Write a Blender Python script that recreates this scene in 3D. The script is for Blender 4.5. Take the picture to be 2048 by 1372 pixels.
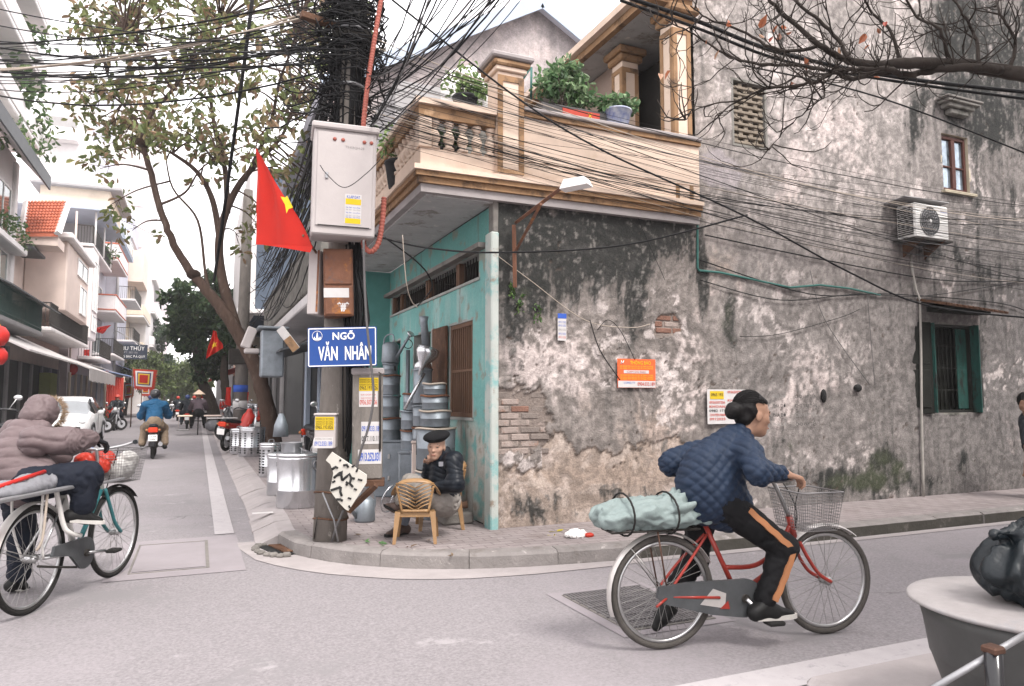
import bpy, bmesh, math, random
import numpy as np
from mathutils import Vector, Matrix, Euler
R = math.radians
rng = random.Random(7)
SC = bpy.context.scene
COL = SC.collection
for o in list(bpy.data.objects):
    bpy.data.objects.remove(o)

# ---------------------------------------------------------------- camera, sky, sun, exposure
F, CX, CY, CAMH = 1440., 1024., 686., 1.37
PIT, YAW = math.atan(114 / 1440.), R(23.5)
cam = bpy.data.cameras.new('camera')
cam.sensor_width = 36
cam.lens = F / 2048 * 36
cam.clip_start = 0.05
cam.clip_end = 3000
camo = bpy.data.objects.new('camera', cam)
COL.objects.link(camo)
camo.location = (0, 0, CAMH)
camo.rotation_euler = (math.pi / 2 + PIT, 0, -YAW)
SC.camera = camo

SUN_EL, SUN_AZ = R(54), R(163)          # overcast: the sun is a soft glow behind the cloud, over the camera's right shoulder
W = bpy.data.worlds.new('World')
SC.world = W
W.use_nodes = True
nt = W.node_tree
bg = nt.nodes['Background']
sky = nt.nodes.new('ShaderNodeTexSky')
sky.sky_type = 'NISHITA'
sky.sun_disc = False
sky.sun_elevation = SUN_EL
sky.sun_rotation = SUN_AZ
sky.dust_density = 4
cloud = nt.nodes.new('ShaderNodeMix')
cloud.data_type = 'RGBA'
cloud.inputs[0].default_value = 0.86
nt.links.new(sky.outputs[0], cloud.inputs[6])
cloud.inputs[7].default_value = (9.9, 9.5, 9.55, 1)   # even white cloud cover
nt.links.new(cloud.outputs[2], bg.inputs[0])
bg.inputs[1].default_value = 0.1
sl = bpy.data.lights.new('sun', 'SUN')
sl.energy = 1.5
sl.angle = R(18)
sl.color = (1, .96, .92)
so = bpy.data.objects.new('sun', sl)
COL.objects.link(so)
so.rotation_euler = (math.pi / 2 - SUN_EL, 0, math.pi - SUN_AZ)
vs = SC.view_settings
vs.view_transform = 'Standard'
vs.look = 'None'
vs.gamma = 1
vs.exposure = 1.6
vs.use_curve_mapping = False
SC.cycles.max_bounces = 6
SC.cycles.diffuse_bounces = 3
SC.cycles.glossy_bounces = 3
SC.cycles.transmission_bounces = 4
SC.cycles.transparent_max_bounces = 8

# ---------------------------------------------------------------- helpers
_f = np.array([math.sin(YAW) * math.cos(PIT), math.cos(YAW) * math.cos(PIT), math.sin(PIT)])
_r = np.array([math.cos(YAW), -math.sin(YAW), 0.])
_u = np.cross(_r, _f)
_C = np.array([0, 0, CAMH])
def ray(x, y): return _f + _r * (x - CX) / F - _u * (y - CY) / F
def onz(x, y, z=0.): d = ray(x, y); return Vector(_C + d * (z - CAMH) / d[2])
def ony(x, y, Y): d = ray(x, y); return Vector(_C + d * Y / d[1])
def onx(x, y, X): d = ray(x, y); return Vector(_C + d * X / d[0])
def ond(x, y, D): return Vector(_C + ray(x, y) * D)

def _hash(i, j, k, seed):
    n = (i * 374761393 + j * 668265263 + k * 2147483647 + seed * 1274126177) & 0x7fffffff
    n = ((n ^ (n >> 13)) * 1274126177) & 0x7fffffff
    n = ((n ^ (n >> 15)) * 668265263) & 0x7fffffff
    return (n & 0xffff) / 65535.
def vnoise(p, seed=0):
    p = np.asarray(p, float)
    i = np.floor(p).astype(np.int64)
    f = p - i
    f = f * f * (3 - 2 * f)
    out = 0
    for a in (0, 1):
        wa = f[..., 0] if a else 1 - f[..., 0]
        for b in (0, 1):
            wb = f[..., 1] if b else 1 - f[..., 1]
            for c in (0, 1):
                wc = f[..., 2] if c else 1 - f[..., 2]
                out = out + wa * wb * wc * _hash(i[..., 0] + a, i[..., 1] + b, i[..., 2] + c, seed)
    return out
def fbm(p, seed=0, oct=4, gain=.5):
    p = np.asarray(p, float)
    s, a, t = 0, 1., 0.
    for o in range(oct):
        s = s + a * vnoise(p * 2 ** o + 13.7 * o, seed + o)
        t += a
        a *= gain
    return s / t
def sstep(a, b, x):
    t = np.clip((x - a) / (b - a), 0, 1)
    return t * t * (3 - 2 * t)

class MB:
    """collects shapes; build() links them as ONE mesh object"""
    def __init__(s):
        s.v, s.f, s.m, s.sm = [], [], [], []
        s.mi, s.smooth = 0, False
    def add(s, vs, fs, smooth=None):
        n = len(s.v)
        s.v += [tuple(v) for v in vs]
        for f in fs:
            s.f.append(tuple(i + n for i in f))
            s.m.append(s.mi)
            s.sm.append(s.smooth if smooth is None else smooth)
        return s
    def box(s, x0, x1, y0, y1, z0, z1, M=None):
        vs = [(x, y, z) for z in (z0, z1) for y in (y0, y1) for x in (x0, x1)]
        if M is not None: vs = [M @ Vector(v) for v in vs]
        return s.add(vs, [(0, 2, 3, 1), (4, 5, 7, 6), (0, 1, 5, 4), (2, 6, 7, 3), (0, 4, 6, 2), (1, 3, 7, 5)], False)
    def cbox(s, x0, x1, y0, y1, z0, z1, c=.01, M=None):
        """box with chamfered edges"""
        cx, cy, cz = (x0 + x1) / 2, (y0 + y1) / 2, (z0 + z1) / 2
        hx, hy, hz = abs(x1 - x0) / 2, abs(y1 - y0) / 2, abs(z1 - z0) / 2
        c = min(c, hx * .9, hy * .9, hz * .9)
        vs, idx = [], {}
        for sx in (-1, 1):
            for sy in (-1, 1):
                for sz in (-1, 1):
                    for ax, h in enumerate(((hx, hy - c, hz - c), (hx - c, hy, hz - c), (hx - c, hy - c, hz))):
                        idx[sx, sy, sz, ax] = len(vs)
                        vs.append((cx + sx * h[0], cy + sy * h[1], cz + sz * h[2]))
        fs = []
        for ax in range(3):
            o = [a for a in range(3) if a != ax]
            for sg in (-1, 1):
                loop = []
                for a, b in ((-1, -1), (1, -1), (1, 1), (-1, 1)):
                    k = [0, 0, 0]; k[ax] = sg; k[o[0]] = a; k[o[1]] = b
                    loop.append(idx[k[0], k[1], k[2], ax])
                fs.append(loop)
        for ax in range(3):
            o = [a for a in range(3) if a != ax]
            for a in (-1, 1):
                for b in (-1, 1):
                    q = []
                    for t, which in ((-1, o[0]), (1, o[0]), (1, o[1]), (-1, o[1])):
                        k = [0, 0, 0]; k[ax] = t; k[o[0]] = a; k[o[1]] = b
                        q.append(idx[k[0], k[1], k[2], which])
                    fs.append(q)
        for sx in (-1, 1):
            for sy in (-1, 1):
                for sz in (-1, 1):
                    fs.append([idx[sx, sy, sz, 0], idx[sx, sy, sz, 1], idx[sx, sy, sz, 2]])
        # consistent outward winding
        out = []
        for f in fs:
            p = [Vector(vs[i]) for i in f]
            n = (p[1] - p[0]).cross(p[2] - p[0])
            ctr = sum(p, Vector()) / len(p) - Vector((cx, cy, cz))
            out.append(f if n.dot(ctr) > 0 else f[::-1])
        if M is not None: vs = [M @ Vector(v) for v in vs]
        return s.add(vs, out, False)
    def cyl(s, p0, p1, r0, r1=None, n=12, caps=True, smooth=True):
        r1 = r0 if r1 is None else r1
        return s.path([p0, p1], [r0, r1], n, caps, smooth)
    def path(s, pts, r, n=8, caps=True, smooth=True, closed=False):
        pts = [Vector(p) for p in pts]
        L = len(pts)
        rs = list(r) if hasattr(r, '__len__') else [r] * L
        T = []
        for i in range(L):
            if closed: t = pts[(i + 1) % L] - pts[i - 1]
            else: t = pts[min(i + 1, L - 1)] - pts[max(i - 1, 0)]
            T.append(t.normalized() if t.length > 1e-9 else Vector((0, 0, 1)))
        a = Vector((0, 0, 1)) if abs(T[0].z) < .9 else Vector((1, 0, 0))
        N = (a - T[0] * a.dot(T[0])).normalized()
        vs = []
        for i in range(L):
            N = N - T[i] * N.dot(T[i])
            N = N.normalized() if N.length > 1e-6 else T[i].orthogonal().normalized()
            B = T[i].cross(N)
            for k in range(n):
                an = 2 * math.pi * k / n
                vs.append(pts[i] + (N * math.cos(an) + B * math.sin(an)) * rs[i])
        fs = []
        for i in range(L if closed else L - 1):
            j = (i + 1) % L
            for k in range(n):
                k2 = (k + 1) % n
                fs.append((i * n + k, i * n + k2, j * n + k2, j * n + k))
        s.add(vs, fs, smooth)
        if caps and not closed:
            b = len(s.v) - len(vs)
            s.f.append(tuple(b + k for k in reversed(range(n)))); s.m.append(s.mi); s.sm.append(False)
            s.f.append(tuple(b + (L - 1) * n + k for k in range(n))); s.m.append(s.mi); s.sm.append(False)
        return s
    def lathe(s, prof, c=(0, 0, 0), n=20, M=None, smooth=True, capb=True, capt=True):
        vs = []
        for r, z in prof:
            for k in range(n):
                an = 2 * math.pi * k / n
                v = Vector((r * math.cos(an), r * math.sin(an), z))
                if M is not None: v = M @ v
                vs.append(v + Vector(c))
        fs = []
        for i in range(len(prof) - 1):
            for k in range(n):
                k2 = (k + 1) % n
                fs.append((i * n + k, i * n + k2, (i + 1) * n + k2, (i + 1) * n + k))
        s.add(vs, fs, smooth)
        b = len(s.v) - len(vs)
        if capb and prof[0][0] > 1e-4: s.f.append(tuple(b + k for k in reversed(range(n)))); s.m.append(s.mi); s.sm.append(False)
        if capt and prof[-1][0] > 1e-4: s.f.append(tuple(b + (len(prof) - 1) * n + k for k in range(n))); s.m.append(s.mi); s.sm.append(False)
        return s
    def prism(s, poly, z0, z1, M=None, smooth=False):
        """poly: CCW (x,y); extruded z0..z1, then M"""
        n = len(poly)
        vs = [(x, y, z0) for x, y in poly] + [(x, y, z1) for x, y in poly]
        if M is not None: vs = [M @ Vector(v) for v in vs]
        fs = [tuple(reversed(range(n))), tuple(range(n, 2 * n))] + [(i, (i + 1) % n, n + (i + 1) % n, n + i) for i in range(n)]
        return s.add(vs, fs, smooth)
    def ell(s, c, r, n=12, m=8, M=None):
        prof = [(math.sin(math.pi * i / m), -math.cos(math.pi * i / m)) for i in range(m + 1)]
        prof[0] = (1e-5, -1); prof[-1] = (1e-5, 1)
        S = Matrix.Diagonal((r[0], r[1], r[2])).to_3x3()
        if M is not None: S = M.to_3x3() @ S
        return s.lathe(prof, c, n, S, True, False, False)
    def quad(s, a, b, c, d): return s.add([a, b, c, d], [(0, 1, 2, 3)], False)
    def build(s, name, mat, parent=None, loc=None):
        me = bpy.data.meshes.new(name)
        me.from_pydata(s.v, [], s.f)
        mats = mat if isinstance(mat, (list, tuple)) else [mat]
        for m in mats: me.materials.append(MT[m] if isinstance(m, str) else m)
        if len(mats) > 1: me.polygons.foreach_set('material_index', s.m)
        me.polygons.foreach_set('use_smooth', s.sm)
        me.update()
        return link(name, me, parent, loc)

def link(name, data, parent=None, loc=None):
    o = bpy.data.objects.new(name, data)
    COL.objects.link(o)
    if parent is not None: o.parent = parent
    if loc is not None: o.location = loc
    return o
def tag(o, label=None, cat=None, group=None, kind=None):
    if label: o['label'] = label
    if cat: o['category'] = cat
    if group: o['group'] = group
    if kind: o['kind'] = kind
    return o
def thing(name, label, cat, loc=(0, 0, 0), rz=0., group=None):
    o = link(name, None)
    o.location = loc
    o.rotation_euler = (0, 0, rz)
    return tag(o, label, cat, group)
def npmesh(name, v, f, mat, parent=None, smooth=True, col=None, midx=None, loc=None):
    me = bpy.data.meshes.new(name)
    v = np.asarray(v, np.float32); f = np.asarray(f, np.int32)
    k = f.shape[1]
    me.vertices.add(len(v)); me.vertices.foreach_set('co', v.ravel())
    me.loops.add(f.size); me.loops.foreach_set('vertex_index', f.ravel())
    me.polygons.add(len(f)); me.polygons.foreach_set('loop_start', np.arange(0, f.size, k, dtype=np.int32))
    me.polygons.foreach_set('use_smooth', np.full(len(f), smooth, bool))
    mats = mat if isinstance(mat, (list, tuple)) else [mat]
    for m in mats: me.materials.append(MT[m] if isinstance(m, str) else m)
    if midx is not None: me.polygons.foreach_set('material_index', np.asarray(midx, np.int32))
    if col is not None:
        a = me.color_attributes.new('Col', 'FLOAT_COLOR', 'POINT')
        a.data.foreach_set('color', np.concatenate([col, np.ones((len(col), 1))], 1).astype(np.float32).ravel())
    me.update(calc_edges=True)
    me.validate()
    return link(name, me, parent, loc)
def dup(root, loc=None, rz=None, label=None):
    r = root.copy(); COL.objects.link(r)
    if loc is not None: r.location = loc
    if rz is not None: r.rotation_euler = (0, 0, rz)
    if label: r['label'] = label
    for ch in list(root.children):
        c = ch.copy(); COL.objects.link(c); c.parent = r
        for g in list(ch.children):
            d = g.copy(); COL.objects.link(d); d.parent = c
    return r
def frame(o, xd, yd=None, zd=None):
    """matrix with local x along xd, z along zd"""
    x = Vector(xd).normalized()
    z = Vector(zd or (0, 0, 1))
    z = (z - x * z.dot(x)).normalized()
    y = z.cross(x)
    return Matrix(((x.x, y.x, z.x, o[0]), (x.y, y.y, z.y, o[1]), (x.z, y.z, z.z, o[2]), (0, 0, 0, 1)))

# text as flat mesh geometry
def text_mesh(txt, size=1., xs=1., bold=0., align='CENTER'):
    cu = bpy.data.curves.new('t', 'FONT')
    cu.body = txt; cu.size = size; cu.align_x = align; cu.align_y = 'CENTER'
    cu.offset = bold * size
    cu.resolution_u = 2
    ob = bpy.data.objects.new('t', cu)
    COL.objects.link(ob)
    dg = bpy.context.evaluated_depsgraph_get()
    me = bpy.data.meshes.new_from_object(ob.evaluated_get(dg))
    bpy.data.objects.remove(ob)
    for v in me.vertices: v.co.x *= xs
    return me
def text(name, txt, M, size, mat, parent, xs=1., bold=0., align='CENTER', fit=None):
    me = text_mesh(txt, size, xs, bold, align)
    if fit and len(me.vertices):
        w = max(v.co.x for v in me.vertices) - min(v.co.x for v in me.vertices)
        for v in me.vertices: v.co.x *= fit / w
    me.transform(M)
    me.materials.clear()
    me.materials.append(MT[mat])
    return link(name, me, parent)

# ---------------------------------------------------------------- surface nets for bodies, cloth, soft things
def sdf_field(prims, cell, pad=.03):
    lo = np.min([p['lo'] for p in prims], 0) - pad - 2 * cell
    hi = np.max([p['hi'] for p in prims], 0) + pad + 2 * cell
    n = np.ceil((hi - lo) / cell).astype(int) + 1
    Fd = np.full(n, .25)
    ax = [lo[i] + cell * np.arange(n[i]) for i in range(3)]
    for p in prims:
        m = p['k'] + 3 * cell
        a = np.maximum(np.floor((p['lo'] - m - lo) / cell).astype(int), 0)
        b = np.minimum(np.ceil((p['hi'] + m - lo) / cell).astype(int) + 1, n)
        X, Y, Z = np.meshgrid(ax[0][a[0]:b[0]], ax[1][a[1]:b[1]], ax[2][a[2]:b[2]], indexing='ij')
        P = np.stack([X, Y, Z], -1)
        d = p['fn'](P)
        S = Fd[a[0]:b[0], a[1]:b[1], a[2]:b[2]]
        k = p['k']
        if p.get('neg'):
            h = np.clip(.5 + .5 * (S + d) / k, 0, 1)     # smooth subtraction
            Fd[a[0]:b[0], a[1]:b[1], a[2]:b[2]] = S * h + (-d) * (1 - h) + k * h * (1 - h) if False else np.maximum(S, -d)
        else:
            h = np.clip(.5 + .5 * (S - d) / k, 0, 1)
            Fd[a[0]:b[0], a[1]:b[1], a[2]:b[2]] = S * (1 - h) + d * h - k * h * (1 - h)
    return Fd, lo
def nets(Fd, lo, cell):
    s = Fd < 0
    n = np.array(Fd.shape)
    c = [s[i:n[0] - 1 + i, j:n[1] - 1 + j, k:n[2] - 1 + k] for i in (0, 1) for j in (0, 1) for k in (0, 1)]
    tot = sum(x.astype(np.int8) for x in c)
    act = (tot > 0) & (tot < 8)
    I = np.argwhere(act)
    idx = np.full(act.shape, -1, np.int64)
    idx[act] = np.arange(len(I))
    acc = np.zeros((len(I), 3)); cnt = np.zeros(len(I))
    off = [(i, j, k) for i in (0, 1) for j in (0, 1) for k in (0, 1)]
    for a in range(8):
        for b in range(a + 1, 8):
            da = np.array(off[b]) - np.array(off[a])
            if abs(da).sum() != 1: continue
            pa, pb = I + off[a], I + off[b]
            va, vb = Fd[tuple(pa.T)], Fd[tuple(pb.T)]
            cr = (va < 0) != (vb < 0)
            t = np.where(cr, va / np.where(cr, va - vb, 1), 0)
            acc += np.where(cr[:, None], pa + t[:, None] * da, 0)
            cnt += cr
    V = lo + cell * acc / cnt[:, None]
    Q = []
    for d in range(3):
        e, g = (d + 1) % 3, (d + 2) % 3
        sl0 = [slice(None)] * 3; sl1 = [slice(None)] * 3
        sl0[d] = slice(0, n[d] - 1); sl1[d] = slice(1, n[d])
        for q in (e, g): sl0[q] = slice(1, n[q] - 1); sl1[q] = slice(1, n[q] - 1)
        A, B = s[tuple(sl0)], s[tuple(sl1)]
        X = np.argwhere(A != B)
        if not len(X): continue
        X[:, e] += 1; X[:, g] += 1
        fl = s[tuple(X.T)]
        def at(de, dg):
            Y = X.copy(); Y[:, e] -= de; Y[:, g] -= dg
            return idx[tuple(Y.T)]
        q = np.stack([at(1, 1), at(0, 1), at(0, 0), at(1, 0)], 1)
        q[~fl] = q[~fl][:, ::-1]
        Q.append(q)
    return V, np.concatenate(Q)
def cone(a, b, ra, rb=None, k=.03, sq=None):
    """round cone from a to b; sq=(axis vector, factor) flattens the section along that axis"""
    a, b = np.array(a, float), np.array(b, float)
    rb = ra if rb is None else rb
    r = max(ra, rb) * (1.0 if sq is None else max(1, sq[1]))
    def fn(P):
        ba = b - a
        pa = P - a
        t = np.clip((pa @ ba) / max(ba @ ba, 1e-9), 0, 1)
        q = pa - t[..., None] * ba
        if sq is not None:
            ax = np.array(sq[0], float); ax = ax / np.linalg.norm(ax)
            w = q @ ax
            q = q + ax * (w * (1 / sq[1] - 1))[..., None]
        return np.linalg.norm(q, axis=-1) - (ra + (rb - ra) * t)
    return dict(fn=fn, lo=np.minimum(a, b) - r, hi=np.maximum(a, b) + r, k=k)
def elli(c, rad, k=.03, M=None, neg=False):
    c = np.array(c, float); rad = np.array(rad, float)
    Mi = None if M is None else np.array(M.to_3x3())
    r = rad.max()
    def fn(P):
        q = P - c
        if Mi is not None: q = q @ Mi
        k0 = np.linalg.norm(q / rad, axis=-1)
        k1 = np.linalg.norm(q / (rad * rad), axis=-1)
        return k0 * (k0 - 1) / np.maximum(k1, 1e-9)
    return dict(fn=fn, lo=c - r, hi=c + r, k=k, neg=neg)
def limb(pts, rs, k=.03, sq=None): return [cone(pts[i], pts[i + 1], rs[i], rs[i + 1], k, sq) for i in range(len(pts) - 1)]
def sdfmesh(name, prims, cell, mat, parent=None, disp=None, colfn=None, loc=None):
    Fd, lo = sdf_field(prims, cell)
    V, Q = nets(Fd, lo, cell)
    if disp is not None:
        n = np.zeros_like(V)
        fn = np.cross(V[Q[:, 1]] - V[Q[:, 0]], V[Q[:, 2]] - V[Q[:, 0]])
        for i in range(4): np.add.at(n, Q[:, i], fn)
        n /= np.maximum(np.linalg.norm(n, axis=1), 1e-9)[:, None]
        V = V + n * disp(V, n)[:, None]
    return npmesh(name, V, Q, mat, parent, True, colfn(V) if colfn else None, loc=loc)

# ---------------------------------------------------------------- materials
MT = {}
def mat(name, col, rough=.7, metal=0., var=.25, scale=6., bump=0., bscale=60., col2=None, tint=0., wav=None, spec=.18, coat=0., alpha=1., emit=None, stretch=(1, 1, 1), trans=0., detail=6, patch=None):
    """base colour broken by noise (var) towards col2 or a darker tone; fine bump; patch=(colour, scale, threshold, softness) adds blotches"""
    m = bpy.data.materials.new(name); m.use_nodes = True
    N = m.node_tree.nodes; L = m.node_tree.links
    b = N['Principled BSDF']
    b.inputs['Roughness'].default_value = rough
    b.inputs['Metallic'].default_value = metal
    b.inputs['Specular IOR Level'].default_value = spec
    b.inputs['Coat Weight'].default_value = coat
    b.inputs['Alpha'].default_value = alpha
    b.inputs['Transmission Weight'].default_value = trans
    tc = N.new('ShaderNodeTexCoord'); mp = N.new('ShaderNodeMapping')
    mp.inputs['Scale'].default_value = stretch
    L.new(tc.outputs['Object'], mp.inputs[0])
    oi = N.new('ShaderNodeObjectInfo')
    off = N.new('ShaderNodeVectorMath'); off.operation = 'SCALE'; off.inputs[0].default_value = (37, 17, 29)
    L.new(oi.outputs['Random'], off.inputs['Scale'])
    ad = N.new('ShaderNodeVectorMath'); L.new(mp.outputs[0], ad.inputs[0]); L.new(off.outputs[0], ad.inputs[1])
    V = ad.outputs[0]
    no = N.new('ShaderNodeTexNoise'); no.inputs['Scale'].default_value = scale; no.inputs['Detail'].default_value = detail; no.inputs['Roughness'].default_value = .65
    L.new(V, no.inputs['Vector'])
    rp = N.new('ShaderNodeMapRange'); rp.inputs['From Min'].default_value = .3; rp.inputs['From Max'].default_value = .72
    L.new(no.outputs[0], rp.inputs[0])
    mx = N.new('ShaderNodeMix'); mx.data_type = 'RGBA'
    c = tuple(col) + (1,)
    c2 = tuple(col2) + (1,) if col2 else tuple(x * (1 - var) for x in col) + (1,)
    mx.inputs[6].default_value = c; mx.inputs[7].default_value = c2
    L.new(rp.outputs[0], mx.inputs[0])
    out = mx.outputs[2]
    if patch:
        for i, (pc, ps, th, soft) in enumerate(patch if isinstance(patch, list) else [patch]):
            n2 = N.new('ShaderNodeTexNoise'); n2.inputs['Scale'].default_value = ps; n2.inputs['Detail'].default_value = 8; n2.inputs['Roughness'].default_value = .7
            o2 = N.new('ShaderNodeVectorMath'); o2.inputs[1].default_value = (3.1 + i * 7, 8.7, 1.3); L.new(V, o2.inputs[0]); L.new(o2.outputs[0], n2.inputs['Vector'])
            r2 = N.new('ShaderNodeMapRange'); r2.inputs['From Min'].default_value = th; r2.inputs['From Max'].default_value = th + soft
            L.new(n2.outputs[0], r2.inputs[0])
            m2 = N.new('ShaderNodeMix'); m2.data_type = 'RGBA'; m2.inputs[7].default_value = tuple(pc) + (1,)
            L.new(out, m2.inputs[6]); L.new(r2.outputs[0], m2.inputs[0])
            out = m2.outputs[2]
    L.new(out, b.inputs['Base Color'])
    if emit: b.inputs['Emission Color'].default_value = tuple(emit[:3]) + (1,); b.inputs['Emission Strength'].default_value = emit[3]
    if bump:
        nb = N.new('ShaderNodeTexNoise'); nb.inputs['Scale'].default_value = bscale; nb.inputs['Detail'].default_value = 5
        L.new(V, nb.inputs['Vector'])
        bm_ = N.new('ShaderNodeBump'); bm_.inputs['Strength'].default_value = min(1, bump); bm_.inputs['Distance'].default_value = .01 * max(1, bump)
        L.new(nb.outputs[0], bm_.inputs['Height']); L.new(bm_.outputs[0], b.inputs['Normal'])
    MT[name] = m
    return m
def vmat(name, rough=.9, bump=.4, bscale=40., var=.18, scale=30., spec=.3):
    """colour from the mesh's own colour attribute (stains, paint layers), broken by fine noise"""
    m = bpy.data.materials.new(name); m.use_nodes = True
    N = m.node_tree.nodes; L = m.node_tree.links
    b = N['Principled BSDF']; b.inputs['Roughness'].default_value = rough; b.inputs['Specular IOR Level'].default_value = spec
    a = N.new('ShaderNodeVertexColor'); a.layer_name = 'Col'
    tc = N.new('ShaderNodeTexCoord')
    no = N.new('ShaderNodeTexNoise'); no.inputs['Scale'].default_value = scale; no.inputs['Detail'].default_value = 8; no.inputs['Roughness'].default_value = .75
    L.new(tc.outputs['Object'], no.inputs['Vector'])
    rp = N.new('ShaderNodeMapRange'); rp.inputs['From Min'].default_value = .3; rp.inputs['From Max'].default_value = .7; rp.inputs['To Min'].default_value = 1 - var; rp.inputs['To Max'].default_value = 1 + var
    L.new(no.outputs[0], rp.inputs[0])
    n2 = N.new('ShaderNodeTexNoise'); n2.inputs['Scale'].default_value = scale * 3.3; n2.inputs['Detail'].default_value = 4; n2.inputs['Roughness'].default_value = .8
    L.new(tc.outputs['Object'], n2.inputs['Vector'])
    r2 = N.new('ShaderNodeMapRange'); r2.inputs['From Min'].default_value = .3; r2.inputs['From Max'].default_value = .7; r2.inputs['To Min'].default_value = 1 - var; r2.inputs['To Max'].default_value = 1 + var
    L.new(n2.outputs[0], r2.inputs[0])
    mm = N.new('ShaderNodeMath'); mm.operation = 'MULTIPLY'; L.new(rp.outputs[0], mm.inputs[0]); L.new(r2.outputs[0], mm.inputs[1])
    mx = N.new('ShaderNodeVectorMath'); mx.operation = 'SCALE'
    L.new(a.outputs[0], mx.inputs[0]); L.new(mm.outputs[0], mx.inputs['Scale'])
    L.new(mx.outputs[0], b.inputs['Base Color'])
    nb = N.new('ShaderNodeTexNoise'); nb.inputs['Scale'].default_value = bscale; nb.inputs['Detail'].default_value = 6
    L.new(tc.outputs['Object'], nb.inputs['Vector'])
    bm_ = N.new('ShaderNodeBump'); bm_.inputs['Strength'].default_value = bump; bm_.inputs['Distance'].default_value = .012
    L.new(nb.outputs[0], bm_.inputs['Height']); L.new(bm_.outputs[0], b.inputs['Normal'])
    MT[name] = m
    return m
# ---------------------------------------------------------------- materials of the setting
mat('asphalt', (.265, .245, .252), .9, var=.38, scale=55, bump=.5, bscale=330, spec=.25, detail=3, patch=[((.275, .25, .262), .4, .5, .3), ((.22, .2, .21), 1.1, .58, .25), ((.17, .16, .165), 26, .66, .06), ((.2, .188, .192), .7, .56, .06), ((.3, .28, .285), 1.6, .62, .05)])
mat('concrete_pale', (.33, .3, .295), .9, var=.2, scale=4, bump=.3, bscale=120, patch=((.25, .225, .22), 2.5, .55, .15))
mat('concrete_patch', (.265, .24, .25), .9, var=.15, scale=3, bump=.3, bscale=160, patch=((.235, .212, .218), 3, .55, .15))
mat('concrete_dark', (.2, .185, .17), .9, var=.3, scale=5, bump=.5, bscale=70, patch=((.1, .095, .085), 4, .52, .2))
mat('kerb_dark', (.075, .07, .06), .92, var=.4, scale=5, bump=.6, bscale=50, patch=[((.16, .145, .13), 4, .58, .12)])
mat('kerb', (.24, .22, .21), .92, var=.35, scale=5, bump=.6, bscale=50, patch=[((.12, .105, .09), 3, .55, .15), ((.4, .37, .35), 9, .6, .1)])
mat('white_line', (.38, .355, .36), .85, var=.12, scale=9, bump=.2, bscale=150, patch=((.25, .24, .245), 14, .56, .12))
mat('iron_dark', (.06, .055, .05), .6, .6, var=.4, scale=12, bump=.3)
mat('chaincase_', (.2, .188, .19), .8, .2, var=.3, scale=12)
mat('soil', (.09, .075, .06), .95, var=.4, scale=12, bump=.6)
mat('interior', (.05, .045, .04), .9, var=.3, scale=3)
mat('black_gap', (.02, .02, .02), .9)
def cracks(name, sc=.42, dark=.55):
    N = MT[name].node_tree.nodes; L = MT[name].node_tree.links; b = N['Principled BSDF']
    tc = N.new('ShaderNodeTexCoord'); no = N.new('ShaderNodeTexNoise'); no.inputs['Scale'].default_value = 1.7; no.inputs['Detail'].default_value = 7; L.new(tc.outputs['Object'], no.inputs['Vector'])
    ad = N.new('ShaderNodeVectorMath'); ad.operation = 'MULTIPLY_ADD'; ad.inputs[1].default_value = (.9, .9, .9); L.new(no.outputs['Color'], ad.inputs[0]); L.new(tc.outputs['Object'], ad.inputs[2])
    vo = N.new('ShaderNodeTexVoronoi'); vo.feature = 'DISTANCE_TO_EDGE'; vo.inputs['Scale'].default_value = sc; L.new(ad.outputs[0], vo.inputs['Vector'])
    r = N.new('ShaderNodeMapRange'); r.inputs['From Min'].default_value = .0015; r.inputs['From Max'].default_value = .006; r.inputs['To Min'].default_value = 1; r.inputs['To Max'].default_value = 0; L.new(vo.outputs['Distance'], r.inputs[0])
    n2 = N.new('ShaderNodeTexNoise'); n2.inputs['Scale'].default_value = .5; L.new(tc.outputs['Object'], n2.inputs['Vector'])
    r2 = N.new('ShaderNodeMapRange'); r2.inputs['From Min'].default_value = .5; r2.inputs['From Max'].default_value = .6; r2.inputs['To Max'].default_value = dark; L.new(n2.outputs[0], r2.inputs[0])
    mu = N.new('ShaderNodeMath'); mu.operation = 'MULTIPLY'; L.new(r.outputs[0], mu.inputs[0]); L.new(r2.outputs[0], mu.inputs[1])
    mx = N.new('ShaderNodeMix'); mx.data_type = 'RGBA'; mx.inputs[7].default_value = (.08, .075, .075, 1)
    L.new(b.inputs['Base Color'].links[0].from_socket, mx.inputs[6]); L.new(mu.outputs[0], mx.inputs[0]); L.new(mx.outputs[2], b.inputs['Base Color'])
cracks('asphalt')
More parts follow.
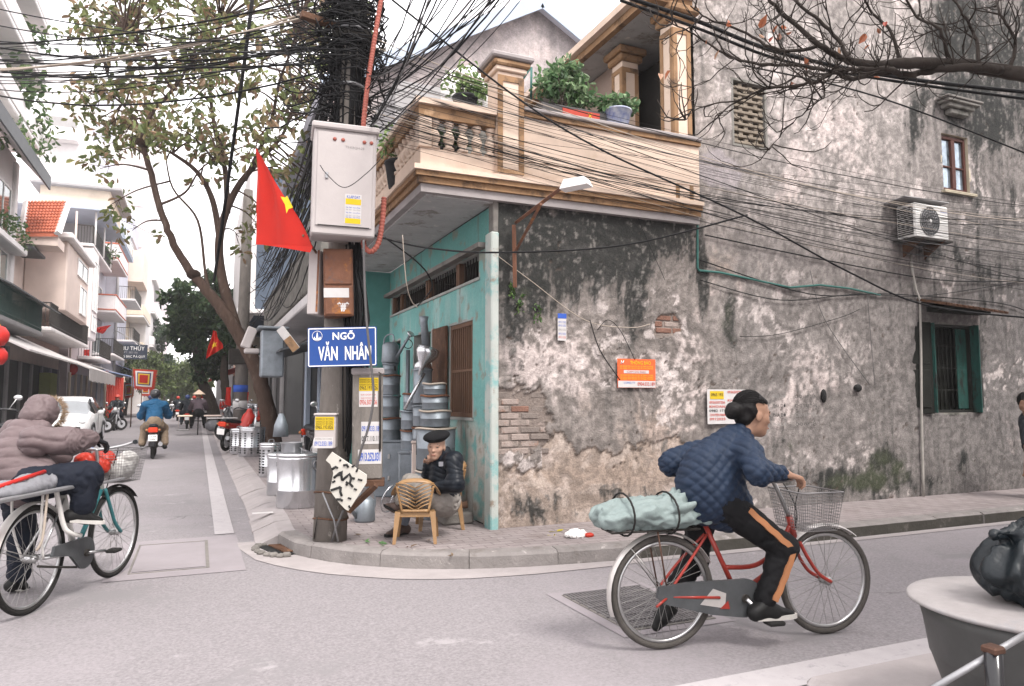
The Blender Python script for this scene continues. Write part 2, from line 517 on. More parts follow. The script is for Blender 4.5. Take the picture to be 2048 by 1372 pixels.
def paving():
    m = mat('paving', (.29, .255, .25), .92, var=.25, scale=2.5, bump=0, patch=[((.2, .17, .162), 1.7, .54, .12), ((.36, .32, .315), 5, .6, .1)])
    N = m.node_tree.nodes; L = m.node_tree.links
    b = N['Principled BSDF']
    tc = N.new('ShaderNodeTexCoord')
    br = N.new('ShaderNodeTexBrick'); br.inputs['Scale'].default_value = 5
    br.inputs['Brick Width'].default_value = 1.0; br.inputs['Row Height'].default_value = .5; br.inputs['Mortar Size'].default_value = .03
    br.inputs['Color1'].default_value = (1, 1, 1, 1); br.inputs['Color2'].default_value = (.86, .84, .84, 1); br.inputs['Mortar'].default_value = (.5, .47, .46, 1)
    L.new(tc.outputs['Object'], br.inputs['Vector'])
    src = b.inputs['Base Color'].links[0].from_socket
    mu = N.new('ShaderNodeMix'); mu.data_type = 'RGBA'; mu.blend_type = 'MULTIPLY'; mu.inputs[0].default_value = .8
    L.new(src, mu.inputs[6]); L.new(br.outputs[0], mu.inputs[7]); L.new(mu.outputs[2], b.inputs['Base Color'])
    bp = N.new('ShaderNodeBump'); bp.inputs['Strength'].default_value = .5; bp.inputs['Distance'].default_value = .006
    L.new(br.outputs['Fac'], bp.inputs['Height']); bp.invert = True
    L.new(bp.outputs[0], b.inputs['Normal'])
paving()
vmat('plaster', .95, .7, 50, .25, 34, .1)
vmat('teal_paint', .75, .3, 40, .12, 30)
mat('cream', (.66, .52, .42), .8, var=.18, scale=4, bump=.15, bscale=40, patch=[((.5, .38, .28), 2.2, .54, .18), ((.28, .21, .16), 5, .63, .1)])
mat('ochre_trim', (.31, .185, .1), .75, var=.3, scale=5, bump=.2, patch=[((.11, .07, .045), 5, .53, .12), ((.46, .31, .19), 3, .6, .1)])
mat('soffit', (.46, .45, .45), .9, var=.25, scale=3, bump=.4, patch=[((.24, .22, .2), 3.5, .54, .1), ((.6, .56, .52), 6, .6, .08)])
mat('brick_lime', (.34, .28, .25), .95, var=.3, scale=14, bump=.7, bscale=60, patch=[((.24, .155, .12), 9, .55, .1), ((.2, .17, .15), 5, .52, .1)])
mat('brick_red', (.22, .12, .09), .95, var=.35, scale=14, bump=.7, bscale=60)
mat('brick_grey', (.22, .185, .165), .95, var=.35, scale=14, bump=.7, bscale=60)
mat('rust_brown', (.13, .07, .045), .8, .2, var=.5, scale=9, bump=.4, patch=((.24, .13, .07), 8, .58, .12))
mat('brown_wood', (.15, .085, .055), .75, var=.4, scale=3, stretch=(14, 14, 1), bump=.3)
mat('pale_pilaster', (.42, .45, .42), .8, var=.15, scale=4, bump=.3, patch=[((.2, .36, .35), 3, .5, .1), ((.24, .2, .16), 5, .57, .1)])
mat('ochre_wall', (.34, .3, .26), .9, var=.3, scale=2, patch=((.5, .36, .14), 1.6, .55, .05))

def slab(name, x0, x1, y0, y1, z, m, parent=None, kind='structure'):
    o = MB().add([(x0, y0, z), (x1, y0, z), (x1, y1, z), (x0, y1, z)], [(0, 1, 2, 3)]).build(name, m, parent)
    return tag(o, kind=kind) if parent is None else o

# ---------------------------------------------------------------- ground
tag(MB().add([(-900, -300, 0), (900, -300, 0), (900, 1500, 0), (-900, 1500, 0)], [(0, 1, 2, 3)]).build('road', 'asphalt'), kind='structure')
slab('edge_line', .2, .385, 8.05, 70, .006, 'white_line')
slab('concrete_strip', -.62, .4, 6.3, 7.95, .004, 'concrete_patch')
mh = slab('inspection_cover', -.44, .1, 6.55, 7.7, .008, 'concrete_patch')
MB().box(-.465, -.45, 6.5, 7.75, .003, .0075).box(.105, .13, 6.5, 7.75, .003, .0075).box(-.45, .105, 6.5, 6.515, .003, .0075).box(-.45, .105, 7.72, 7.74, .003, .0075).build('joint', 'concrete_dark', mh)
slab('grate_surround', 2.3, 3.1, 3.66, 4.68, .004, 'concrete_patch')
gr = thing('drain_grate', 'rusted iron mesh drain grate set in the alley road beside the red bicycle', 'grate', (0, 0, .006))
b = MB(); b.box(2.38, 3.02, 3.74, 4.6, 0, .003); b.build('bed', 'concrete_dark', gr)
for i in range(22): MB().box(2.4 + i * .028, 2.407 + i * .028, 3.76, 4.58, .003, .012).build('bar', 'chaincase_', gr)
for i in range(8): MB().box(2.385, 3.015, 3.77 + i * .115, 3.78 + i * .115, .0035, .014).build('cross_bar', 'chaincase_', gr)
slab('gutter_strip', 1.9, 14, 2.72, 2.96, .006, 'white_line')

KP = [(.78, 80), (.78, 40), (.78, 20), (.78, 10), (.76, 8.2), (.72, 7.3), (.82, 6.75), (1.0, 6.4), (1.25, 6.1), (1.6, 5.82), (2.0, 5.62), (2.5, 5.49), (3.2, 5.4), (4.2, 5.36), (6, 5.34), (9, 5.36), (14, 5.42)]
def resample(pts, step):
    P = [Vector((x, y, 0)) for x, y in pts]
    out, acc = [P[0]], 0.
    for a, c in zip(P, P[1:]):
        L = (c - a).length; t = step - acc
        while t <= L:
            out.append(a + (c - a) * t / L); t += step
        acc = (acc + L) % step if L + acc >= step else acc + L
    return out
KF = resample(KP, .25)
def nrm(i):
    t = (KF[min(i + 1, len(KF) - 1)] - KF[max(i - 1, 0)]).normalized()
    return Vector((-t.y, t.x, 0))          # towards the pavement
inner = [KF[i] + nrm(i) * .17 for i in range(len(KF))]
sw = MB()
poly = [(p.x, p.y, .118) for p in inner] + [(14, 9, .118), (12, 80, .118)]
sw.add(poly, [tuple(range(len(poly)))])
sw = tag(sw.build('pavement', 'paving'), kind='structure')
gut = MB()
for i in range(len(KF) - 1):
    a, c = KF[i], KF[i + 1]; na, nc = nrm(i), nrm(i + 1)
    if a.y > 7.6: continue
    w = .34 - .22 * min(max((a.x - 1.8) / 1.8, 0), 1); w2 = .34 - .22 * min(max((c.x - 1.8) / 1.8, 0), 1)
    gut.quad(*[(p.x, p.y, .005) for p in (a - na * w, c - nc * w2, c, a)])
tag(gut.build('gutter', 'concrete_pale'), kind='structure')
rk = random.Random(3)
for i in range(0, len(KF) - 3, 3):
    b = MB()
    hh = rk.uniform(-.008, .008); jx = rk.uniform(-.01, .01)
    prof = [(.0 + jx, -.05), (.012 + jx, .1 + hh), (.045 + jx, .122 + hh), (.172, .128), (.172, -.05)]
    street = KF[i].y > 7.4
    if street: prof = [(-.2 + jx, -.05), (-.19 + jx, .012), (.02 + jx, .095 + hh), (.172, .122), (.172, -.05)]
    rings = []
    for k in range(4):
        j = i + k
        t = (KF[min(j + 1, len(KF) - 1)] - KF[max(j - 1, 0)]).normalized() * (.0025 if k == 0 else (-.0025 if k == 3 else 0))
        rings.append([KF[j] + t + nrm(j) * (p[0] + (rk.uniform(-.006, .006) if q in (1, 2) and not street else 0)) + Vector((0, 0, p[1])) for q, p in enumerate(prof)])
    vs = [v for r_ in rings for v in r_]
    n = 5
    fs = [(k * n + q, k * n + q + 1, (k + 1) * n + q + 1, (k + 1) * n + q) for k in range(3) for q in range(4)]
    fs += [tuple(range(n))[::-1], tuple(3 * n + q for q in range(n))]
    b.add(vs, [f[::-1] for f in fs]); b.m = [1 if (q % 4 in (0,) and q < 12) else 0 for q in range(len(b.f))]; b.build('kerb_stone', ['concrete_pale', 'concrete_pale'] if street else ['kerb', 'kerb_dark' if KF[i].x > 3.2 else 'kerb'], sw)
# near right corner pavement
ps = MB(); ps.cbox(2.6, 14, -3, 2.62, -.05, .1, .03); ps = tag(ps.build('near_pavement', 'concrete_pale'), kind='structure')
nb = thing('unseen_neighbour_house', 'pale house across the alley, out of view to the right of the camera', 'house', (4.6, .7, .1))  # house out of view, added to shade the right end of the alley
MB().box(0, 12, -8, 0, 0, 6.2).build('wall', 'concrete_pale', nb); MB().cbox(-.2, 12.2, -8.2, .35, 6.2, 6.4, .03).build('roof', 'concrete_dark', nb)
# left pavement
lp = MB(); lp.cbox(-8, -5.2, 14, 110, -.05, .12, .03); tag(lp.build('left_pavement', 'concrete_pale'), kind='structure')
# storm drain at the corner
dr = thing('storm_drain', 'small broken storm drain with iron bars at the pavement corner', 'drain', (.74, 6.98, 0), R(105))
MB().box(-.26, .26, -.16, .12, .004, .012).build('mouth', 'black_gap', dr)
for i in range(9): MB().cyl((-.2 + i * .045, -.13, .02), (-.2 + i * .045, .06, .03), .008, n=6).build('bar', 'rust_brown', dr)
b = MB()
for i in range(10):
    a = i / 9 * math.pi
    b.cbox(-.03, .04, -.03, .03, 0, .025 + .02 * rk.random(), .012, Matrix.Translation((.3 * math.cos(a), .06 + .14 * math.sin(a), 0)) @ Matrix.Rotation(rk.random() * 3, 4, 'Z'))
b.build('rubble_rim', 'concrete_dark', dr)

# ---------------------------------------------------------------- weathered walls
def wall_grid(name, o, ud, vd, U, V, cell, holes, colfn, dispfn, m, parent):
    """o: origin; ud, vd: unit directions; U,V: extents (u0,u1),(v0,v1); outward normal = ud x vd (pass so)"""
    nu = int(round((U[1] - U[0]) / cell)); nv = int(round((V[1] - V[0]) / cell))
    u = np.linspace(U[0], U[1], nu + 1); v = np.linspace(V[0], V[1], nv + 1)
    for h in holes:                       # snap grid lines to the openings
        for k in (0, 1):
            u[np.argmin(abs(u - h[k]))] = h[k]; v[np.argmin(abs(v - h[2 + k]))] = h[2 + k]
    UU, VV = np.meshgrid(u, v, indexing='ij')
    o, ud, vd = (np.array(q, float) for q in (o, ud, vd))
    n = np.cross(ud, vd)
    d = dispfn(UU, VV)
    for h in holes:
        ins = (UU > h[0] - 1e-6) & (UU < h[1] + 1e-6) & (VV > h[2] - 1e-6) & (VV < h[3] + 1e-6)
        d = np.where(ins, 0, d)
    P = o + UU[..., None] * ud + VV[..., None] * vd + d[..., None] * n
    idx = np.arange(UU.size).reshape(UU.shape)
    q = np.stack([idx[:-1, :-1], idx[1:, :-1], idx[1:, 1:], idx[:-1, 1:]], -1)
    cu = (UU[:-1, :-1] + UU[1:, 1:]) / 2; cv = (VV[:-1, :-1] + VV[1:, 1:]) / 2
    keep = np.ones(cu.shape, bool)
    for h in holes: keep &= ~((cu > h[0]) & (cu < h[1]) & (cv > h[2]) & (cv < h[3]))
    return npmesh(name, P.reshape(-1, 3), q[keep], m, parent, True, colfn(UU, VV).reshape(-1, 3))
def blobs(u, v, L):
    s = 0
    for cx, cy, rx, ry, a in L: s = s + a * np.exp(-((u - cx) / rx) ** 2 - ((v - cy) / ry) ** 2)
    return s
def pix(X, Yp, Z):
    dx, dy, dz = X, Yp, Z - CAMH
    d = dx * _f[0] + dy * _f[1] + dz * _f[2]
    return CX + F * (dx * _r[0] + dy * _r[1]) / d, CY - F * (dx * _u[0] + dy * _u[1] + dz * _u[2]) / d
def lerp(a, c, t): return a * (1 - t[..., None]) + np.array(c) * t[..., None]
WALLY = 6.6
DARK = [(1005, 470, 40, 130, 1.0), (1060, 450, 60, 70, .75), (1090, 560, 40, 90, .5), (1140, 470, 60, 100, .8), (1040, 620, 45, 70, .5), (1210, 470, 40, 120, .75), (1275, 540, 34, 150, .8), (1330, 440, 70, 60, .6), (1405, 560, 14, 80, .7),
        (1270, 640, 26, 60, .5), (1455, 650, 14, 100, .7), (1470, 720, 12, 50, .4), (1075, 1010, 70, 45, .45), (1170, 990, 60, 45, .4), (1010, 1020, 50, 40, .35), (1300, 985, 80, 30, .3), (1770, 920, 50, 32, .85), (1700, 960, 80, 35, .6), (1640, 960, 70, 35, .5), (1925, 920, 35, 30, .6), (1560, 900, 30, 45, .45), (1850, 970, 120, 30, .4), (1255, 800, 18, 60, .4),
        (2000, 90, 130, 150, .85), (1900, 60, 80, 80, .6), (1830, 240, 26, 50, .8), (1815, 330, 18, 90, .5), (1960, 240, 70, 60, .6), (2020, 320, 50, 110, .5), (1430, 110, 36, 80, .6), (1500, 60, 60, 60, .4), (1990, 420, 60, 80, .4), (1900, 190, 70, 36, .5), (1940, 550, 150, 60, .35), (1410, 330, 14, 40, .4), (1520, 150, 24, 40, .45), (1850, 500, 60, 30, .55), (1640, 70, 70, 70, .35), (1700, 180, 40, 60, .25), (1990, 760, 30, 140, .3), (1800, 650, 25, 80, .25)]
PALE = [(1130, 720, 120, 70, .5), (1330, 760, 70, 110, .45), (1230, 405, 60, 24, .7), (1060, 730, 50, 40, .25), (1450, 400, 60, 45, .3), (1600, 300, 160, 120, .3), (1560, 780, 120, 90, .3), (1430, 820, 60, 80, .35), (1520, 230, 90, 60, .25), (1720, 500, 120, 60, .05), (1700, 300, 100, 100, .15), (1640, 750, 100, 60, .2), (1370, 690, 50, 80, .3)]
BROWN = [(1250, 950, 190, 55, .6), (1060, 950, 90, 50, .45), (1180, 820, 60, 60, .25), (1285, 820, 50, 60, .35), (1330, 860, 60, 40, .35), (1400, 620, 60, 60, .2), (1460, 520, 70, 50, .4), (1530, 950, 80, 40, .25), (1640, 520, 60, 60, .15), (1560, 420, 120, 60, .15)]
GREEN = [(1770, 925, 60, 40, .5), (1700, 965, 100, 25, .5), (1450, 640, 25, 60, .35), (1035, 600, 25, 40, .4), (1570, 905, 30, 40, .3)]
def erode_edge(u):                       # row (pixel) below which the lower render has fallen away
    return 893 + 16 * np.sin(u / 37.) + 9 * np.sin(u / 13. + 1)
def wall_masks(X, Z):
    u, v = pix(X, WALLY, Z)
    P = np.stack([X, Z, 0 * X], -1)
    wx = fbm(P * 1.7, 101, 4) - .5; wz = fbm(P * 1.7, 111, 4) - .5
    P = P + np.stack([wx * .35, wz * .35, 0 * wx], -1)           # warped, so nothing reads as a lattice
    n1 = fbm(P * [1.9, 1.2, 1], 1, 6, .58); n2 = fbm(P * 6.3, 5, 5, .6); n3 = fbm(P * 21, 9, 3, .65)
    Q = np.stack([X + wx * .12, Z, 0 * X], -1)
    stk = fbm(Q * [13, .75, 1], 21, 5, .6); stk2 = fbm(Q * [37, 1.9, 1], 31, 4, .6)
    m = {}
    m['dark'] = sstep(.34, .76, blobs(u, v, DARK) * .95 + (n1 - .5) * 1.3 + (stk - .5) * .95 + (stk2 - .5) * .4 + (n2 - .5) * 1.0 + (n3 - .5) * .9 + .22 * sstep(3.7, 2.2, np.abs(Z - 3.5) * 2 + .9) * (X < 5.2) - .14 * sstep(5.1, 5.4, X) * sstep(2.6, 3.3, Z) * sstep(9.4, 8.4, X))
    m['pale'] = sstep(.28, .66, blobs(u, v, PALE) + (n2 - .5) * 1.0 + (n1 - .5) * 1.4 + (n3 - .5) * .6)
    m['brown'] = sstep(.25, .75, blobs(u, v, BROWN) + (n2 - .5) * .8 + (n1 - .5) * .6 + (n3 - .5) * .4)
    m['green'] = sstep(.2, .6, blobs(u, v, GREEN) + (n2 - .5) * .8)
    m['streak'] = sstep(.48, .74, stk * .65 + stk2 * .35)
    eps = (n2 - .5) * 60 + (n3 - .5) * 26
    m['erode'] = sstep(-4, 4, v + eps - erode_edge(u)) * sstep(1470, 1380, u + eps) * (u > 1085)
    m['erode'] = np.maximum(m['erode'], sstep(-4, 4, v + eps - 925 - .12 * (u - 985)) * (u <= 1085))
    bd = np.sqrt(((u - 1030) / 74) ** 2 + ((v - 838) / 66) ** 2) + (n2 - .5) * 1.1 + (n3 - .5) * .4
    b2 = np.sqrt(((u - 1338) / 30) ** 2 + ((v - 652) / 24) ** 2) + (n2 - .5) * 1.1
    m['brick'] = np.maximum(sstep(1.02, .97, bd), sstep(1.02, .97, b2))
    pa = fbm(P * 19, 41, 3, .6); pb = fbm(P * 2.1, 44, 4)
    m['pit'] = sstep(.74, .79, pa) * sstep(.48, .62, pb + blobs(u, v, [(1200, 720, 180, 100, .12), (1600, 800, 260, 100, .12)]))
    ca = fbm(P * 9.5, 51, 5, .66)
    m['chip'] = sstep(.56, .6, ca) * sstep(.5, .64, fbm(P * 1.7, 54, 4) + blobs(u, v, [(1130, 700, 160, 90, .16), (1350, 740, 80, 120, .18), (1560, 800, 140, 90, .1)]))
    m.update(u=u, v=v, n1=n1, n2=n2, n3=n3, stk=stk, stk2=stk2)
    return m
def wall_col(X, Z):
    m = wall_masks(X, Z)
    g = (.62 + .55 * m['n1'] + .35 * (m['n3'] - .5) + .3 * (m['n2'] - .5))[..., None]
    hi = sstep(5.0, 6.0, X)[..., None]
    c = (np.array((.215, .19, .175)) * (1 - hi) + hi * np.array((.215, .195, .184))) * g
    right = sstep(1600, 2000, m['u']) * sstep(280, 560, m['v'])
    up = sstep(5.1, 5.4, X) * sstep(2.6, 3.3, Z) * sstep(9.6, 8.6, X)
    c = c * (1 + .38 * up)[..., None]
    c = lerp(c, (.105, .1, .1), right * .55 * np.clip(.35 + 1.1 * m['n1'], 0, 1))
    c = lerp(c, (.085, .08, .076), m['streak'] * .38)
    c = lerp(c, (.47, .405, .385), m['pale'] * .8)
    c = lerp(c, (.27, .2, .155), m['brown'] * .55)
    c = lerp(c, (.5, .445, .425), m['chip'] * .7)
    c = lerp(c, (.3, .235, .19), m['erode'] * .6)
    c = lerp(c, (.4, .34, .3), m['erode'] * sstep(.5, .62, m['n2']) * .6)
    c = c * (.8 + .4 * sstep(.3, .7, m['n3']))[..., None]
    c = lerp(c, (.02, .022, .021), m['dark'] * .93)
    c = lerp(c, (.24, .22, .205), m['dark'] * sstep(.57, .7, m['n3'] * .6 + m['stk2'] * .4) * .55)
    c = lerp(c, (.07, .08, .045), m['green'] * .5)
    c = lerp(c, (.08, .06, .05), m['pit'] * .85)
    c = lerp(c, (.19, .155, .135), m['brick'] * .8)
    e = m['erode']; c = lerp(c, (.1, .075, .06), np.clip(4 * e * (1 - e), 0, 1) * .8)
    e = m['brick']; c = lerp(c, (.09, .07, .055), np.clip(4 * e * (1 - e), 0, 1) * .8)
    lilac = sstep(.45, .8, blobs(m['u'], m['v'], [(1465, 345, 50, 45, 1), (1425, 330, 40, 40, .9)]) + (m['n2'] - .5) * 1.2 + (m['n1'] - .5) * .6)
    c = lerp(c, (.3, .27, .28), lilac * .7)
    return np.clip(c, .015, .8)
def wall_disp(X, Z):
    m = wall_masks(X, Z)
    d = (m['n1'] - .5) * .035 + (m['n2'] - .5) * .016 + (m['n3'] - .5) * .006
    return d - .018 * m['erode'] - .022 * m['brick'] - .018 * m['pit'] - .006 * m['chip']

# ---------------------------------------------------------------- corner house
ch_ = thing('corner_house', 'two storey corner house with teal shopfront, mouldy plaster side wall and cream balcony', 'house', (2.68, 6.6, 0))
def CHp(o):                                   # parent in place (parts are modelled in world coordinates)
    o.parent = ch_; o.matrix_parent_inverse = Matrix.Translation((-2.68, -6.6, 0)); return o
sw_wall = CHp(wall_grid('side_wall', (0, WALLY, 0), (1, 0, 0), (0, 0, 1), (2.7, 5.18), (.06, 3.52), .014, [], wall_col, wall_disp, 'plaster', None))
# bricks showing where the plaster has fallen
bm_ = {}
for nme in ('brick_lime', 'brick_red', 'brick_grey'):
    t = MB().cbox(-.103, .103, -.03, .03, -.029, .029, .006).build('brick', nme); bm_[nme] = t.data; bpy.data.objects.remove(t)
rb = random.Random(11)
def brickrow(cx0, cx1, cz0, cz1, test, weights):
    z = cz0; row = 0
    while z < cz1:
        x = cx0 + (.108 if row % 2 else 0)
        while x < cx1:
            u, v = pix(x, WALLY, z)
            if test(u, v):
                o = CHp(link('brick', bm_[rb.choices(list(bm_), weights)[0]]))
                o.parent = sw_wall; o.matrix_parent_inverse = Matrix.Identity(4)
                o.location = (x, WALLY + .047 + rb.uniform(-.004, .012), z)
                o.rotation_euler = (rb.uniform(-.03, .03), rb.uniform(-.02, .02), rb.uniform(-.02, .02)); o.scale = (rb.uniform(.9, 1), 1, rb.uniform(.9, 1.05))
            x += .218
        z += .07; row += 1
brickrow(2.75, 3.4, .72, 1.5, lambda u, v: ((u - 1030) / 82) ** 2 + ((v - 838) / 76) ** 2 < 1.1, (7, 1, 4))
brickrow(4.5, 5.05, 2.0, 2.4, lambda u, v: ((u - 1338) / 42) ** 2 + ((v - 652) / 34) ** 2 < 1.1, (1, 8, 1))
# teal shopfront
TX = 2.68
OPEN = [(7.04, 10.8, 2.66, 2.93), (7.22, 7.98, 1.18, 2.23), (8.66, 9.52, .1, 2.24), (10.24, 10.88, .1, 2.24)]
def teal_col(U, V):
    Yw = -U; P = np.stack([Yw, V, 0 * V], -1)
    n1 = fbm(P * [2, 1.6, 1], 61, 5, .6); n2 = fbm(P * 8, 65, 4); st = fbm(P * [14, 1, 1], 69, 4)
    c = np.array((.14, .33, .31)) * (.8 + .4 * n1)[..., None]
    c = lerp(c, (.32, .42, .4), sstep(.5, .68, n1 * .6 + st * .4) * .7)
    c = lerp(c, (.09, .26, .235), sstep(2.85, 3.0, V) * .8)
    low = sstep(1.25, .95, V + (n2 - .5) * .5 + .08 * np.sin(Yw * 4))
    c = lerp(c, (.4, .34, .3), low * .8 * sstep(.35, .6, n2 + .1))
    c = lerp(c, (.1, .36, .32), sstep(1.05, .75, V) * sstep(.45, .6, n1))
    c = lerp(c, (.22, .17, .13), sstep(.62, .72, n2) * .7)
    c = lerp(c, (.1, .09, .08), sstep(.66, .8, st) * .6)
    return np.clip(c, .02, .8)
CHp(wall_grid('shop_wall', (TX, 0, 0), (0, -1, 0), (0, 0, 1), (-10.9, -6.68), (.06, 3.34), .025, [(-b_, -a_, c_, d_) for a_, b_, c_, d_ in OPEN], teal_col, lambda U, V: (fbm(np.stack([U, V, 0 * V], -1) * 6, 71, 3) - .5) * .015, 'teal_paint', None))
def P_(mb, name, m, par=None):
    o = mb.build(name, m)
    if par is None: return CHp(o)
    o.parent = par; return o
mat('teal_plain', (.1, .27, .245), .8, var=.25, scale=3, bump=.2, patch=((.3, .4, .37), 2.5, .58, .15))
mat('grey_reveal', (.33, .34, .32), .85, var=.3, scale=3, bump=.3)
# projecting end wall, deep corner pilaster, reveals, back rooms
P_(MB().box(2.1, 2.68, 10.9, 11.1, .06, 3.34), 'end_wall', 'teal_plain')
P_(MB().cbox(2.63, 2.715, 6.565, 6.74, .08, 3.05, .012), 'corner_pilaster', 'pale_pilaster')
P_(MB().cbox(2.66, 2.72, 6.59, 6.72, 3.05, 3.4, .01), 'corner_patch', 'concrete_dark')
for a_, b_, c_, d_ in OPEN:
    r_ = MB()
    w = .16
    r_.box(TX, TX + w, a_ - .03, a_, c_, d_).box(TX, TX + w, b_, b_ + .03, c_, d_).box(TX, TX + w, a_ - .03, b_ + .03, d_, d_ + .03)
    if c_ > .5: r_.box(TX - .02, TX + w, a_ - .03, b_ + .03, c_ - .03, c_)
    P_(r_, 'reveal', 'grey_reveal')
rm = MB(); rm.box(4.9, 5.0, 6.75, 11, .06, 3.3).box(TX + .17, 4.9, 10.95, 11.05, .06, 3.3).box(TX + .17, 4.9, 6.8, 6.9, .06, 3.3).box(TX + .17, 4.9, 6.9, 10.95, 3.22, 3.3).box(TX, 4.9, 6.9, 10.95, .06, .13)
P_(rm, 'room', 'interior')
P_(MB().box(TX + .17, 3.6, 9.56, 9.62, .13, 2.3), 'partition', 'ochre_wall')
P_(MB().box(TX - .1, TX + .02, 6.8, 10.9, 2.935, 2.985), 'ledge', 'concrete_dark')
for y_ in (7.05, 7.72, 7.78, 8.9, 9.0, 10.3, 10.75): P_(MB().box(TX + .02, TX + .1, y_, y_ + .05, 2.663, 2.927), 'transom_post', 'brown_wood')
y_ = 7.1
while y_ < 10.72:
    P_(MB().cyl((TX + .06, y_, 2.664), (TX + .06, y_, 2.926), .007, n=5), 'transom_bar', 'iron_dark'); y_ += .09
wf = P_(MB().box(TX + .01, TX + .07, 7.222, 7.27, 1.183, 2.227).box(TX + .01, TX + .07, 7.93, 7.978, 1.183, 2.227).box(TX + .01, TX + .07, 7.27, 7.93, 2.18, 2.227).box(TX + .01, TX + .07, 7.27, 7.93, 1.183, 1.23).box(TX + .015, TX + .06, 7.27, 7.93, 1.68, 1.71), 'window', 'brown_wood')
for i in range(9): P_(MB().box(TX + .02, TX + .045, 7.31 + i * .07, 7.335 + i * .07, 1.23, 2.18), 'bar', 'brown_wood', wf)
P_(MB().cbox(TX - .05, TX - .018, 8.0, 8.53, 1.15, 2.24, .006), 'shutter', 'rust_brown')
P_(MB().box(TX - .03, TX + .02, 8.56, 8.64, .12, 2.26), 'door_frame', 'grey_reveal')
mat('number_plate', (.04, .06, .09), .4); mat('white_paint', (.78, .76, .74), .6, var=.08)
npl = P_(MB().cbox(TX - .022, TX - .008, 9.02, 9.16, 2.33, 2.46, .004), 'number_plate', 'number_plate')
o = text('digits', '46', frame((TX - .0245, 9.09, 2.395), (0, -1, 0), zd=(-1, 0, 0)) , .11, 'white_paint', npl)
mat('teal_door', (.03, .2, .165), .6, var=.3, scale=4, bump=.2)
P_(MB().cbox(TX + .05, TX + .09, 10.6, 10.86, .13, 2.22, .005), 'door', 'teal_door')
P_(MB().cbox(TX - .02, TX + .45, 8.67, 8.70, .13, 2.22, .005), 'door', 'teal_door')

# balcony: slab with stepped mouldings, parapet, balusters, posts
BX0, BY0 = 1.86, 6.5
def band(off, z0, z1, name, m, xr=5.165, yr=10.9):
    """a moulding round the south and west edges, standing off by `off`"""
    b = MB()
    b.box(BX0 - off, xr, BY0 - off, BY0 + .1, z0, z1)
    b.box(BX0 - off, BX0 + .1, BY0 + .1, yr, z0, z1)
    return P_(b, name, m)
P_(MB().box(BX0 + .1, TX - .01, BY0 + .1, 10.9, 3.345, 3.5), 'soffit_slab', 'soffit')
P_(MB().box(BX0 + .1, 5.1, BY0 + .11, 10.9, 3.505, 3.57), 'terrace_floor', 'concrete_dark')
band(-.03, 3.36, 3.44, 'moulding', 'concrete_pale'); band(.0, 3.442, 3.5, 'moulding', 'ochre_trim'); band(.035, 3.502, 3.55, 'moulding', 'ochre_trim'); band(.06, 3.552, 3.6, 'moulding', 'cream')
band(-.02, 3.602, 3.79, 'plinth', 'cream')
P_(MB().cbox(2.94, 5.16, BY0 + .01, BY0 + .13, 3.792, 4.25, .004), 'parapet_panel', 'cream')
cp = MB(); cp.box(2.94, 5.165, BY0 - .02, BY0 + .16, 4.252, 4.3); P_(cp, 'coping', 'ochre_trim')
cp = MB(); cp.cbox(2.94, 5.17, BY0 - .05, BY0 + .19, 4.302, 4.345, .01); P_(cp, 'coping', 'concrete_pale')
cp = MB(); cp.box(BX0 - .01, 2.64, BY0 - .01, BY0 + .13, 4.085, 4.2).box(BX0 - .01, BX0 + .13, BY0 + .13, 10.9, 4.085, 4.2); P_(cp, 'hand_rail', 'ochre_trim')
cp = MB(); cp.box(BX0 - .05, 2.64, BY0 - .05, BY0 + .17, 4.202, 4.26).box(BX0 - .05, BX0 + .17, BY0 + .17, 10.9, 4.202, 4.26); P_(cp, 'hand_rail_top', 'cream')
bp_ = [(.055, 0), (.055, .03), (.03, .045), (.05, .09), (.058, .12), (.045, .165), (.028, .2), (.024, .225), (.04, .235), (.04, .25), (.05, .26), (.05, .29)]
bd_ = MB().lathe(bp_, n=14).build('baluster', 'cream'); bdm = bd_.data; bpy.data.objects.remove(bd_)
for x_ in [2.03 + .145 * i for i in range(5)]: CHp(link('baluster', bdm)).location = (x_, BY0 + .06, 3.793)
for y_ in [6.75 + .145 * i for i in range(28)]: CHp(link('baluster', bdm)).location = (BX0 + .06, y_, 3.793)
P_(MB().cbox(BX0 - .005, BX0 + .125, BY0 - .005, BY0 + .125, 3.792, 4.084, .006), 'corner_block', 'cream')
ps_ = P_(MB().cbox(2.65, 2.93, BY0 - .05, BY0 + .23, 3.603, 4.66, .006), 'post', 'cream')
b = MB()
for x_ in (2.647, 2.878): b.box(x_, x_ + .055, BY0 - .062, BY0 - .051, 3.62, 4.62)
b.box(2.702, 2.878, BY0 - .062, BY0 - .051, 4.56, 4.62).box(2.702, 2.878, BY0 - .062, BY0 - .051, 3.62, 3.66)
P_(b, 'post_trim', 'ochre_trim')
P_(MB().cbox(2.62, 2.96, BY0 - .08, BY0 + .26, 4.662, 4.71, .008), 'post_cap', 'cream')
P_(MB().cbox(2.59, 2.99, BY0 - .11, BY0 + .29, 4.712, 4.77, .015), 'post_cap', 'ochre_trim')
P_(MB().cbox(2.56, 3.02, BY0 - .14, BY0 + .32, 4.772, 4.83, .015), 'post_cap', 'concrete_pale')
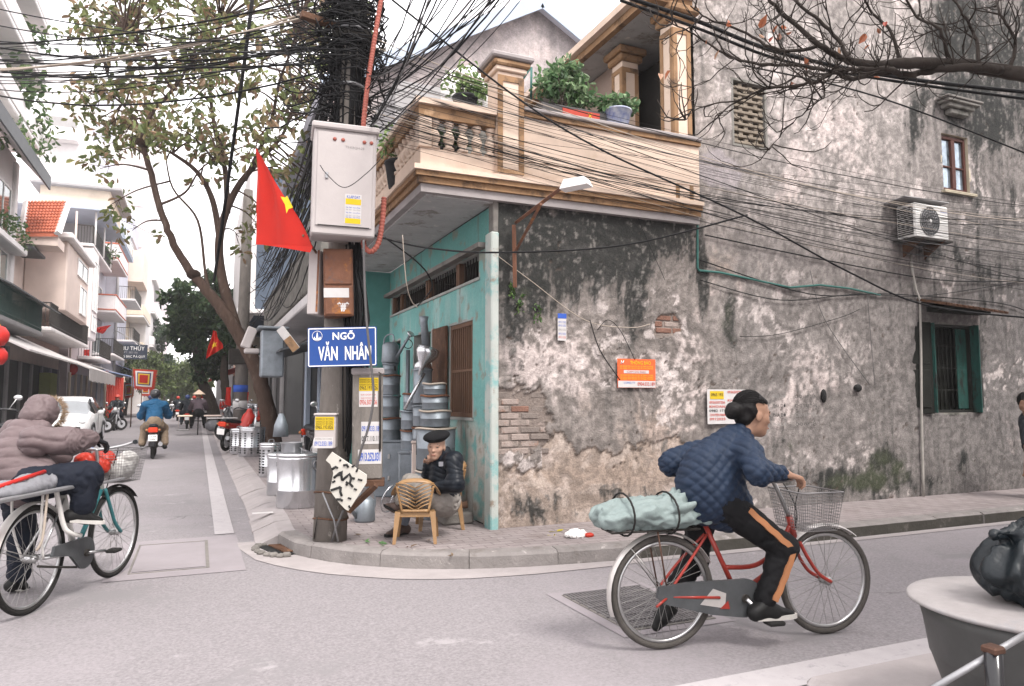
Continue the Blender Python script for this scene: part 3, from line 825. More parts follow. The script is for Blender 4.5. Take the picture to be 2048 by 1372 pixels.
# upper storey with its loggia
for (x0, y0, zt) in ((4.84, 6.53, 5.9), (4.84, 7.6, 5.9), (4.84, 9.6, 5.9)):
    c0 = P_(MB().cbox(x0, x0 + .24, y0, y0 + .24, 3.58, zt, .005), 'column', 'cream')
    b = MB()
    for q in (0, .19):
        b.box(x0 + q - .004, x0 + q + .05, y0 - .012, y0 - .001, 3.6, 5.62).box(x0 - .012, x0 - .001, y0 + q - .004, y0 + q + .05, 3.6, 5.62)
    b.box(x0 + .05, x0 + .19, y0 - .012, y0 - .001, 5.56, 5.62).box(x0 - .012, x0 - .001, y0 + .05, y0 + .19, 5.56, 5.62)
    P_(b, 'column_trim', 'ochre_trim')
    P_(MB().cbox(x0 - .05, x0 + .29, y0 - .05, y0 + .29, 5.7, 5.79, .02).cbox(x0 - .09, x0 + .33, y0 - .09, y0 + .33, 5.79, 5.88, .02), 'capital', 'ochre_trim')
mat('dusk_wall', (.33, .25, .21), .9, var=.2, scale=3, bump=.2)
P_(MB().box(4.6, 8, 6.64, 12.5, 5.9, 6.02), 'roof_slab', 'soffit')
P_(MB().box(4.52, 4.6, 6.5, 12.5, 5.88, 5.97).box(4.6, 5.1, 6.5, 6.6, 5.88, 5.97), 'eave', 'ochre_trim')
P_(MB().box(4.44, 4.6, 6.42, 12.5, 5.972, 6.06).box(4.6, 5.1, 6.42, 6.6, 5.972, 6.06), 'eave', 'cream')
P_(MB().box(6.0, 6.1, 6.7, 12.4, 3.58, 5.9), 'loggia_wall', 'dusk_wall')
P_(MB().box(5.0, 5.06, 7.9, 9.55, 3.58, 5.88), 'bay_wall', 'dusk_wall')
mat('dark_glass', (.03, .035, .035), .15, var=.2, spec=.6)
lw = P_(MB().box(5.97, 5.99, 7.1, 9.3, 5.2, 5.65), 'loggia_window', 'dark_glass')
for i in range(12): P_(MB().box(5.94, 5.965, 7.15 + i * .18, 7.2 + i * .18, 5.2, 5.65), 'bar', 'white_paint', lw)
P_(MB().box(5.92, 5.995, 7.05, 9.35, 5.14, 5.198), 'window_sill', 'concrete_pale', lw)
P_(MB().cbox(5.93, 5.99, 7.3, 8.2, 3.6, 5.05, .01), 'loggia_door', 'brown_wood')
P_(MB().box(5.2, 10, 11, 14, .06, 3.5), 'rear_block', 'dusk_wall')
# ---------------------------------------------------------------- tall grey house along the alley
gh = thing('grey_house', 'tall weathered grey plaster house with shuttered window along the alley', 'house', (5.2, 6.6, 0))
def GHp(o):
    o.parent = gh; o.matrix_parent_inverse = Matrix.Translation((-5.2, -6.6, 0)); return o
def G_(mb, name, m, par=None):
    o = mb.build(name, m)
    if par is None: return GHp(o)
    o.parent = par; return o
GO = [(5.76, 6.24, 4.42, 5.2), (9.42, 9.97, 4.28, 5.1), (8.98, 9.84, 1.2, 2.4)]
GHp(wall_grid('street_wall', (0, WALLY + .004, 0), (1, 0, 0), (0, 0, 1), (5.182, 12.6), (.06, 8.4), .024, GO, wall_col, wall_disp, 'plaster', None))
G_(MB().box(5.4, 12.6, 7.1, 12, .06, 5.8), 'core', 'interior'); G_(MB().box(5.2, 12.6, 6.66, 6.9, 5.8, 8.4), 'wall_back', 'interior')
mat('mould_cement', (.22, .21, .19), .92, var=.4, scale=5, bump=.5, patch=((.07, .07, .06), 3, .52, .15))
mat('cream_dirty', (.5, .44, .33), .9, var=.3, scale=5, bump=.3)
for a_, b_, c_, d_ in GO:
    w = WALLY + .004
    G_(MB().box(a_ - .03, a_, w, w + .2, c_, d_).box(b_, b_ + .03, w, w + .2, c_, d_).box(a_ - .03, b_ + .03, w, w + .2, d_, d_ + .03).box(a_ - .03, b_ + .03, w, w + .2, c_ - .03, c_), 'reveal', 'cream_dirty' if a_ > 9.3 else 'mould_cement')
# lattice vent of concrete blocks
mat('lattice', (.25, .21, .165), .92, var=.4, scale=8, bump=.5, patch=((.12, .1, .08), 6, .55, .1))
G_(MB().box(5.77, 6.23, 6.78, 6.8, 4.43, 5.19), 'vent_back', 'black_gap')
rows = [4.435 + i * .075 for i in range(10)]
for i, z_ in enumerate(rows):
    G_(MB().cbox(5.77, 6.23, 6.62, 6.72, z_, z_ + .036, .006), 'lattice_bar', 'lattice')
    for j in range(3):
        x_ = 5.785 + j * .155 + (.075 if i % 2 else 0)
        if x_ + .06 < 6.235: G_(MB().cbox(x_, x_ + .06, 6.635, 6.71, z_ + .036, z_ + .075, .004), 'lattice_block', 'lattice')
# upper window: red-brown frame, two panes over two
mat('red_frame', (.085, .032, .024), .55, var=.3, scale=6, bump=.15)
mat('pane', (.42, .5, .58), .06, var=.45, scale=5, spec=1., col2=(.05, .07, .08), metal=.6)
wf = G_(MB().cbox(9.43, 9.47, 6.64, 6.7, 4.29, 5.09, .004).cbox(9.92, 9.96, 6.64, 6.7, 4.29, 5.09, .004).cbox(9.47, 9.92, 6.64, 6.7, 5.04, 5.09, .004).cbox(9.47, 9.92, 6.64, 6.7, 4.29, 4.34, .004).cbox(9.66, 9.735, 6.635, 6.69, 4.34, 5.04, .004), 'upper_window', 'red_frame')
for x_ in (9.47, 9.735):
    for z_ in (4.34, 4.66):
        G_(MB().box(x_, x_ + .19, 6.672, 6.678, z_, z_ + (.3 if z_ < 4.5 else .38)), 'pane', 'pane', wf)
    G_(MB().box(x_, x_ + .19, 6.65, 6.69, 4.64, 4.66), 'glazing_bar', 'red_frame', wf)
G_(MB().box(9.36, 10.03, 6.54, 6.595, 4.24, 4.275), 'window_sill', 'cream_dirty', wf)
hood = MB()
hood.cbox(9.36, 10.02, 6.42, 6.6, 5.5, 5.54, .008).cbox(9.42, 9.96, 6.46, 6.6, 5.44, 5.5, .01).cbox(9.5, 9.88, 6.5, 6.6, 5.36, 5.44, .015)
G_(hood, 'window_hood', 'mould_cement')
G_(MB().cbox(9.32, 10.06, 6.4, 6.6, 5.542, 5.575, .008), 'hood_top', 'concrete_dark')
# shuttered lower window: dark green leaves flung open
mat('shutter_dark', (.016, .017, .014), .65, var=.4, scale=4, stretch=(6, 6, 1), bump=.3)
mat('shutter_teal', (.02, .075, .063), .7, var=.4, scale=6, stretch=(3, 3, 1), bump=.3, patch=((.02, .022, .02), 4, .5, .12))
sw_ = G_(MB().box(8.985, 9.02, 6.62, 6.72, 1.205, 2.395).box(9.8, 9.835, 6.62, 6.72, 1.205, 2.395).box(9.02, 9.8, 6.62, 6.72, 2.36, 2.395).box(9.02, 9.8, 6.62, 6.72, 1.205, 1.24).box(8.99, 9.83, 6.78, 6.8, 1.21, 2.39), 'lower_window', 'shutter_dark')
for i in range(9): G_(MB().cyl((9.07 + i * .085, 6.67, 1.24), (9.07 + i * .085, 6.67, 2.36), .009, n=5), 'bar', 'shutter_dark', sw_)
for i in range(3): G_(MB().box(9.02, 9.8, 6.662, 6.678, 1.5 + i * .3, 1.515 + i * .3), 'cross_bar', 'shutter_dark', sw_)
def shutter(hx, ang, sgn, mt_in):
    M = Matrix.Translation((hx, 6.59, 0)) @ Matrix.Rotation(ang, 4, 'Z')
    leaf = MB(); leaf.cbox(0, sgn * .44, -.04, -.005, 1.19, 2.41, .006, M)
    l = G_(leaf, 'shutter', 'shutter_dark')
    for z_ in (1.27, 1.85): G_(MB().cbox(sgn * .05, sgn * .39, -.052, -.041, z_, z_ + .5, .004, M), 'shutter_panel', mt_in, l)
    return l
shutter(8.97, R(-14), -1, 'shutter_dark')
shutter(9.85, R(20), 1, 'shutter_dark')
G_(MB().box(9.835, 9.852, 6.5, 6.64, 1.2, 2.4), 'jamb', 'shutter_teal'); G_(MB().box(8.968, 8.985, 6.52, 6.64, 1.2, 2.4), 'jamb', 'shutter_teal')
G_(MB().cbox(9.6, 9.83, 6.66, 6.69, 1.25, 2.35, .004), 'inner_shutter', 'shutter_teal')
aw = MB(); M = frame((9.4, 6.6, 2.68), (1, 0, -.05), zd=(0, -.25, 1))
aw.box(-.62, .62, -.42, 0, -.02, 0, M)
for i in range(12): aw.box(-.62 + i * .105, -.55 + i * .105, -.43, .005, .0, .014, M)
G_(aw, 'awning', 'rust_brown')
G_(MB().box(8.95, 10.0, 6.42, 6.6, 2.55, 2.62), 'awning_board', 'shutter_dark')
# holes and patches
G_(MB().ell((7.02, 6.58, 1.42), (.04, .03, .085), 10, 6), 'wall_hole', 'black_gap')
G_(MB().ell((7.6, 6.58, 1.52), (.06, .04, .05), 10, 6), 'wall_hole', 'black_gap')
# ---------------------------------------------------------------- street pole and everything fixed to it
mat('pole_concrete', (.2, .18, .162), .92, var=.35, scale=4, bump=.5, bscale=60, stretch=(2, 2, .7), patch=[((.12, .11, .1), 2.5, .55, .1), ((.4, .37, .34), 8, .62, .08)])
mat('cable_black', (.012, .012, .013), .7, var=.3, scale=5)
mat('cable_grey', (.12, .115, .115), .6, var=.3, scale=5)
mat('cable_pale', (.42, .36, .3), .65, var=.2, scale=5)
mat('cabinet_white', (.41, .375, .365), .5, var=.1, scale=4, bump=.08, patch=[((.45, .38, .33), 3, .63, .1), ((.3, .2, .13), 9, .72, .05)])
mat('rust_box', (.2, .095, .06), .7, .3, var=.4, scale=6, bump=.4, patch=[((.32, .13, .04), 4, .56, .08), ((.12, .08, .07), 7, .58, .1)])
mat('conduit_red', (.33, .1, .075), .6, var=.25, scale=8)
mat('sign_blue', (.018, .06, .23), .4, var=.12, scale=5, patch=((.06, .1, .22), 6, .7, .1))
mat('paper_white', (.52, .5, .49), .8, var=.12, scale=12)
mat('paper_yellow', (.58, .41, .02), .8, var=.15, scale=12)
mat('ink_blue', (.04, .1, .42), .7); mat('ink_red', (.5, .06, .04), .7); mat('ink_black', (.03, .03, .03), .8); mat('ink_grey', (.25, .24, .23), .8)
mat('foam_white', (.52, .5, .45), .8, var=.1, scale=5, bump=.1, patch=((.55, .47, .35), 3, .6, .1))
mat('flag_red', (.48, .022, .014), .7, var=.12, scale=5, bump=.15, bscale=200)
mat('flag_gold', (.8, .55, .03), .7)
mat('steel_dull', (.34, .34, .35), .45, .7, var=.25, scale=6, bump=.1)

def qframe(tl, tr, bl):
    """matrix from three corner points of a panel: local x right, z up, y into the panel; returns M,w,h (origin at bottom left)"""
    x = tr - tl; z = tl - bl
    w, h = x.length, z.length
    return frame(bl, x, zd=z), w, h
def panel_text(M, x, z, y=-.004):           # a flat text frame on the front of a panel
    return M @ Matrix.Translation((x, y, z)) @ Matrix.Rotation(math.pi / 2, 4, 'X')

pole = thing('utility_pole', 'leaning round concrete utility pole standing at the pavement corner', 'pole', (1.12, 6.67, .12))
def Pp(o, par=None):
    par = par or pole
    o.parent = par; 
    if par is pole: o.matrix_parent_inverse = Matrix.Translation((-1.12, -6.67, -.12))
    return o
PA, PB = Vector((1.12, 6.67, .1)), Vector((1.29, 6.63, 7.4))
def pole_at(z): return PA + (PB - PA) * (z - .1) / 7.3
Pp(MB().path([PA + (PB - PA) * t for t in (0, .25, .5, .75, 1)], [.15, .136, .12, .105, .09], 20).build('shaft', 'pole_concrete'))
for z_ in (.32, .55): 
    c = pole_at(z_)
    Pp(MB().path([c + Vector((.152 * math.cos(a), .152 * math.sin(a), .012 * math.sin(a * 2))) for a in np.linspace(0, 2 * math.pi, 20)[:-1]], .009, 6, closed=True).build('clamp', 'rust_brown'))
for z_ in (4.3, 4.85, 5.1):
    c = pole_at(z_)
    Pp(MB().path([c + Vector((.13 * math.cos(a), .13 * math.sin(a), 0)) for a in np.linspace(0, 2 * math.pi, 20)[:-1]], .018, 6, closed=True).build('band', 'steel_dull'))
# crossed wires tied round the foot
Pp(MB().path([ond(645, 985, 6.27), ond(668, 1040, 6.24), ond(676, 1083, 6.24)], .008, 5).build('tie_wire', 'steel_dull'))
Pp(MB().path([ond(687, 1020, 6.27), ond(672, 1055, 6.25), ond(664, 1083, 6.25)], .011, 5).build('tie_wire', 'cable_grey'))
Pp(MB().path([ond(634, 1035, 6.33), ond(628, 1078, 6.33)], .006, 5).build('tie_wire', 'iron_dark'))
# steel arm to the left near the top
Pp(MB().cbox(-.5, .0, -.03, .03, -.03, .03, .005, Matrix.Translation(pole_at(4.86)) @ Matrix.Rotation(R(14), 4, 'Z')).build('cross_arm', 'rust_brown'))
Pp(MB().cbox(-.16, .2, -.13, .13, -.04, .04, .005, Matrix.Translation(pole_at(4.78)) @ Matrix.Rotation(R(-20), 4, 'Z')).build('bracket', 'iron_dark'))

def panelthing(name, label, cat, tl, tr, bl, depth, m, chf=.012):
    M, w, h = qframe(tl, tr, bl)
    t = thing(name, label, cat)
    t.matrix_world = M
    b = MB(); b.cbox(0, w, 0, depth, 0, h, chf)
    return t, w, h, b.build('body', m, t)
Mr = Matrix.Rotation(math.pi / 2, 4, 'X')
def tx(name, s, x, z, size, m, par, fit=None, bold=.0, y=-.004, rot=0.):
    return text(name, s, Matrix.Translation((x, y, z)) @ Matrix.Rotation(rot, 4, 'Y') @ Mr, size, m, par, fit=fit, bold=bold)
# white distribution cabinet
cab, w, h, o = panelthing('electrical_cabinet', 'large off-white electrical cabinet strapped high on the utility pole', 'cabinet', ond(640, 255, 6.14), ond(765, 270, 6.3), ond(622, 466, 6.06), .34, 'cabinet_white')
MB().cbox(-.02, w + .02, -.03, .37, h - .005, h + .05, .012).build('lid', 'cabinet_white', cab)
MB().cbox(.03, w - .03, -.012, .0, .07, h - .03, .006).build('door', 'cabinet_white', cab)
MB().box(.05, w - .05, -.0135, -.011, .072, .08).build('door_gap', 'black_gap', cab)
for x_ in (.17, .24, .42, .48): MB().lathe([(.017, 0), (.015, .008), (.003, .012)], n=10, M=Mr.to_3x3(), c=(x_, -.012, h - .09)).build('vent_plug', 'conduit_red', cab)
MB().cbox(.1, .125, -.025, -.012, h * .52, h * .58, .003).build('latch', 'steel_dull', cab)
st = MB().box(.27, .41, -.0145, -.0125, .1, .36).build('notice', 'paper_white', cab)
tx('lettering', 'K.LAP DAT', .34, .335, .035, 'ink_blue', st, .11, .01, -.016)
MB().box(.275, .405, -.0158, -.0148, .27, .32).build('notice_stripe', 'paper_yellow', st)
MB().box(.275, .405, -.0158, -.0148, .105, .15).build('notice_stripe', 'paper_yellow', st)
for i, z_ in enumerate((.245, .225, .2, .175, .16)): tx('lettering', '0976.12.34' if False else 'lap dat  sua chua', .34, z_, .018, ('ink_blue', 'ink_grey')[i % 2], st, .12, 0, -.016)
tx('lettering', 'TS-KBQH-28', .34, h - .15, .03, 'ink_grey', cab, .16, 0, -.0135)
# rusty meter box with pale box beside it
mb_, w, h, o = panelthing('meter_box', 'rusty brown steel meter box below the white cabinet', 'meter box', ond(652, 497, 6.3), ond(711, 498, 6.36), ond(648, 632, 6.25), .2, 'rust_box', .006)
MB().cbox(.012, w - .012, -.012, 0, h * .47, h - .015, .004).build('upper_door', 'rust_box', mb_)
MB().cbox(.012, w - .012, -.012, 0, .015, h * .44, .004).build('lower_door', 'rust_box', mb_)
MB().box(.0, w * .85, -.0145, -.0125, h * .27, h * .41).build('blank_label', 'paper_white', mb_)
tx('sticker', '*#*', w * .65, h * .13, .09, 'paper_white', mb_, .1, .06, -.0145)
lb_, w, h, o = panelthing('narrow_box', 'narrow pale box with rust streaks fixed left of the rusty meter box', 'meter box', ond(618, 500, 6.36), ond(640, 500, 6.35), ond(613, 628, 6.32), .22, 'cabinet_white', .006)
MB().box(w - .02, w - .002, -.002, -.0005, .02, h).build('rust_streak', 'rust_box', lb_)
# corrugated conduit
def corrug(name, pts, r, label, m):
    P = [Vector(p) for p in pts]; out = []
    for i in range(len(P) - 1):          # catmull-rom
        p0, p1, p2, p3 = P[max(i - 1, 0)], P[i], P[i + 1], P[min(i + 2, len(P) - 1)]
        n = max(4, int((p2 - p1).length / .007))
        for k in range(n):
            t = k / n
            out.append(.5 * ((2 * p1) + (p2 - p0) * t + (2 * p0 - 5 * p1 + 4 * p2 - p3) * t * t + (3 * p1 - p0 - 3 * p2 + p3) * t ** 3))
    rs = [r * (1 if (i // 2) % 2 else .82) for i in range(len(out))]
    return tag(MB().path(out, rs, 10).build(name, m), label, 'conduit')
corrug('conduit', [ond(772, -60, 6.7), ond(752, 60, 6.62), ond(738, 150, 6.56), ond(730, 215, 6.5), ond(726, 262, 6.48)], .024, 'red corrugated conduit rising beside the pole above the white cabinet', 'conduit_red')
corrug('conduit', [ond(768, 395, 6.4), ond(765, 440, 6.38), ond(757, 485, 6.35), ond(743, 503, 6.33), ond(729, 494, 6.33), ond(727, 474, 6.35)], .026, 'red corrugated conduit looping under the right side of the white cabinet', 'conduit_red')
# street name sign
sg, w, h, o = panelthing('street_sign', 'blue enamel street name sign lettered in white on the pole', 'street sign', ond(612, 656, 6.22), ond(750, 653, 6.26), ond(615, 735, 6.18), .012, 'sign_blue', .004)
b = MB(); c_, t_ = .012, .008
b.box(c_, w - c_, -.003, -.0005, .006, .006 + t_).box(c_, w - c_, -.003, -.0005, h - .006 - t_, h - .006).box(.006, .006 + t_, -.003, -.0005, c_, h - c_).box(w - .006 - t_, w - .006, -.003, -.0005, c_, h - c_)
b.build('border', 'white_paint', sg)
tx('lettering', 'NGÕ', w * .52, h * .765, .088, 'white_paint', sg, .19, .022)
tx('lettering', 'VĂN', w * .3, h * .32, .165, 'white_paint', sg, .165, .022)
tx('lettering', 'NHÂN', w * .73, h * .32, .165, 'white_paint', sg, .225, .022)
em = MB(); ex, ez = w * .14, h * .79
em.path([(ex + .042 * math.cos(a), -.004, ez + .042 * math.sin(a)) for a in np.linspace(0, 2 * math.pi, 25)[:-1]], .0022, 4, closed=True)
Me = Matrix.Translation((ex, -.002, ez)) @ Mr
em.prism([(-.009, -.02), (.009, -.02), (.004, .02), (0, .036), (-.004, .02)], 0, .002, Me)
em.prism([(-.034, -.033), (.034, -.033), (.03, -.02), (-.03, -.02)], 0, .002, Me)
em.prism([(-.03, -.019), (-.018, -.019), (-.024, -.004)], 0, .002, Me).prism([(.018, -.019), (.03, -.019), (.024, -.004)], 0, .002, Me)
em.build('emblem', 'white_paint', sg)
# small junction box with stickers
jb, w, h, o = panelthing('junction_box', 'small white junction box covered in yellow and blue stickers on the pole', 'junction box', ond(631, 831, 6.2), ond(673, 831, 6.22), ond(628, 897, 6.18), .16, 'cabinet_white', .008)
MB().cbox(-.008, w + .008, -.012, .17, h, h + .018, .005).build('lid', 'cabinet_white', jb)
s1 = MB().box(.006, w - .012, -.003, -.001, h * .56, h * .96).build('yellow_sticker', 'paper_yellow', jb)
tx('lettering', '0965.193.826', w * .47, h * .64, .042, 'ink_black', s1, w * .82, .012, -.0045)
for z_ in (.74, .81, .89): tx('lettering', 'KHOAN CAT BE TONG', w * .47, h * z_, .024, 'ink_black', s1, w * .8, 0, -.0045)
s1 = MB().box(.002, w - .02, -.003, -.001, h * .01, h * .34).build('white_sticker', 'paper_white', jb)
tx('lettering', '0912.033.189', w * .44, h * .14, .055, 'ink_blue', s1, w * .85, .014, -.0045)
tx('lettering', 'THONG TAC CONG', w * .44, h * .29, .022, 'ink_grey', s1, w * .8, 0, -.0045)
# tall concrete service pillar beside the pole
pc, w, h, o = panelthing('service_pillar', 'narrow concrete service pillar plastered with phone number stickers beside the pole', 'service box', ond(706, 738, 6.3), ond(766, 738, 6.34), ond(703, 960, 6.22), .2, 'pole_concrete', .012)
MB().cbox(-.012, w + .012, -.015, .215, h - .05, h + .01, .012).build('cap', 'concrete_pale', pc)
s1 = MB().box(w * .22, w * .86, -.003, -.001, h * .8, h * .92).build('yellow_sticker', 'paper_yellow', pc)
tx('lettering', '0965.193.826', w * .54, h * .825, .045, 'ink_black', s1, w * .6, .012, -.0045)
for z_ in (.855, .88, .9): tx('lettering', 'KHOAN CAT BE TONG', w * .54, h * z_, .02, 'ink_black', s1, w * .6, 0, -.0045)
s1 = MB().box(w * .22, w * .84, -.003, -.001, h * .655, h * .798).build('red_sticker', 'paper_white', pc)
tx('lettering', '0936.507.206', w * .53, h * .695, .06, 'ink_red', s1, w * .58, .014, -.0045)
for z_ in (.735, .765): tx('lettering', 'SUA CHUA NHA', w * .53, h * z_, .02, 'ink_red', s1, w * .5, 0, -.0045)
s1 = MB().box(w * .3, w * .96, -.003, -.001, h * .32, h * .52).build('blue_sticker', 'paper_white', pc)
tx('lettering', '0912.033.189', w * .63, h * .455, .065, 'ink_blue', s1, w * .63, .014, -.0045)
tx('lettering', '0917.110.112', w * .63, h * .365, .065, 'ink_black', s1, w * .63, .014, -.0045)
s1 = MB().box(w * .2, w * .98, -.003, -.001, h * .14, h * .27).build('torn_sticker', 'paper_white', pc)
tx('lettering', '0913.252.031', w * .6, h * .2, .1, 'ink_blue', s1, w * .7, .03, -.0045)
MB().path([(w * .93, -.012, h * .25), (w * .93, -.012, h * .96), (w * .86, -.012, h * .97)], .008, 6).build('pipe', 'iron_dark', pc)
# steel bracket that carries the pillar
MB().cbox(-.02, w + .02, -.02, .22, -.06, -.002, .006).build('shelf', 'rust_brown', pc)
q0, q1 = ond(752, 970, 6.2), ond(697, 1022, 6.3)
tag(MB().cyl(q0, q1, .03, n=4, smooth=False).build('bracket_strut', 'rust_brown'), 'rusty diagonal steel strut under the concrete service pillar', 'bracket')
# board daubed with black paint
D_ = 6.12
bpts = [(664, 904), (700, 928), (734, 950), (733, 966), (716, 992), (697, 1021), (690, 1017), (677, 1003), (660, 980), (664, 962), (667, 945), (661, 928), (652, 920), (656, 914)]
bo = ond(695, 965, D_); Mb = frame(bo, ond(735, 965, D_ + .02) - bo, zd=ond(700, 920, D_ + .0) - bo)
Mbi = Mb.inverted()
def onboard(x, y):                          # where the line of sight meets the board's own plane
    d = Vector(ray(x, y)); n = Mb.to_3x3() @ Vector((0, 1, 0)); c0 = Vector(_C)
    p = c0 + d * ((bo - c0).dot(n) / d.dot(n)); q = Mbi @ p
    return (q.x, q.z)
bdt = thing('painted_board', 'off-white foam board daubed with black strokes, tied crooked to the pole', 'board'); bdt.matrix_world = Mb
poly = [onboard(*p) for p in bpts][::-1]
MB().prism(poly, 0, .028, Mr @ Matrix.Translation((0, 0, -.014))).build('panel', 'foam_white', bdt)
strokes = [[(664, 938), (672, 933), (676, 936)], [(668, 955), (680, 945), (684, 941), (683, 950), (685, 960)], [(675, 950), (684, 948)], [(685, 960), (694, 952), (699, 947), (703, 955), (710, 957)], [(703, 955), (700, 966), (706, 973)], [(687, 930), (694, 929), (697, 934)], [(682, 918), (680, 922)], [(716, 936), (713, 943)], [(665, 964), (671, 961)], [(662, 980), (671, 977), (682, 973)], [(682, 973), (681, 983), (684, 991)], [(673, 998), (681, 998), (686, 1001)], [(716, 958), (725, 960)], [(708, 977), (714, 979)], [(696, 995), (703, 997)], [(698, 1010), (700, 1015)], [(704, 933), (710, 930)], [(693, 970), (696, 965), (692, 963)]]
for s_ in strokes:
    MB().path([(x, -.0155, z) for x, z in [onboard(*p) for p in s_]], [.0105 * (1.0 if len(s_) > 2 else .8)] * len(s_), 6).build('brush_stroke', 'ink_black', bdt)
# flags
STAR = [(math.sin(i * math.pi / 5) * (1 if i % 2 == 0 else .4), math.cos(i * math.pi / 5) * (1 if i % 2 == 0 else .4)) for i in range(10)]
def drape(name, label, A, B, C, D, n=(22, 22), amp=.04, folds=3., phase=0., star=(.5, .5, .24, .24), group=None, m='flag_red', m2='flag_gold', starmask=None):
    """cloth between corners A (top left) B (top right) C (bottom right) D (bottom left), rippled"""
    A, B, C, D = (Vector(p) for p in (A, B, C, D))
    nn = (B - A).cross(D - A).normalized()
    def S(s, t, off=0.):
        p = A.lerp(B, s).lerp(D.lerp(C, s), t)
        r_ = amp * (math.sin(folds * 2 * math.pi * (s * .8 + t * .35) + phase) * (.25 + .75 * t) + .4 * math.sin(7.3 * s + 9 * t + phase))
        return p + nn * (r_ + off)
    ob = thing(name, label, 'flag', group=group)
    for nm, off in (('cloth', 0),):
        b = MB(); b.smooth = True
        W_, H_ = n
        b.add([S(i / W_, j / H_, o_) for o_ in (0, .004) for j in range(H_ + 1) for i in range(W_ + 1)],
              [(q + j * (W_ + 1) + i, q + j * (W_ + 1) + i + 1, q + (j + 1) * (W_ + 1) + i + 1, q + (j + 1) * (W_ + 1) + i) for q in (0, (W_ + 1) * (H_ + 1)) for j in range(H_) for i in range(W_)])
        b.build(nm, m, ob)
    if star:
        cx, cy, rx, ry = star
        for sg_ in (-.006, .010):
            b = MB()
            ring = []
            for i in range(10):
                for k in range(4):
                    p0, p1 = STAR[i], STAR[(i + 1) % 10]; t = k / 4
                    ring.append((p0[0] + (p1[0] - p0[0]) * t, p0[1] + (p1[1] - p0[1]) * t))
            vs, fs = [], []
            for lv in (1, .75, .5, .25):
                for (x, y) in ring:
                    vs.append(S(min(max(cx + x * lv * rx, 0), 1), min(max(cy - y * lv * ry, 0), 1), sg_))
            vs.append(S(cx, cy, sg_)); n_ = len(ring)
            for l in range(3):
                for i in range(n_): fs.append((l * n_ + i, l * n_ + (i + 1) % n_, (l + 1) * n_ + (i + 1) % n_, (l + 1) * n_ + i))
            for i in range(n_): fs.append((3 * n_ + i, 3 * n_ + (i + 1) % n_, 4 * n_))
            b.add(vs, fs); b.build('star', m2, ob)
    return ob
fl = drape('national_flag', 'large red flag with gold star hanging slantwise beside the white cabinet', ond(511, 297, 6.35), ond(516, 303, 6.3), ond(626, 494, 6.15), ond(515, 489, 6.4), amp=.018, folds=2.2, star=None)
# the hanging corner and the half star on its folded edge
fb_ = MB(); fb_.smooth = True
a0, a1, a2, a3 = ond(515, 488, 6.4), ond(570, 496, 6.24), ond(620, 505, 6.15), ond(626, 493, 6.15)
fb_.add([a0, a1, a2, a3, ond(570, 490, 6.24)], [(0, 1, 4), (1, 2, 3, 4)]); fb_.build('hem', 'flag_red', fl)
sp = [(561, 393), (571, 395), (574, 391), (586, 415), (577, 418), (573, 427), (570, 409)]
b = MB(); b.add([ond(x, y, 6.165 + (570 - x) * .0006) for x, y in sp], [tuple(range(len(sp)))]); b.build('star', 'flag_gold', fl)
tag(MB().cyl(ond(640, 515, 6.4), ond(606, 470, 6.2), .011, n=8).build('flag_stick', 'brown_wood'), 'short wooden stick holding the large red flag at the pole', 'stick')

# ---------------------------------------------------------------- cables
rc = random.Random(21)
def smooth3(P, n=7):
    P = [Vector(p) for p in P]; out = []
    for i in range(len(P) - 1):
        p0, p1, p2, p3 = P[max(i - 1, 0)], P[i], P[i + 1], P[min(i + 2, len(P) - 1)]
        for k in range(n):
            t = k / n
            out.append(.5 * ((2 * p1) + (p2 - p0) * t + (2 * p0 - 5 * p1 + 4 * p2 - p3) * t * t + (3 * p1 - p0 - 3 * p2 + p3) * t ** 3))
    return out + [P[-1]]
def sagline(a, b, sag, n=14, wob=0.):
    a, b = Vector(a), Vector(b); out = []
    for i in range(n + 1):
        t = i / n
        p = a.lerp(b, t); p.z -= sag * 4 * t * (1 - t)
        if wob and 0 < i < n: p += Vector((rc.uniform(-wob, wob), rc.uniform(-wob, wob), rc.uniform(-wob, wob)))
        out.append(p)
    return out
def cable(pts, r, m, label, group, n=5):
    if len(pts) < 10: pts = smooth3(pts)
    return tag(MB().path(pts, r, n).build('overhead_cable', m), label, 'cable', group)
G1 = ('thin black cable in the bundle sagging from the pole along the alley wall', 'cables along the alley wall')
for i in range(44):
    t = i / 43
    a = pole_at(3.75 + 1.0 * rc.random()) + Vector((.12, -.22 + .06 * rc.random(), 0))
    e = Vector((rc.uniform(11.5, 13.5), rc.uniform(5.95, 6.25), rc.uniform(2.75, 4.3)))
    cable(sagline(a, e, rc.uniform(.05, .42), 18, .004), rc.choice((.0018, .002, .0025, .003, .005)), rc.choice(('cable_black',) * 6 + ('cable_grey', 'cable_pale')), *G1)
G2 = ('black cable in the bundle crossing the street to the left of the pole', 'cables crossing the street')
for i in range(26):
    y0 = rc.gauss(128, 26); y1 = rc.gauss(150, 30)
    a = ond(-60, min(max(y0, 20), 190), rc.uniform(7.4, 9)); e = pole_at(4.72 + rc.uniform(-.3, .55)) + Vector((-.1, 0, 0))
    cable(sagline(a, e, rc.uniform(.05, .3), 14, .006), rc.choice((.004, .005, .006, .01)), rc.choice(('cable_black',) * 7 + ('cable_grey', 'cable_pale')), *G2)
for (x0, y0, x1, y1) in ((-60, 5, 700, 100), (-60, 40, 690, 110), (-60, 78, 660, 60)):
    cable(sagline(ond(x0, y0, 8.5), ond(x1, y1, 6.4), .1), .007, 'cable_black', *G2)
G3 = ('black cable in the curtain running from the pole down the street', 'cables running down the street')
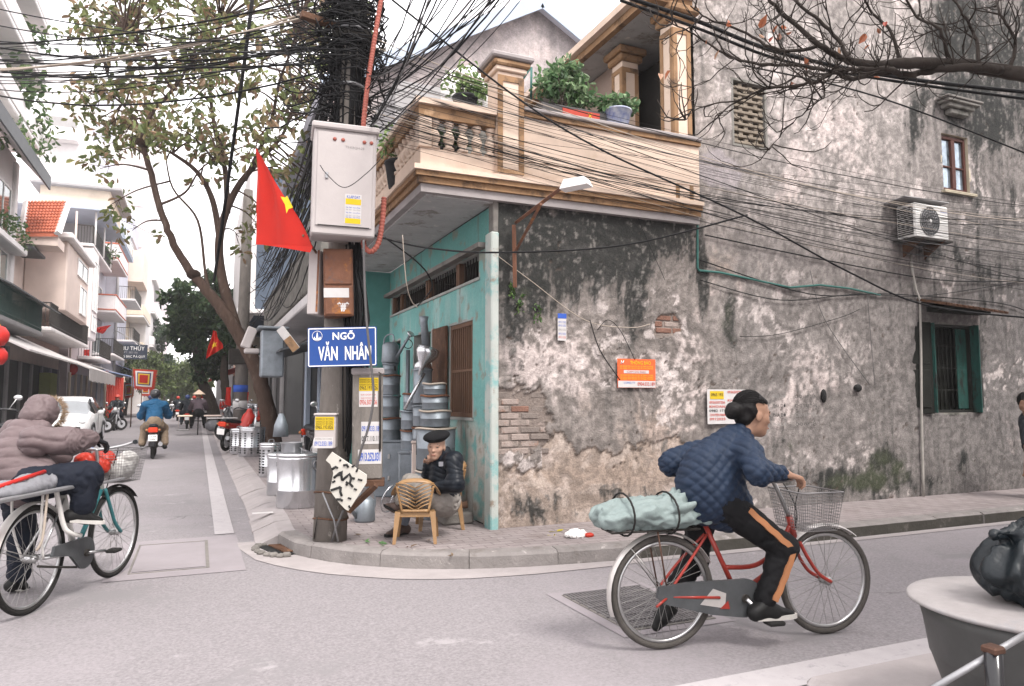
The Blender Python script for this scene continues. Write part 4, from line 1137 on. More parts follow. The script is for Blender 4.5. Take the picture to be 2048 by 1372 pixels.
for i in range(46):
    a = pole_at(rc.uniform(3.7, 5.0)) + Vector((rc.uniform(-.15, -.02), .05, 0))
    e = Vector((rc.uniform(1.05, 1.75), rc.uniform(17, 21), rc.uniform(3.2, 5.4)))
    cable(sagline(a, e, rc.uniform(.1, .9), 18, .006), rc.choice((.006, .007, .009)), 'cable_black', *G3)
G4 = ('black cable in the fan rising steeply to the right from the pole', 'cables fanning up from the pole')
for i in range(24):
    a = pole_at(rc.uniform(3.72, 4.5)) + Vector((.1, -.05, 0))
    x1 = rc.uniform(800, 1060)
    e = ond(x1 + 40, -60, rc.uniform(4.6, 6))
    cable(sagline(a, e, rc.uniform(.05, .3), 12, .006), rc.choice((.004, .005, .005, .007)), rc.choice(('cable_black', 'cable_black', 'cable_grey')), *G4)
cable([ond(x, y, d) for x, y, d in ((1230, -14, 5.2), (1390, 40, 5.3), (1560, 105, 5.4), (1800, 155, 5.5), (2110, 190, 5.6))], .016, 'cable_black', 'thick black twin cable sweeping across the top right in front of the wall', None)
cable([ond(x, y, d) for x, y, d in ((1240, 0, 5.25), (1400, 58, 5.35), (1570, 122, 5.45), (1810, 165, 5.55), (2110, 205, 5.65))], .012, 'cable_black', 'lower of the two thick black cables sweeping across the top right', None)
cable([ond(x, y, d) for x, y, d in ((760, -20, 5.6), (1020, 185, 5.9), (1200, 298, 6.0), (1490, 432, 6.2), (1700, 545, 6.35), (1860, 612, 6.4), (2110, 640, 6.4))], .0085, 'cable_black', 'black cable slanting down from the top centre to the shuttered window', None)
cable([ond(x, y, d) for x, y, d in ((1485, 130, 5.9), (1760, 195, 6), (2110, 330, 6))], .007, 'cable_black', 'single black cable slanting down across the upper right window', None)
cable([ond(x, y, d) for x, y, d in ((745, 470, 6.35), (850, 495, 6.4), (1000, 505, 6.4), (1250, 490, 6.4), (1495, 430, 6.3))], .0085, 'cable_black', 'black cable drooping from under the white cabinet across the mouldy wall', None)
cable([ond(x, y, d) for x, y, d in ((770, 475, 6.4), (830, 520, 6.6), (858, 552, 6.9), (862, 580, 7.5), (835, 612, 8.4))], .008, 'cable_black', 'black cable looping from the cabinet to the teal transom', None)
cable([ond(x, y, d) for x, y, d in ((727, 480, 6.15), (729, 560, 6.14), (733, 640, 6.13), (741, 720, 6.12), (747, 790, 6.12), (738, 850, 6.12), (722, 900, 6.13), (712, 940, 6.15))], .011, 'cable_grey', 'grey hose hanging in front of the street sign and service pillar', None)
cable([ond(x, y, d) for x, y, d in ((640, 330, 6.02), (655, 350, 6.0), (690, 375, 6), (735, 345, 6.1), (768, 310, 6.2))], .0035, 'cable_black', 'thin wire looping across the front of the white cabinet', None)
cable([ond(x, y, d) for x, y, d in ((805, 470, 6.3), (812, 560, 6.4), (822, 600, 6.6), (835, 615, 6.8))], .0045, 'cable_pale', 'pale thin wire hanging below the balcony soffit', None)
GW = 'thin wires crossing the alley wall'
for (pts, r_, m_) in (([(980, 500), (1060, 560), (1170, 640), (1260, 655), (1300, 648)], .004, 'cable_pale'), ([(1180, 640), (1200, 700), (1240, 760)], .006, 'cable_black'), ([(1195, 660), (1215, 640), (1240, 660), (1270, 720)], .004, 'cable_black'),
                      ([(1620, 540), (1650, 640), (1740, 770)], .004, 'cable_grey'), ([(1735, 590), (1742, 680), (1750, 770)], .004, 'cable_grey'), ([(1480, 673), (1560, 668), (1680, 635), (1720, 618)], .004, 'cable_black'), ([(1400, 560), (1560, 600), (1720, 588), (1850, 592), (2060, 560)], .006, 'cable_black'), ([(1400, 520), (1620, 588), (1780, 588), (1990, 605), (2060, 625)], .007, 'cable_black'),
                      ([(1410, 470), (1650, 520), (1880, 560), (2060, 562)], .008, 'cable_black'), ([(1240, 300), (1270, 420), (1330, 560)], .003, 'cable_black'), ([(1100, 240), (1180, 330), (1260, 420)], .003, 'cable_black')):
    tag(MB().path(smooth3([ony(x, y, WALLY - .03) for x, y in pts]), r_, 5).build('wall_wire', m_), 'thin loose wire fixed along the weathered alley wall', 'wire', GW)
# green pipe on the wall
mat('pipe_green', (.05, .15, .13), .55, var=.3, scale=8)
tag(MB().path([ony(x, y, WALLY - .025) for x, y in ((1393, 288), (1395, 420), (1395, 535), (1398, 541), (1440, 545), (1520, 562), (1580, 575), (1640, 570), (1700, 577), (1760, 590))], .013, 8).build('water_pipe', 'pipe_green'), 'thin green water pipe bending along the alley wall below the balcony end', 'pipe')
mat('pipe_grey', (.36, .34, .31), .6, var=.2, scale=8)
tag(MB().path([ony(x, y, WALLY - .03) for x, y in ((1822, 510), (1825, 545), (1832, 580), (1840, 600), (1842, 700), (1843, 830), (1846, 950), (1847, 1000))], .016, 8).build('drain_pipe', 'pipe_grey'), 'grey drain pipe running down from the air conditioner past the shutters', 'pipe')
# dense tangle wrapped round the pole
tg = MB()
for i in range(150):
    z0 = rc.triangular(3.7, 5.9, 4.7)
    c0 = pole_at(z0); th = rc.uniform(0, 6.28); ln = rc.uniform(1.5, 6.5); r0 = rc.uniform(.12, .3)
    k = int(ln / .45) + 3
    dz = rc.uniform(-.35, .35)
    pts = [c0 + Vector((r0 * math.cos(th + ln * j / k) * rc.uniform(.9, 1.3), r0 * math.sin(th + ln * j / k) * rc.uniform(.9, 1.3), dz * j / k + rc.uniform(-.03, .03))) for j in range(k + 1)]
    tg.path(pts, rc.choice((.005, .007, .009)), 4)
for i in range(34):
    a = rc.uniform(2.6, 6.2); q_ = [pole_at(z) + Vector((.125 * math.cos(a + rc.uniform(-.15, .15)), .125 * math.sin(a), 0)) for z in (3.75, 4.2, 4.7, 5.2, 5.8)]
    tg.path(q_, rc.choice((.006, .009)), 4)
for i in range(70):
    c0 = pole_at(rc.uniform(4.2, 5.2)); a = rc.uniform(2.2, 4.6)
    L = rc.uniform(.25, .8)
    e = c0 + Vector((math.cos(a) * L, math.sin(a) * L * .6, rc.uniform(-.7, .35)))
    tg.path(sagline(c0, e, rc.uniform(0, .25), 6, .03), rc.choice((.005, .007)), 4)
for i in range(46):
    x_ = rc.uniform(690, 722); y0 = rc.uniform(478, 520)
    tg.path([ond(x_, y0, 6.42), ond(x_ + rc.uniform(-6, 22), rc.uniform(560, 660), 6.42 + rc.uniform(-.06, .05)), ond(x_ + rc.uniform(-6, 18), rc.uniform(680, 760), 6.4), ond(x_ + rc.uniform(-8, 10), rc.uniform(850, 930), 6.33)], rc.choice((.006, .008, .012)), 4)
tag(tg.build('cable_tangle', 'cable_black'), 'dense tangle of black cables wound round the utility pole', 'cables', kind='stuff')
# ---------------------------------------------------------------- houses of the street
for n_, c_ in dict(h_white=(.72, .69, .68), h_pink=(.68, .56, .5), h_rose=(.6, .53, .54), h_lilac=(.5, .5, .56), h_blue=(.4, .46, .55), h_cream=(.7, .6, .48), h_grey=(.34, .33, .33), h_dark=(.1, .1, .1)).items():
    mat(n_, c_, .85, var=.14, scale=1.5, bump=.15, bscale=20, patch=(tuple(x * .72 for x in c_), .8, .56, .2))
mat('slate_blue', (.1, .125, .165), .8, var=.2, scale=2, stretch=(2, 2, .5))
mat('tile_red', (.56, .17, .1), .8, var=.3, scale=5, bump=.2)
mat('shop_dark', (.035, .04, .042), .5, var=.5, scale=2)
mat('glass_green', (.06, .12, .11), .1, var=.5, scale=3, spec=.9)
mat('awning_grey', (.5, .47, .46), .75, var=.2, scale=3); mat('awning_dark', (.09, .095, .1), .6, var=.3, scale=3); mat('awning_blue', (.25, .32, .5), .7, var=.2, scale=3, patch=((.5, .2, .18), 2.2, .55, .05))
mat('olive', (.35, .4, .12), .8, var=.2); mat('lantern_red', (.55, .03, .025), .5, var=.2, scale=6)
mat('red_cloth', (.55, .05, .03), .75, var=.2, scale=4, stretch=(10, 10, 1)); mat('green_metal', (.04, .1, .085), .5, .3, var=.3)
mat('cloth_yellow', (.8, .5, .05), .75); mat('cloth_blue', (.05, .07, .2), .75); mat('sign_dark', (.03, .04, .06), .5)
def V3_(*a): return Vector(a)
def house(label, x, y0, y1, zt, m, depth=9.):
    """a house on the left of the street; its front faces +X"""
    t = thing('town_house', label, 'house', (x, y0, 0), group='houses along the left of the street')
    MB().box(-depth, 0, 0, y1 - y0, .05, zt).build('wall', m, t)
    t['x'] = x; t['y0'] = y0
    return t
def hwin(t, ya, yb, za, zb, fm='white_paint', gm='glass_green', x=0., bars=2):
    w = MB(); f = .07
    w.cbox(x, x + .05, ya, ya + f, za, zb, .01).cbox(x, x + .05, yb - f, yb, za, zb, .01).cbox(x, x + .05, ya + f, yb - f, zb - f, zb, .01).cbox(x, x + .05, ya + f, yb - f, za, za + f, .01)
    for i in range(1, bars):
        yy = ya + (yb - ya) * i / bars; w.box(x + .005, x + .045, yy - .03, yy + .03, za + f, zb - f)
    o = w.build('window', fm, t)
    MB().box(x + .004, x + .02, ya + f, yb - f, za + f, zb - f).build('pane', gm, o)
    return o
def hwin_s(t, xa, xb, za, zb, y=0., fm='white_paint', gm='glass_green'):       # window in a wall that faces the camera (-Y)
    f = .07
    o = MB().cbox(xa, xa + f, y - .05, y, za, zb, .01).cbox(xb - f, xb, y - .05, y, za, zb, .01).cbox(xa + f, xb - f, y - .05, y, zb - f, zb, .01).cbox(xa + f, xb - f, y - .05, y, za, za + f, .01).box((xa + xb) / 2 - .03, (xa + xb) / 2 + .03, y - .045, y - .005, za + f, zb - f).build('window', fm, t)
    MB().box(xa + f, xb - f, y - .02, y - .004, za + f, zb - f).build('pane', gm, o)
def balcony(t, ya, yb, z, out, rail='iron_dark', slabm='h_white', hh=.95, solid=None, trim=None):
    o = MB().cbox(0.003, out, ya, yb, z - .16, z, .03).build('balcony', slabm, t)
    if trim: MB().box(-.02 + .03, out + .03, ya - .03, yb + .03, z + .001, z + .06).build('trim', trim, o)
    if solid:
        MB().cbox(out - .1, out, ya, yb, z + .062, z + hh, .02).cbox(.01, out - .102, ya, ya + .1, z + .062, z + hh, .02).build('parapet', solid, o)
        if trim: MB().cbox(out - .14, out + .04, ya - .04, yb + .04, z + hh + .002, z + hh + .09, .02).cbox(.01, out - .145, ya - .04, ya + .14, z + hh + .002, z + hh + .09, .02).build('coping', trim, o)
    else:
        b = MB(); b.box(out - .06, out - .02, ya, yb, z + hh - .04, z + hh).box(.01, out - .06, ya, ya + .04, z + hh - .04, z + hh).box(out - .05, out - .03, ya, yb, z + .1, z + .13)
        y = ya
        while y < yb: b.box(out - .05, out - .03, y, y + .02, z, z + hh - .04); y += .13
        x = .05
        while x < out - .06: b.box(x, x + .02, ya + .01, ya + .03, z, z + hh - .04); x += .13
        tag(b.build('railing', rail, o), kind='stuff')
    return o
def awning(t, ya, yb, z0, z1, out, m, thick=.04, x=0., valance=None):
    o = MB().prism([(x, z1), (x + out, z0), (x + out, z0 + thick), (x, z1 + thick)], 0, yb - ya, Matrix.Translation((0, yb, 0)) @ Matrix.Rotation(math.pi / 2, 4, 'X')).build('awning', m, t)
    if valance:
        b = MB(); n = 14
        for i in range(n):
            y_ = ya + (yb - ya) * i / n; b.box(x + out, x + out + .015, y_, y_ + (yb - ya) / n - .004, z0 - valance - .04 * (i % 2), z0 + thick)
        b.build('valance', m, o)
    return o
def shopfront(t, ya, yb, zt, pillars=3, m='shop_dark', pm='h_grey'):
    MB().box(.004, .03, ya, yb, .12, zt).build('shop_opening', m, t)
    for i in range(pillars + 1):
        y_ = ya + (yb - ya - .25) * i / pillars
        MB().cbox(.03, .12, y_, y_ + .25, .12, zt, .01).build('pillar', pm, t)
def potplants(t, pts, seed=1):
    r_ = random.Random(seed)
    for (x, y, z, s) in pts:
        v, f, c = leafcloud([((x, y, z + s * .5), (s * .6, s * .6, s * .55), 90, s * .22)], r_.randint(0, 999), [(.07, .13, .04), (.12, .17, .06), (.05, .09, .03)])
        npmesh('foliage', v, f, 'leaf', t, False, c)

# leaves: many small folded blades in one mesh
vmat('leaf', .55, .0, 10, .1, 20, .4)
_lf = MT['leaf'].node_tree; _b = _lf.nodes['Principled BSDF']; _b.inputs['Subsurface Weight'].default_value = 0
_tr = _lf.nodes.new('ShaderNodeBsdfTranslucent'); _ms = _lf.nodes.new('ShaderNodeMixShader'); _ms.inputs[0].default_value = .3
_src = _b.inputs['Base Color'].links[0].from_socket
_lf.links.new(_src, _tr.inputs[0]); _lf.links.new(_b.outputs[0], _ms.inputs[1]); _lf.links.new(_tr.outputs[0], _ms.inputs[2]); _lf.links.new(_ms.outputs[0], _lf.nodes['Material Output'].inputs[0])
def leafcloud(clusters, seed, cols, flat=.0, shell=.5):
    g = np.random.default_rng(seed)
    VV, FF, CC, base = [], [], [], 0
    cols = np.array(cols)
    for c, r_, n, size in clusters:
        d = g.normal(size=(n, 3)); d /= np.linalg.norm(d, axis=1)[:, None]
        rad = g.random(n) ** shell
        P = np.array(c) + d * rad[:, None] * np.array(r_)
        ax = g.normal(size=(n, 3)); ax[:, 2] -= .35; ax /= np.linalg.norm(ax, axis=1)[:, None]
        up = g.normal(size=(n, 3)); up[:, 2] += .6; sd = np.cross(ax, up); sd /= np.maximum(np.linalg.norm(sd, axis=1), 1e-6)[:, None]
        nr = np.cross(sd, ax)
        L = size * g.uniform(.6, 1.25, n)[:, None]; Wd = L * g.uniform(.36, .55, n)[:, None]
        fold = nr * L * .12
        v = np.stack([P, P + ax * L * .45 + sd * Wd * .5 + fold, P + ax * L * .8 + sd * Wd * .42 + fold * .8, P + ax * L - nr * L * .08, P + ax * L * .8 - sd * Wd * .42 + fold * .8, P + ax * L * .45 - sd * Wd * .5 + fold], 1)
        f = np.arange(n)[:, None] * 6 + base
        FF.append(np.concatenate([f + np.array([[0, 1, 2, 3]]), f + np.array([[0, 3, 4, 5]])]))
        k = g.integers(0, len(cols), n)
        cc = cols[k] * g.uniform(.65, 1.3, (n, 1))
        CC.append(np.repeat(cc, 6, 0)); VV.append(v.reshape(-1, 3)); base += n * 6
    return np.concatenate(VV), np.concatenate(FF), np.concatenate(CC)

# left side, from the near end
t = house('tall white house at the left edge with plants on its ledges', -6.4, 22, 31, 10.2, 'h_white')
awning(t, 0, 9.2, 9.3, 10.4, 1.0, 'h_white', .35); MB().box(1.0, 1.06, 0, 9.3, 9.25, 9.75).build('gutter', 'awning_dark', t)
for z_ in (4.9, 7.2): hwin(t, 5.2, 8.4, z_, z_ + 1.7, bars=3)
MB().cbox(0, .5, 4.8, 9.0, 6.6, 6.85, .04).build('ledge', 'h_white', t); MB().cbox(0, .45, 4.6, 9.0, 4.3, 4.75, .05).build('ledge', 'h_white', t)
MB().cbox(-.02, .12, 8.6, 9.0, 4, 10, .03).build('pilaster', 'h_white', t)
balcony(t, 2.5, 9, 3.85, 1.1, 'green_metal', 'h_grey')
awning(t, 1.5, 9.2, 4.55, 5.35, 1.6, 'awning_dark'); awning(t, 2, 12, 2.75, 3.75, 2.0, 'awning_grey', .06)
shopfront(t, 3, 9, 3.3, 3)
potplants(t, [(.4, 6, 6.9, .7), (.4, 7.4, 6.9, .8), (.5, 8.4, 6.8, .6), (.6, 5.2, 9.6, 1.0), (.8, 7.5, 9.7, 1.2)], 4)
t2 = house('very tall pale block rising behind the white house at the left edge', -7.4, 24, 33.5, 17.5, 'h_white')
for z_ in (11.3, 13.9, 16.3):
    balcony(t2, 1, 9.4, z_, 1.4, solid='h_white', hh=.8)
for z_ in (11.6, 14.2): hwin(t2, 3, 8, z_, z_ + 1.5, bars=3)
potplants(t2, [(1.2, 7.5, 11.8, 1.6), (1.3, 5.5, 12.0, 1.6), (1.3, 8.9, 11.3, 1.3), (1.3, 7, 14.3, 1.3)], 9)
# red roofed house
t = house('cream and pink house with a red tiled roof and a jutting bay', -6.6, 31.5, 43, 8.0, 'h_pink')
bay = MB().cbox(0.01, 1.5, 2.6, 8.8, 5.0, 7.9, .05).build('bay', 'h_pink', t)
MB().cbox(-.3, 1.75, 2.0, 9.2, 7.9, 8.15, .05).build('eave', 'h_white', t)
hwin(bay, 6.2, 8.2, 5.3, 6.6, x=1.5); hwin(bay, 5.2, 8.4, 6.9, 7.7, x=1.5)
hwin_s(t, -1.6, -.2, 4.4, 6.8, y=-.001, gm='glass_green')
MB().cbox(.0, .8, 0, 2.2, 7.0, 7.12, .02).build('awning', 'awning_dark', t)
bl, br_, tl, tr_ = (ony(x, y, Y_) - Vector((-6.6, 31.5, 0)) for x, y, Y_ in ((44, 468, 31.5), (116, 468, 31.5), (54, 404, 33.2), (136, 404, 33.2)))
roof = MB().add([bl, br_, tr_, tl, bl - V3_(0, 0, .1), br_ - V3_(0, 0, .1), tr_ - V3_(0, 0, .1), tl - V3_(0, 0, .1)], [(0, 1, 2, 3), (7, 6, 5, 4), (4, 5, 1, 0), (5, 6, 2, 1), (6, 7, 3, 2), (7, 4, 0, 3)]).build('roof', 'tile_red', t)
b = MB()
for i in range(11):
    for j in range(12):
        P0, P1 = bl.lerp(br_, (j + .5) / 12), tl.lerp(tr_, (j + .5) / 12); b.path([P0.lerp(P1, i / 11) + V3_(0, 0, .05), P0.lerp(P1, (i + 1.1) / 11) + V3_(0, 0, .015)], [.062, .05], 6)
tag(b.build('tiles', 'tile_red', roof), kind='stuff')
for A_, B_ in ((br_, tr_), (bl, tl)): MB().cyl(A_ + V3_(0, -.05, .0), B_, .13, n=4, smooth=False).build('verge', 'h_white', t)
MB().prism([(bl.x, bl.z - .1), (br_.x, br_.z - .1), (br_.x, 7.2), (bl.x, 7.2)][::-1], 0, 1.4, Matrix.Translation((0, bl.y + .1, 0)) @ Matrix.Rotation(math.pi / 2, 4, 'X') @ Matrix.Scale(-1, 4, (0, 0, 1))).build('gable_wall', 'h_pink', t)
balcony(t, 1, 11.4, 4.2, 1.3, 'iron_dark', 'h_white')
awning(t, 0, 11.4, 2.9, 3.6, 1.9, 'awning_dark'); awning(t, 1.5, 11.2, 2.6, 3.7, 2.6, 'awning_grey', .05, valance=.45)
shopfront(t, .3, 11.2, 2.9, 5)
MB().cbox(.05, .5, 6.5, 8.1, .12, 2.6, .02).build('shop_post', 'olive', t)
# slim rose house with a roof terrace
t = house('slim rose house with dark hooded windows and a roofed terrace', -6.2, 43, 52, 9.6, 'h_rose')
MB().cbox(.0, .9, .2, 2.6, 4.6, 9.4, .04).build('bay', 'h_white', t); hwin(t, .5, 2.3, 6.1, 8.8, x=.91); hwin(t, .5, 2.3, 5.0, 5.9, x=.91)
for z_ in (5.2, 7.6): hwin(t, 4.2, 6.2, z_, z_ + 1.5); MB().cbox(0, .5, 3.9, 6.5, z_ + 1.7, z_ + 1.82, .02).build('window_hood', 'h_grey', t)
MB().box(.05, .14, -.1, 0, 3.2, 11.2).build('downpipe', 'h_pink', t)
rfm = MB(); rfm.box(-4, 1.6, .1, 8.5, 11.4, 11.5); rfm = rfm.build('terrace_roof', 'h_blue', t)
for (x_, y_) in ((.9, .6), (.9, 4.4), (.9, 8)): MB().cyl((x_, y_, 9.6), (x_, y_, 11.4), .05, n=6).build('roof_post', 'white_paint', rfm)
MB().box(-3, .3, 4, 8.4, 9.6, 11.4).build('penthouse', 'h_grey', t)
balcony(t, .1, 8.8, 9.6, .9, 'iron_dark', 'h_white'); balcony(t, 3, 8.6, 3.8, 1.1, 'iron_dark', 'h_white')
awning(t, .2, 8.8, 3.0, 3.5, 1.6, 'awning_grey', valance=.0 or None); awning(t, .5, 8.5, 2.6, 3.3, 2.9, 'awning_blue', .05, valance=.5)
shopfront(t, .2, 8.8, 2.8, 4, 'h_grey', 'h_cream')
potplants(t, [(.8, 6, 9.7, 1.2), (.6, 7.6, 9.8, 1.0)], 3)
t = house('lilac house with red trimmed balconies stepping up its front', -6.6, 52, 61, 13.4, 'h_lilac')
for z_, m_ in ((4.4, None), (7.2, 'h_white'), (10.6, 'h_white')): balcony(t, 1, 8, z_, 1.5, 'iron_dark', 'h_white', solid=m_, trim='tile_red' if m_ else None)
for z_ in (4.6, 7.4, 10.8): hwin(t, 2, 7, z_, z_ + 1.9, bars=3)
MB().box(-3, .9, 1, 8, 13.4, 15).build('penthouse', 'h_cream', t); MB().cbox(-3.5, 1.6, .5, 8.6, 15, 15.2, .04).build('roof', 'h_grey', t)
awning(t, 0, 9, 3.0, 3.6, 1.8, 'h_grey', .12); shopfront(t, .2, 8.8, 2.9, 3, 'h_grey', 'h_blue')
t = house('pale blue house with a grey downpipe and glazed attic', -5.9, 61, 70, 13.2, 'h_lilac')
MB().cyl((.1, -.1, 3), (.1, -.1, 12.6), .09, n=8).build('downpipe', 'h_grey', t)
for z_ in (6.0, 9.2): balcony(t, 1.5, 8, z_, 1.2, 'iron_dark', 'h_white')
MB().box(-4, .4, .5, 8.5, 13.2, 14.6).build('attic', 'h_blue', t); hwin(t, 1, 8, 13.4, 14.4, x=.4, bars=4)
awning(t, .2, 8.6, 3.3, 4.1, 2.0, 'awning_blue'); shopfront(t, .2, 8.8, 3, 3, 'h_grey', 'h_white')
t = house('cream house with an enclosed balcony beyond the pale blue house', -6.2, 70, 82, 15.5, 'h_cream')
for z_ in (5.5, 8.8): balcony(t, 1, 10, z_, 1.6, 'iron_dark', 'h_white', solid='h_cream')
MB().box(.0, 1.4, 1, 7, 11.8, 14.6).build('enclosed_balcony', 'h_pink', t); MB().box(-3, .5, 0, 12, 15.5, 17.5).build('attic', 'h_lilac', t)
hwin_s(t, -1.8, -.4, 15.7, 17, y=-.002)
t = house('far greyish house closing the left row', -6.0, 82, 105, 17, 'h_lilac')
for z_ in (7, 10.5, 14): balcony(t, 1, 20, z_, 1.6, 'iron_dark', 'h_white', solid='h_white')
t = house('farthest pale house at the bend of the street', -5.6, 105, 150, 19, 'h_rose')
for z_ in (9, 13, 17): hwin(t, 4, 30, z_, z_ + 2, bars=6)
# far white apartment tower
t = thing('apartment_tower', 'tall white apartment tower far behind the left row of houses', 'building', (-14, 74, 0))
MB().box(0, 6.6, 0, 14, .05, 31).build('wall', 'h_white', t); MB().box(6.6, 9.2, 3, 14, .05, 34).build('wall', 'h_white', t)
for z_ in (12.5, 15.6, 18.7, 21.8, 24.9, 28): hwin_s(t, 4.4, 6.3, z_, z_ + 1.9, gm='h_lilac', fm='h_lilac')
for z_ in (18.2, 24.6):
    b = MB().cbox(.4, 3.4, -1.2, -.002, z_ - .2, z_, .03).cbox(.4, 3.4, -1.2, -1.1, z_, z_ + .9, .02).build('balcony', 'h_white', t)
    MB().box(.6, 3.2, -.01, -.003, z_ + .9, z_ + 2.2).build('pane', 'h_grey', b)
for z_ in (16, 20, 24): MB().box(7.6, 8.6, 2.9, 2.999, z_, z_ + .35).build('vent_slot', 'h_rose', t)
MB().box(.3, 6.3, -.6, -.002, 14.4, 14.9).build('canopy', 'h_white', t)
# shop sign, lanterns, red shutter, festival banners
sgn = thing('shop_sign', 'dark hanging shop sign with pale lettering high on the left row', 'sign', (-5.9, 60.5, 0))
M = Matrix.Translation((.1, 0, 4.4))
MB().cbox(0, 2.2, 0, .12, 0, 1.1, .02, M).build('board', 'sign_dark', sgn)
text('lettering', 'THU THỦY', M @ Matrix.Translation((1.1, -.01, .8)) @ Mr, .42, 'white_paint', sgn, fit=1.8)
text('lettering', 'ĐT: 3855 386', M @ Matrix.Translation((1.1, -.01, .5)) @ Mr, .2, 'h_grey', sgn, fit=.9)
text('lettering', 'VÀNG BẠC ĐÁ QUÝ', M @ Matrix.Translation((1.1, -.01, .2)) @ Mr, .25, 'white_paint', sgn, fit=1.9)
MB().cyl((.3, .06, 5.5), (0, .06, 6.4), .03, n=5).build('stay', 'h_grey', sgn); MB().cyl((1.9, .06, 5.5), (0, .06, 6.6), .03, n=5).build('stay', 'h_grey', sgn)
def lantern(x, y, z, s, label):
    t = thing('paper_lantern', label, 'lantern', (x, y, z), group='red lanterns')
    MB().lathe([(.12 * s, -.42 * s), (.3 * s, -.36 * s), (.44 * s, -.15 * s), (.46 * s, 0), (.44 * s, .15 * s), (.3 * s, .36 * s), (.12 * s, .42 * s)], n=14).build('globe', 'lantern_red', t)
    MB().lathe([(.13 * s, -.5 * s), (.13 * s, -.4 * s)], n=10).build('collar', 'cloth_yellow', t); MB().lathe([(.13 * s, .4 * s), (.13 * s, .48 * s)], n=10).build('collar', 'cloth_yellow', t)
    MB().cyl((0, 0, -.5 * s), (0, 0, -1.0 * s), .06 * s, .1 * s, 8).build('tassel', 'lantern_red', t)
p = onx(-8, 672, -4.6); lantern(p.x, p.y, p.z, .62, 'largest red lantern at the left edge of the photograph')
p = onx(-8, 712, -4.6); lantern(p.x, p.y, p.z, .55, 'red lantern below the largest one at the left edge')
p = ond(140, 738, 38); lantern(p.x, p.y, p.z, .8, 'red lantern beside the blue valance awning')
rsx = thing('red_hoarding', 'bright red corrugated hoarding behind the parked car', 'hoarding', (-5.6, 56, 0))
p0, p1 = ond(212, 752, 46), ond(248, 748, 50)
rsx.location = (p0.x, p0.y, 0); rsx.rotation_euler = (0, 0, math.atan2(p1.y - p0.y, p1.x - p0.x)); Lr = (p1 - p0).to_2d().length
for i in range(16): MB().box(Lr * i / 16, Lr * (i + .8) / 16, -.02 if i % 2 else .0, .05, .05, 2.9).build('sheet', 'red_cloth', rsx)
MB().box(-.1, 0, -.05, .06, 0, 3.0).build('post', 'h_cream', rsx); MB().box(Lr, Lr + .1, -.05, .06, 0, 3.0).build('post', 'h_cream', rsx)
def festflag(label, pts, d, fr=.5):
    """square festival banner: nested coloured squares with a toothed edge"""
    A, B, C, D = (ond(x, y, d) for x, y in pts)
    t = thing('festival_banner', label, 'flag', group='festival banners')
    nn = (B - A).cross(D - A).normalized()
    def S(s, u, off): return A.lerp(B, s).lerp(D.lerp(C, s), u) + nn * (.03 * math.sin(6 * s + 2 * u) * (A - B).length + off)
    for k, (q, m_) in enumerate(((0, 'red_cloth'), (.09, 'white_paint'), (.17, 'cloth_blue'), (.22, 'cloth_yellow'), (.29, 'flag_red'))):
        for sgn_ in (-1, 1):
            b = MB(); n = 8
            b.add([S(q + (1 - 2 * q) * i / n, q + (1 - 2 * q) * j / n, sgn_ * (.004 + k * .006)) for j in range(n + 1) for i in range(n + 1)], [(j * (n + 1) + i, j * (n + 1) + i + 1, (j + 1) * (n + 1) + i + 1, (j + 1) * (n + 1) + i) for j in range(n) for i in range(n)])
            b.build('square', m_, t)
    b = MB(); n = 9
    for i in range(n):
        b.add([S(i / n, 1, 0), S((i + 1) / n, 1, 0), S((i + .5) / n, 1.14, 0)], [(0, 1, 2)]); b.add([S(1, i / n, 0), S(1, (i + 1) / n, 0), S(1.1, (i + .5) / n, 0)], [(0, 1, 2)])
    b.build('toothed_fringe', 'red_cloth', t)
    MB().cyl(A + (A - D) * .1, Vector((A.x, A.y, 0.02)), .03, n=6).build('staff', 'brown_wood', t)
festflag('square festival banner with white, blue and yellow borders above the traffic', [(266, 738), (312, 740), (306, 778), (268, 775)], 36)
festflag('festival banner half hidden left of the larger square banner', [(249, 767), (268, 766), (266, 792), (249, 795)], 44)
festflag('festival banner low behind the larger square banner', [(284, 765), (300, 766), (300, 790), (282, 790)], 48)
drape('national_flag', 'red and gold flag sagging from the red roofed house', ond(106, 646, 33), ond(138, 642, 33), ond(133, 683, 33), ond(112, 672, 33), amp=.06, star=(.4, .3, .35, .4))
drape('national_flag', 'small red flag blown flat in front of the lilac house', ond(192, 655, 46), ond(222, 650, 46), ond(205, 668, 46), ond(194, 664, 46), amp=.06, star=None)
drape('national_flag', 'red flag with gold star hanging over the middle of the right pavement', ond(426, 661, 20), ond(431, 662, 20), ond(446, 696, 20), ond(411, 718, 20.2), amp=.05, star=(.5, .62, .3, .17))
drape('national_flag', 'red flag with gold star low beside the far leaning trunk', ond(395, 779, 36), ond(406, 780, 36), ond(408, 798, 36), ond(396, 796, 36), amp=.05, star=(.5, .5, .3, .3))
drape('national_flag', 'plain red flag above the low starred flag near the far trunk', ond(398, 754, 38), ond(408, 752, 38), ond(405, 772, 38), ond(397, 774, 38), amp=.05, star=None)

for x, y, w, h, d_, lab in ((470, 770, 12, 46, 25, 'narrow red banner hanging beyond the leaning tree'), (452, 775, 10, 40, 29, 'second narrow red banner left of the first beyond the leaning tree'), (488, 785, 9, 36, 27, 'short red banner just left of the leaning trunk'), (440, 800, 12, 20, 30, 'small red flag low on the right pavement'), (165, 700, 14, 12, 42, 'small red flag over the blue valance awning'), (240, 690, 16, 10, 60, 'red pennant high by the dark shop sign')):
    drape('red_banner', lab, ond(x, y, d_), ond(x + w, y - 1, d_), ond(x + w - 1, y + h, d_), ond(x - 1, y + h - 2, d_), (8, 10), .04, star=None)
